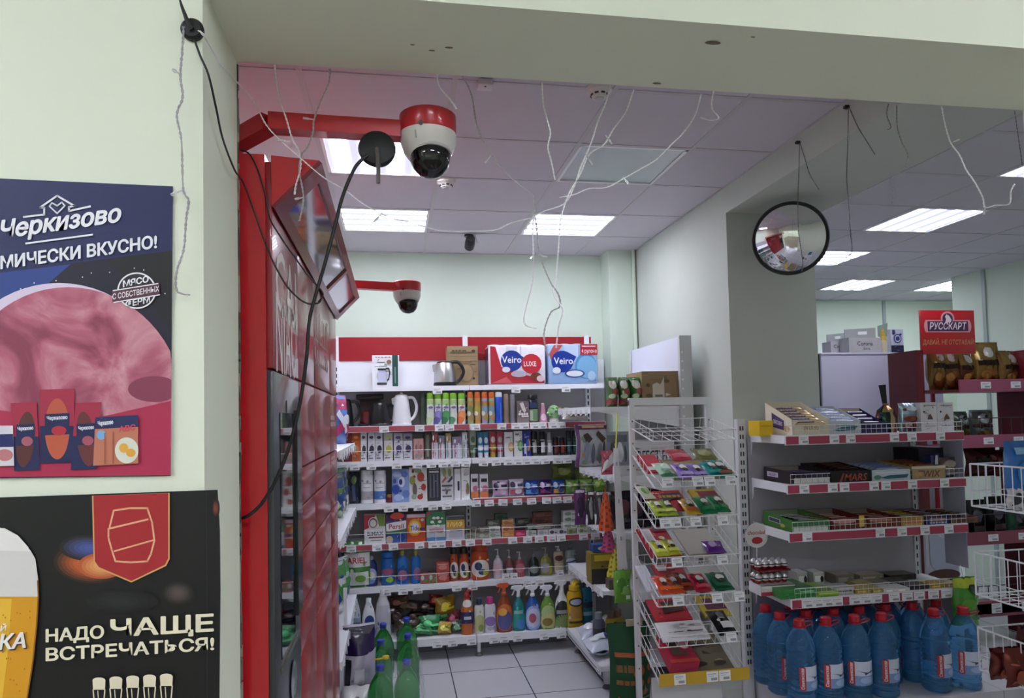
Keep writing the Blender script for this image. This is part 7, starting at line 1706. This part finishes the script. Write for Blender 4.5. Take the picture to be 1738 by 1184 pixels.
for i, (x0, x1, yt, dy, c, dec, lab, d_) in enumerate([(1305, 1366, 992, 0.14, '#2c8a3c', [('r', .02, .3, .98, .36, '#1c6a2c'), ('r', .02, .6, .98, .66, '#1c6a2c'), ('e', .7, .8, .2, .1, '#9ad09a')], 'stack of bright green boxes on the lowest confectionery shelf', 0.24), (1367, 1402, 996, 0.12, '#8fb838', [('r', .05, .6, .95, .9, '#b8d078'), ('r', .1, .1, .9, .3, '#6a9a24')], 'lime green box beside the stacked green ones', 0.22), (1405, 1439, 993, 0.1, '#e2e0de', [('r', .12, .3, .88, .7, '#cfcac8'), ('t', '~', .5, .5, .35, '#2a2a2e', .7, .03)], 'white carton with black lettering on the lowest shelf', 0.1)]):
    gplace(lambda w, h: carton('gum_box', w, d_, h, c, dec, 'gloss'), 3, x0, x1, yt, dy, lab, 'box')
GB_ = [(1441, 1468, 999, .08, '#b89a44', 'ochre'), (1442, 1470, 986, .2, '#9a8a58', 'khaki'), (1469, 1490, 1000, .07, '#a8984a', 'mustard'), (1490, 1510, 1001, .06, '#d8d4c8', 'cream'), (1510, 1532, 1000, .06, '#dcd8d0', 'ivory'), (1470, 1500, 985, .2, '#6a6458', 'brown grey'), (1500, 1532, 983, .2, '#2c2824', 'black'), (1533, 1566, 995, .08, '#2a2420', 'soot black'), (1567, 1592, 996, .08, '#b89c3c', 'gold'), (1593, 1618, 996, .08, '#a8945a', 'dull gold'), (1410, 1440, 972, .28, '#7a746c', 'stone grey'), (1450, 1490, 972, .3, '#8a8478', 'pale brown'), (1500, 1545, 972, .3, '#38332e', 'dark brown'), (1345, 1362, 968, .3, '#c4c2c0', 'white with black dot'), (1372, 1390, 968, .3, '#cac8c6', 'white with black spot')]
for i, (x0, x1, yt, dy, c, nm) in enumerate(GB_):
    c2 = '#%02x%02x%02x' % tuple(min(255, int(int(c[k:k+2], 16)*1.3+12)) for k in (1, 3, 5))
    gplace(lambda w, h: carton('gum_box', w, 0.1, max(0.02, h), c, [('r', .1, .3, .9, .75, c2), ('e', .75, .5, .15, .25, '#2a2826' if i > 12 else c)], 'gloss', top=c2), 3, x0, x1, yt, dy, '%s flat box on the lowest confectionery shelf' % nm, 'box', group='flat boxes on the lowest shelf')

# water bottles
WA = clear('water_blue', '#6fb2e4', 0.04, 0.8)
def water():
    r = bpy.data.objects.new('water_bottle', None); COL.objects.link(r)
    R = 0.073; pr = [(R*0.85, 0), (R, 0.012)]
    z = 0.03
    while z < 0.25:
        pr += [(R, z), (R*0.93, z+0.008), (R, z+0.016)]; z += 0.026
    pr += [(R, 0.265), (R*0.96, 0.295), (R*0.8, 0.335), (R*0.55, 0.368), (R*0.34, 0.385), (R*0.3, 0.4)]
    b = MB(); b.lathe(pr, WA, 26)
    b.build('bottle_body', r)
    c = MB(); c.lathe([(R*0.36, 0.392), (R*0.38, 0.396), (R*0.38, 0.422), (R*0.32, 0.426)], mat('#b81f2c', 'plastic'), 18); c.build('cap', r)
    h = MB(); h.lathe([(R*0.31, 0.385), (R*0.45, 0.385), (R*0.45, 0.391), (R*0.31, 0.391)], mat('#a81c2a', 'plastic'), 18)
    h.tube(ring([(R*0.36, 0.016, 0.388), (R*0.8, 0.018, 0.4), (R*1.05, 0.0, 0.404), (R*0.8, -0.018, 0.398), (R*0.36, -0.016, 0.388)]), 0.0035, mat('#a81c2a', 'plastic'), 6); h.build('carry_handle', r)
    l = MB()
    mp = cylmap([(R+0.001, 0.085), (R+0.001, 0.205)], 1, 1)
    decals(l, [('r', .34, .0, .98, 1, '#d4dcec'), ('r', .34, .0, .98, .4, '#7f9ccc'), ('p', [(.4, .62), (.6, .5), (.8, .6), (.92, .55), (.8, .52), (.6, .44)], '#2c3c6c'), ('e', .65, .22, .18, .14, '#a8c0e4'), ('r', .22, .02, .36, .98, '#b82434')], mp, 2*R*1.45, 0.11, 'gloss')
    # brand name running up the red strip
    vs, fs, x0, x1, y0, y1 = glyphs('Сенежская', 0.02)
    k = 0.105/(x1-x0)
    l.add([mp(0.29-((y-0.34)*k)/(R*math.pi*.92), 0.07+(x-x0)*k/0.12, 8) for x, y in vs], fs, mat('#f0eaec', 'gloss'))
    l.build('label', r)
    return r
WAT = [[(1357.6, 1085), (1402.6, 1081), (1451, 1079.6), (1497, 1075), (1585.6, 1071), (1636, 1072)], [(1324, 1069.5), (1369, 1068), (1415.7, 1065), (1459, 1062), (1503, 1058), (1549, 1055)], [(1299.5, 1055), (1341.6, 1052), (1384, 1050.5), (1423, 1047.6), (1469.5, 1045), (1508.7, 1043), (1548, 1040), (1590, 1055)]]
zt_w = 0.251+0.426
wn = 0
for k, row in enumerate(WAT):
    for j, (px, py) in enumerate(row):
        Y = (3.36, 3.51, 3.66)[k]
        if (px, py) == (1590, 1055): Y = 3.52
        c = at(px, py, Y=Y)
        product('water', water, 'big blue water bottle with red cap, %s of the %s row' % (order(j, len(row)), ['front', 'middle', 'rear'][k]), 'water bottle', (c.x, Y, 0.251), (0, 0, [0.15, 0.0, -0.3, 0.1, 0.2, -0.35][j % 6] if k == 0 else (0.9 if k == 2 else 0.3+0.3*j)), 'big water bottles')
sg_b = MB(); sg_b.box(gl1+0.015, gl1+0.3, 3.27, 3.75, 0, 0.249, mat('#c9c9ce', 'paint'))
tag(sg_b.build('plinth_block'), 'low white plinth carrying the last water bottles', 'plinth')
o = MB().box(gl0-0.02, gl1+0.01, 3.27, 3.455, 0, 0.249, mat('#c9c9ce', 'paint')).build('plinth_block'); tag(o, 'low white plinth under the front row of water bottles', 'plinth')
p0, p1 = at(1622, 1030, Y=3.4), at(1664, 1030, Y=3.4)
o = pillow('crisp_bag', p1.x-p0.x, 0.27, 0.1, '#3f8a24', [('r', 0, .8, 1, .98, '#a8b82c'), ('e', .6, .78, .2, .09, '#22301c'), ('e', .4, .4, .3, .2, '#5aa034'), ('r', .1, .15, .9, .25, '#357a20')], seed=320, wr=0.012)
o.location = ((p0.x+p1.x)/2, 3.42, at(1640, 1062, Y=3.42).z); tag(o, 'bright green crisp bag hanging at the end of the confectionery shelves', 'crisps')
mb = MB().tube([(0, 0, 0.265), (0, 0.02, 0.33)], 0.002, WIRE, 5); q = mb.build('hook'); q.parent = o

# ------------------------------------------------------------------ red snack stand beyond
ST = 4.55
x0, x1 = at(1562, 560, Y=ST).x, at(1655, 560, Y=ST).x
zs0, zs1 = at(1600, 596, Y=ST).z, at(1600, 526, Y=ST).z
RS = mat('#a81a2a', 'paint'); DR = mat('#5f1420', 'paint')
ss = thing('snack_stand', 'red metal snack stand with a header sign and bagged crackers', 'display stand', (x0+0.4, ST, 0))
bx = x0+0.4
hd = MB(); hw_, hh_ = (x1-x0), (zs1-zs0)
hd.bbox(x0-bx, x1-bx, 0.0, 0.012, zs0-0.02, zs1, 0.005, mat('#b01c26', 'gloss'))
def hm(u, v, L): return Vector((x0-bx+u*hw_, -EPS*L, zs0+v*hh_))
decals(hd, [('r', .1, .46, .9, .76, '#dc9a9e'), ('e', .12, .61, .05, .15, '#dc9a9e'), ('e', .88, .61, .05, .15, '#dc9a9e'), ('e', .5, .8, .125, .17, '#dc9a9e'), ('e', .5, .79, .095, .135, '#4a2a4c'), ('r', .13, .49, .87, .73, '#4a2a4c'), ('p', [(.45, .7), (.55, .7), (.57, .76), (.53, .86), (.48, .9), (.45, .84), (.47, .78)], '#e4d8de'), ('t', 'РУССКАРТ', .5, .61, .16, '#f0e4e8', .68, .03, .2), ('t', 'ДАВАЙ, НЕ ОТСТАВАЙ!', .5, .22, .11, '#c88a5c', .95, .01, .15)], hm, hw_, hh_, 'gloss')
hd.build('header_sign', ss)
xR = x0+0.95
for x in (x0-0.015, xR):
    MB().box(x-0.03-bx, x+0.03-bx, 0, 0.3, 0, zs0+0.01, DR).build('side_panel', ss)
MB().box((x0+0.33)-0.012-bx, (x0+0.33)+0.012-bx, 0.28, 0.3, 0.1, zs0, RS).build('post', ss)
SZ2 = [at(1690, 660, Y=ST).z, at(1690, 754, Y=ST).z, at(1690, 918, Y=ST).z, at(1690, 1040, Y=ST).z, 0.25]
for i, z in enumerate(SZ2):
    s = MB(); s.box(x0-bx, xR-bx, 0.0, 0.3, z-0.02, z, DR); s = s.build('shelf', ss)
    MB().box(x0+(0.3 if i < 2 else 0.05)-bx, xR-bx, -0.012, 0, z-0.02, z+0.075, mat('#a0506c', 'plastic') if i < 2 else mat('#8c4456', 'plastic')).build('front_rail', s)
    for j, xx in enumerate((0.52, 0.78)): put_tag(s, (x0+xx-bx, -0.016, z+0.005), (0, 0, 0), 0.085, 0.05)
    if i in (1, 2, 3):
        g = MB()
        g.tube([(x0+0.3-bx, 0.01, z+0.2), (xR-bx, 0.01, z+0.2)], 0.004, mat('#3a2c34', 'paint'), 5)
        for j in range(8): g.tube([(x0+0.3+0.09*j-bx, 0.01, z+0.2), (x0+0.3+0.09*j-bx, 0.01, z)], 0.003, mat('#3a2c34', 'paint'), 5)
        g.build('wire_guard', s)
def crackers(px, py, Yo, w, h, c, seed, z, lab, rz=0.0, rx=0.0, decs=None):
    p = at(px, py, Y=ST+Yo); sc = (ST+Yo)/F
    o = pillow('cracker_bag', w*sc*1.2, h*sc*1.22, 0.11, c, decs or [('r', .05, .62, .95, .95, '#8a7440'), ('e', .5, .78, .2, .12, '#d4d0cc'), ('r', .1, .5, .9, .6, '#2c1c14'), ('e', .5, .25, .38, .18, '#8a5426'), ('e', .3, .3, .16, .1, '#b07a3a'), ('e', .65, .2, .18, .1, '#6a3a18')], 'foil', seed, wr=0.012)
    o.location = (p.x, ST+Yo, z+0.002); o.rotation_euler = (rx, 0, rz); tag(o, lab, 'snack bag', 'snack bags')
zz = SZ2[0]
for i, (px, w, h, rz, nm) in enumerate([(1590, 34, 68, .15, 'olive brown cracker bag at the outer end of the red stand'), (1613, 32, 66, -.2, 'brown cracker bag with bright crimped top on the red stand'), (1638, 30, 62, .1, 'dark red brown cracker bag below the header sign'), (1675, 48, 76, -.05, 'large gold cracker bag standing tall on the red stand'), (1712, 46, 62, .25, 'gold brown cracker bag leaning beside the tall one'), (1745, 40, 52, -.1, 'dull brown cracker bag at the stand end')]):
    crackers(px, 650, 0.12+0.02*(i % 2), w, h, ['#7a6436', '#6a4c28', '#5a2a1c', '#8a6a34', '#7a5830', '#5c4a30'][i], 330+i, zz, nm, rz, -0.05)
zz = SZ2[1]
DS = [('r', .05, .6, .95, .95, '#5c665c'), ('e', .5, .75, .25, .14, '#aeb4b8'), ('r', .05, .48, .95, .58, '#3a2220'), ('e', .5, .25, .38, .16, '#8a7034'), ('e', .6, .8, .1, .06, '#28323a')]
for i, (px, w, h, rz, nm) in enumerate([(1628, 34, 52, .1, 'grey green snack bag on the second stand shelf'), (1665, 40, 54, -.1, 'silver snack bag with dark band on the second stand shelf')]):
    crackers(px, 740, 0.12, w, h, ['#5a6a52', '#8a9498'][i], 340+i, zz, nm, rz, 0, DS)
zz = SZ2[2]
for i, (px, w, h, c, nm) in enumerate([(1655, 36, 60, '#2a2628', 'black'), (1690, 40, 64, '#1f1d20', 'charcoal'), (1725, 40, 50, '#2f5a48', 'dark green')]):
    crackers(px, 900, 0.14, w, h, c, 345+i, zz, '%s snack bag on the third stand shelf' % nm, 0, 0, [('e', .4, .6, .2, .15, '#5a5a66'), ('r', .2, .2, .8, .35, '#8a8488')])
for i, (px, py, w, h, c, nm) in enumerate([(1665, 790, 60, 45, '#4a1c1c', 'dark maroon'), (1705, 790, 36, 42, '#5c2420', 'brick brown'), (1722, 800, 24, 36, '#c8c4c8', 'black and white')]):
    crackers(px, 800, 0.16, w, h, c, 350+i, at(px, 812, Y=ST).z, '%s bag hanging under the second stand shelf' % nm, 0, 0, [('e', .4, .5, .2, .2, '#1c1818'), ('e', .7, .6, .15, .15, '#6a3a34')])
o = carton('poster_board', 0.26, 0.02, 0.42, '#c9c6d0', [('p', [(.1, .9), (.5, .7), (.9, .85), (.95, .2), (.5, .05), (.1, .3)], '#aab0c4'), ('e', .5, .1, .5, .1, '#4a2c26')]); p = at(1600, 985, Y=4.35); o.location = (p.x, 4.35, 0.0); o.scale = (1, 1, 1)
o.location.z = p.z; tag(o, 'pale printed board leaning behind the confectionery shelves', 'board')
q = MB().box(-0.12, 0.12, 0.0, 0.015, -p.z, 0, mat('#3a3a44', 'paint')).build('board_stand'); q.parent = o

# ------------------------------------------------------------------ white cooler with beer carriers
YCOOL = 5.15
cx0, cx1 = at(1389, 640, Y=YCOOL).x, at(1600, 640, Y=YCOOL).x
zcool = at(1470, 598, Y=YCOOL).z
cl = thing('drinks_cooler', 'tall pale lilac drinks cooler seen from behind, beer carriers on top', 'cooler', ((cx0+cx1)/2, YCOOL, 0))
hwc = (cx1-cx0)/2
MB().bbox(-hwc+0.03, hwc, 0, 0.55, 0.05, zcool, 0.008, mat('#bdbbd2', 'paint')).build('cabinet', cl)
MB().box(-hwc, -hwc+0.03, 0.02, 0.55, 0.05, zcool-0.01, mat('#2a2e30', 'paint')).build('side_panel', cl)
MB().box(-hwc, hwc, 0.01, 0.54, 0, 0.05, mat('#303236', 'paint')).build('base', cl)
MB().box(-hwc+0.03, hwc, -0.004, 0, zcool-0.02, zcool-0.012, mat('#8a8a98', 'paint')).build('seam_strip', cl)
def carrier(px0, px1, yt, Y, label, lab='Corona', tilt=0.05):
    a, b = at(px0, 598, Y=Y), at(px1, 598, Y=Y); w = b.x-a.x; h = at(px0, yt, Y=Y).z-zcool
    t = thing('beer_carrier', label, 'beer carrier', ((a.x+b.x)/2, Y, zcool+0.001), (0, 0, tilt), 'cardboard beer carriers')
    m = mat('#b4b4b8', 'card'); mb = MB()
    mb.box(-w/2, w/2, -0.06, 0.06, 0, h*0.58, m)
    decals(mb, [('t', lab, .5, .62, .26, '#262634', .7, .02), ('t', 'Extra', .55, .3, .16, '#3a3a48', .4, .02)], lambda u, v, L: Vector(((u-.5)*w, -0.06-EPS*L, v*h*0.58)), w, h*0.58)
    mb.build('carrier_body', t)
    hb = MB(); k = 0.1*w
    hb.prism([(-w/2+k*.3, -0.003, h*0.55), (w/2, -0.003, h*0.55), (w/2, -0.003, h), (-w/2+k*.3, -0.003, h*0.92)], (0, 0.006, 0), mat('#a2a5a6', 'card'))
    hb.build('carrier_handle', t)
    hs = MB(); hs.prism([(-w*.06, -0.0045, h*0.72), (w*.22, -0.0045, h*0.74), (w*.22, -0.0045, h*0.86), (-w*.06, -0.0045, h*0.84)], (0, 0.009, 0), mat('#e4eae8', 'card')); hs.build('handle_opening', t)
carrier(1403, 1436, 565, YCOOL+0.22, 'grey beer carrier at the outer end of the cooler top, partly hidden', tilt=0.0)
carrier(1432, 1488, 556, YCOOL+0.1, 'large grey beer carrier in the middle of the cooler top')
w = at(1506, 590, Y=YCOOL+.09).x-at(1491, 590, Y=YCOOL+.09).x
t = thing('beer_pack', 'grey card topped pack showing a yellow beer bottle picture', 'beer carrier', (at(1499, 590, Y=YCOOL+.09).x, YCOOL+0.09, zcool+0.001))
hh = at(1499, 548, Y=YCOOL+.09).z-zcool
b = MB(); b.prism([(-w/2, 0, hh*0.55), (w/2, 0, hh*0.55), (w*.62, 0, hh), (-w/2, 0, hh*.9)], (0, 0.006, 0), mat('#8f9a94', 'card')); b.build('card_top', t)
MB().lathe([(0.028, 0.001), (0.03, hh*.2), (0.03, hh*.42), (0.022, hh*.55), (0.012, hh*.72), (0.012, hh*.8)], None, 16, mats=[mat('#cfc8a8', 'gloss'), mat('#cfc8a8', 'gloss'), mat('#c8b048', 'gloss'), mat('#c0a02c', 'gloss'), mat('#d0b03a', 'gloss'), mat('#d0b03a', 'gloss')]).build('beer_bottle', t)
a, b = at(1506, 598, Y=YCOOL+.1), at(1527, 598, Y=YCOOL+.1)
o = carton('beer_box', b.x-a.x, 0.12, at(1515, 560, Y=YCOOL+.1).z-zcool, '#c6cadb', [('r', 0, 0, 1, .32, '#1f2440'), ('e', .5, .6, .32, .2, '#2a3c80'), ('e', .5, .6, .24, .15, '#c8cce0'), ('e', .5, .6, .16, .1, '#2a3c80'), ('r', .1, .8, .3, .97, '#2a3c80')])
o.location = ((a.x+b.x)/2, YCOOL+0.11, zcool+0.001); tag(o, 'white and navy beer box at the end of the cooler top', 'box')
a, b = at(1470, 598, Y=YCOOL+.28), at(1506, 598, Y=YCOOL+.28)
o = carton('beer_box', b.x-a.x, 0.1, 0.09, '#2c2c34', [('r', .1, .2, .5, .6, '#8a8a90')]); o.location = ((a.x+b.x)/2, YCOOL+0.28, zcool+0.001); tag(o, 'low dark box behind the beer carriers', 'box')

# ------------------------------------------------------------------ white wire baskets at the edge of the opening
XB = 2.66
wk = thing('wire_rack', 'white rack of three stacked wire baskets at the edge of the aisle', 'display rack', (XB+0.2, 2.9, 0))
wx, wy = XB+0.2, 2.9
yf_, yn = at(1647, 800, X=XB).y, 2.55
for i, (y0, y1) in enumerate([(787, 858), (936, 1006), (1061, 1130)]):
    za, zb_ = at(1650, y0, X=XB).z, at(1650, y1, X=XB).z
    mb = MB(); X0, X1 = XB-wx, XB+0.4-wx; Y0, Y1 = yn-wy, yf_-wy
    for z in (za, zb_):
        mb.tube([(X0, Y0, z), (X0, Y1, z), (X1, Y1, z), (X1, Y0, z)], 0.0042, WR, 6, closed=True)
    mb.tube([(X0, Y1, za), (X0, Y1, zb_)], 0.0042, WR, 6); mb.tube([(X0, Y0, za), (X0, Y0, zb_)], 0.0042, WR, 6)
    zm = zb_+(za-zb_)*0.36
    mb.tube([(X0, Y0, zm), (X0, Y1, zm), (X1, Y1, zm), (X1, Y0, zm)], 0.0022, WR, 5, closed=True)
    n = 7
    for j in range(1, n):
        y = Y1+(Y0-Y1)*j/n
        mb.tube([(X0, y, za), (X0, y, zb_), (X1, y, zb_), (X1, y, za)], 0.0024, WR, 5)
    for j in range(1, 5):
        x = X0+(X1-X0)*j/5
        mb.tube([(x, Y1, za), (x, Y1, zb_), (x, Y0, zb_), (x, Y0, za)], 0.0024, WR, 5)
    mb.build('basket', wk)
for (x, y) in ((XB+0.4, yn), (XB+0.4, yf_)):
    MB().box(x-wx, x+0.025-wx, y-0.012-wy, y+0.012-wy, 0, 1.65, WR).build('post', wk)
zb1 = at(1650, 858, X=XB).z; zb3 = at(1650, 1130, X=XB).z; zb2 = at(1650, 1006, X=XB).z
o = pillow('snack_bag', 0.16, 0.3, 0.08, '#1f6ab8', [('e', .5, .5, .3, .2, '#3a8ad0'), ('r', .2, .8, .8, .9, '#8ab8e0')], seed=360); o.location = at(1733, 850, Y=2.72); o.location.z = zb1+0.005; tag(o, 'bright blue pack standing in the upper wire basket', 'pack')
for i, (dx, y, c, nm) in enumerate([(0.08, 2.82, '#d0ccd0', 'black and white crumpled'), (0.22, 2.82, '#b8b4ba', 'grey patterned')]):
    o = pillow('snack_bag', 0.11, 0.09, 0.05, c, [('e', .3, .5, .2, .3, '#26242a'), ('e', .7, .4, .2, .25, '#3a3440')], seed=362+i, wr=0.01); o.location = (XB+dx, y-0.12, zb1+0.005); tag(o, '%s pack on the upper wire basket floor' % nm, 'pack', 'packs in the upper wire basket')
for i, (dx, y, c, nm, h) in enumerate([(0.1, 0, '#5c2420', 'dark brown', .14), (0.2, 0, '#6a2c24', 'red brown', .17), (0.29, 0, '#481c1a', 'deep maroon', .22)]):
    o = pillow('coffee_bag', 0.15, h, 0.08, c, [('e', .35, .3, .2, .2, '#a85a44'), ('r', .5, .5, .9, .6, '#7a4438')], 'foil', 366+i, wr=0.012); o.location = (at((1704, 1729, 1752)[i], 1100, Y=(2.75, 2.66, 2.77)[i]).x, (2.75, 2.66, 2.77)[i], zb3-0.003); tag(o, '%s bag in the lowest wire basket' % nm, 'bag', 'bags in the lowest wire basket')
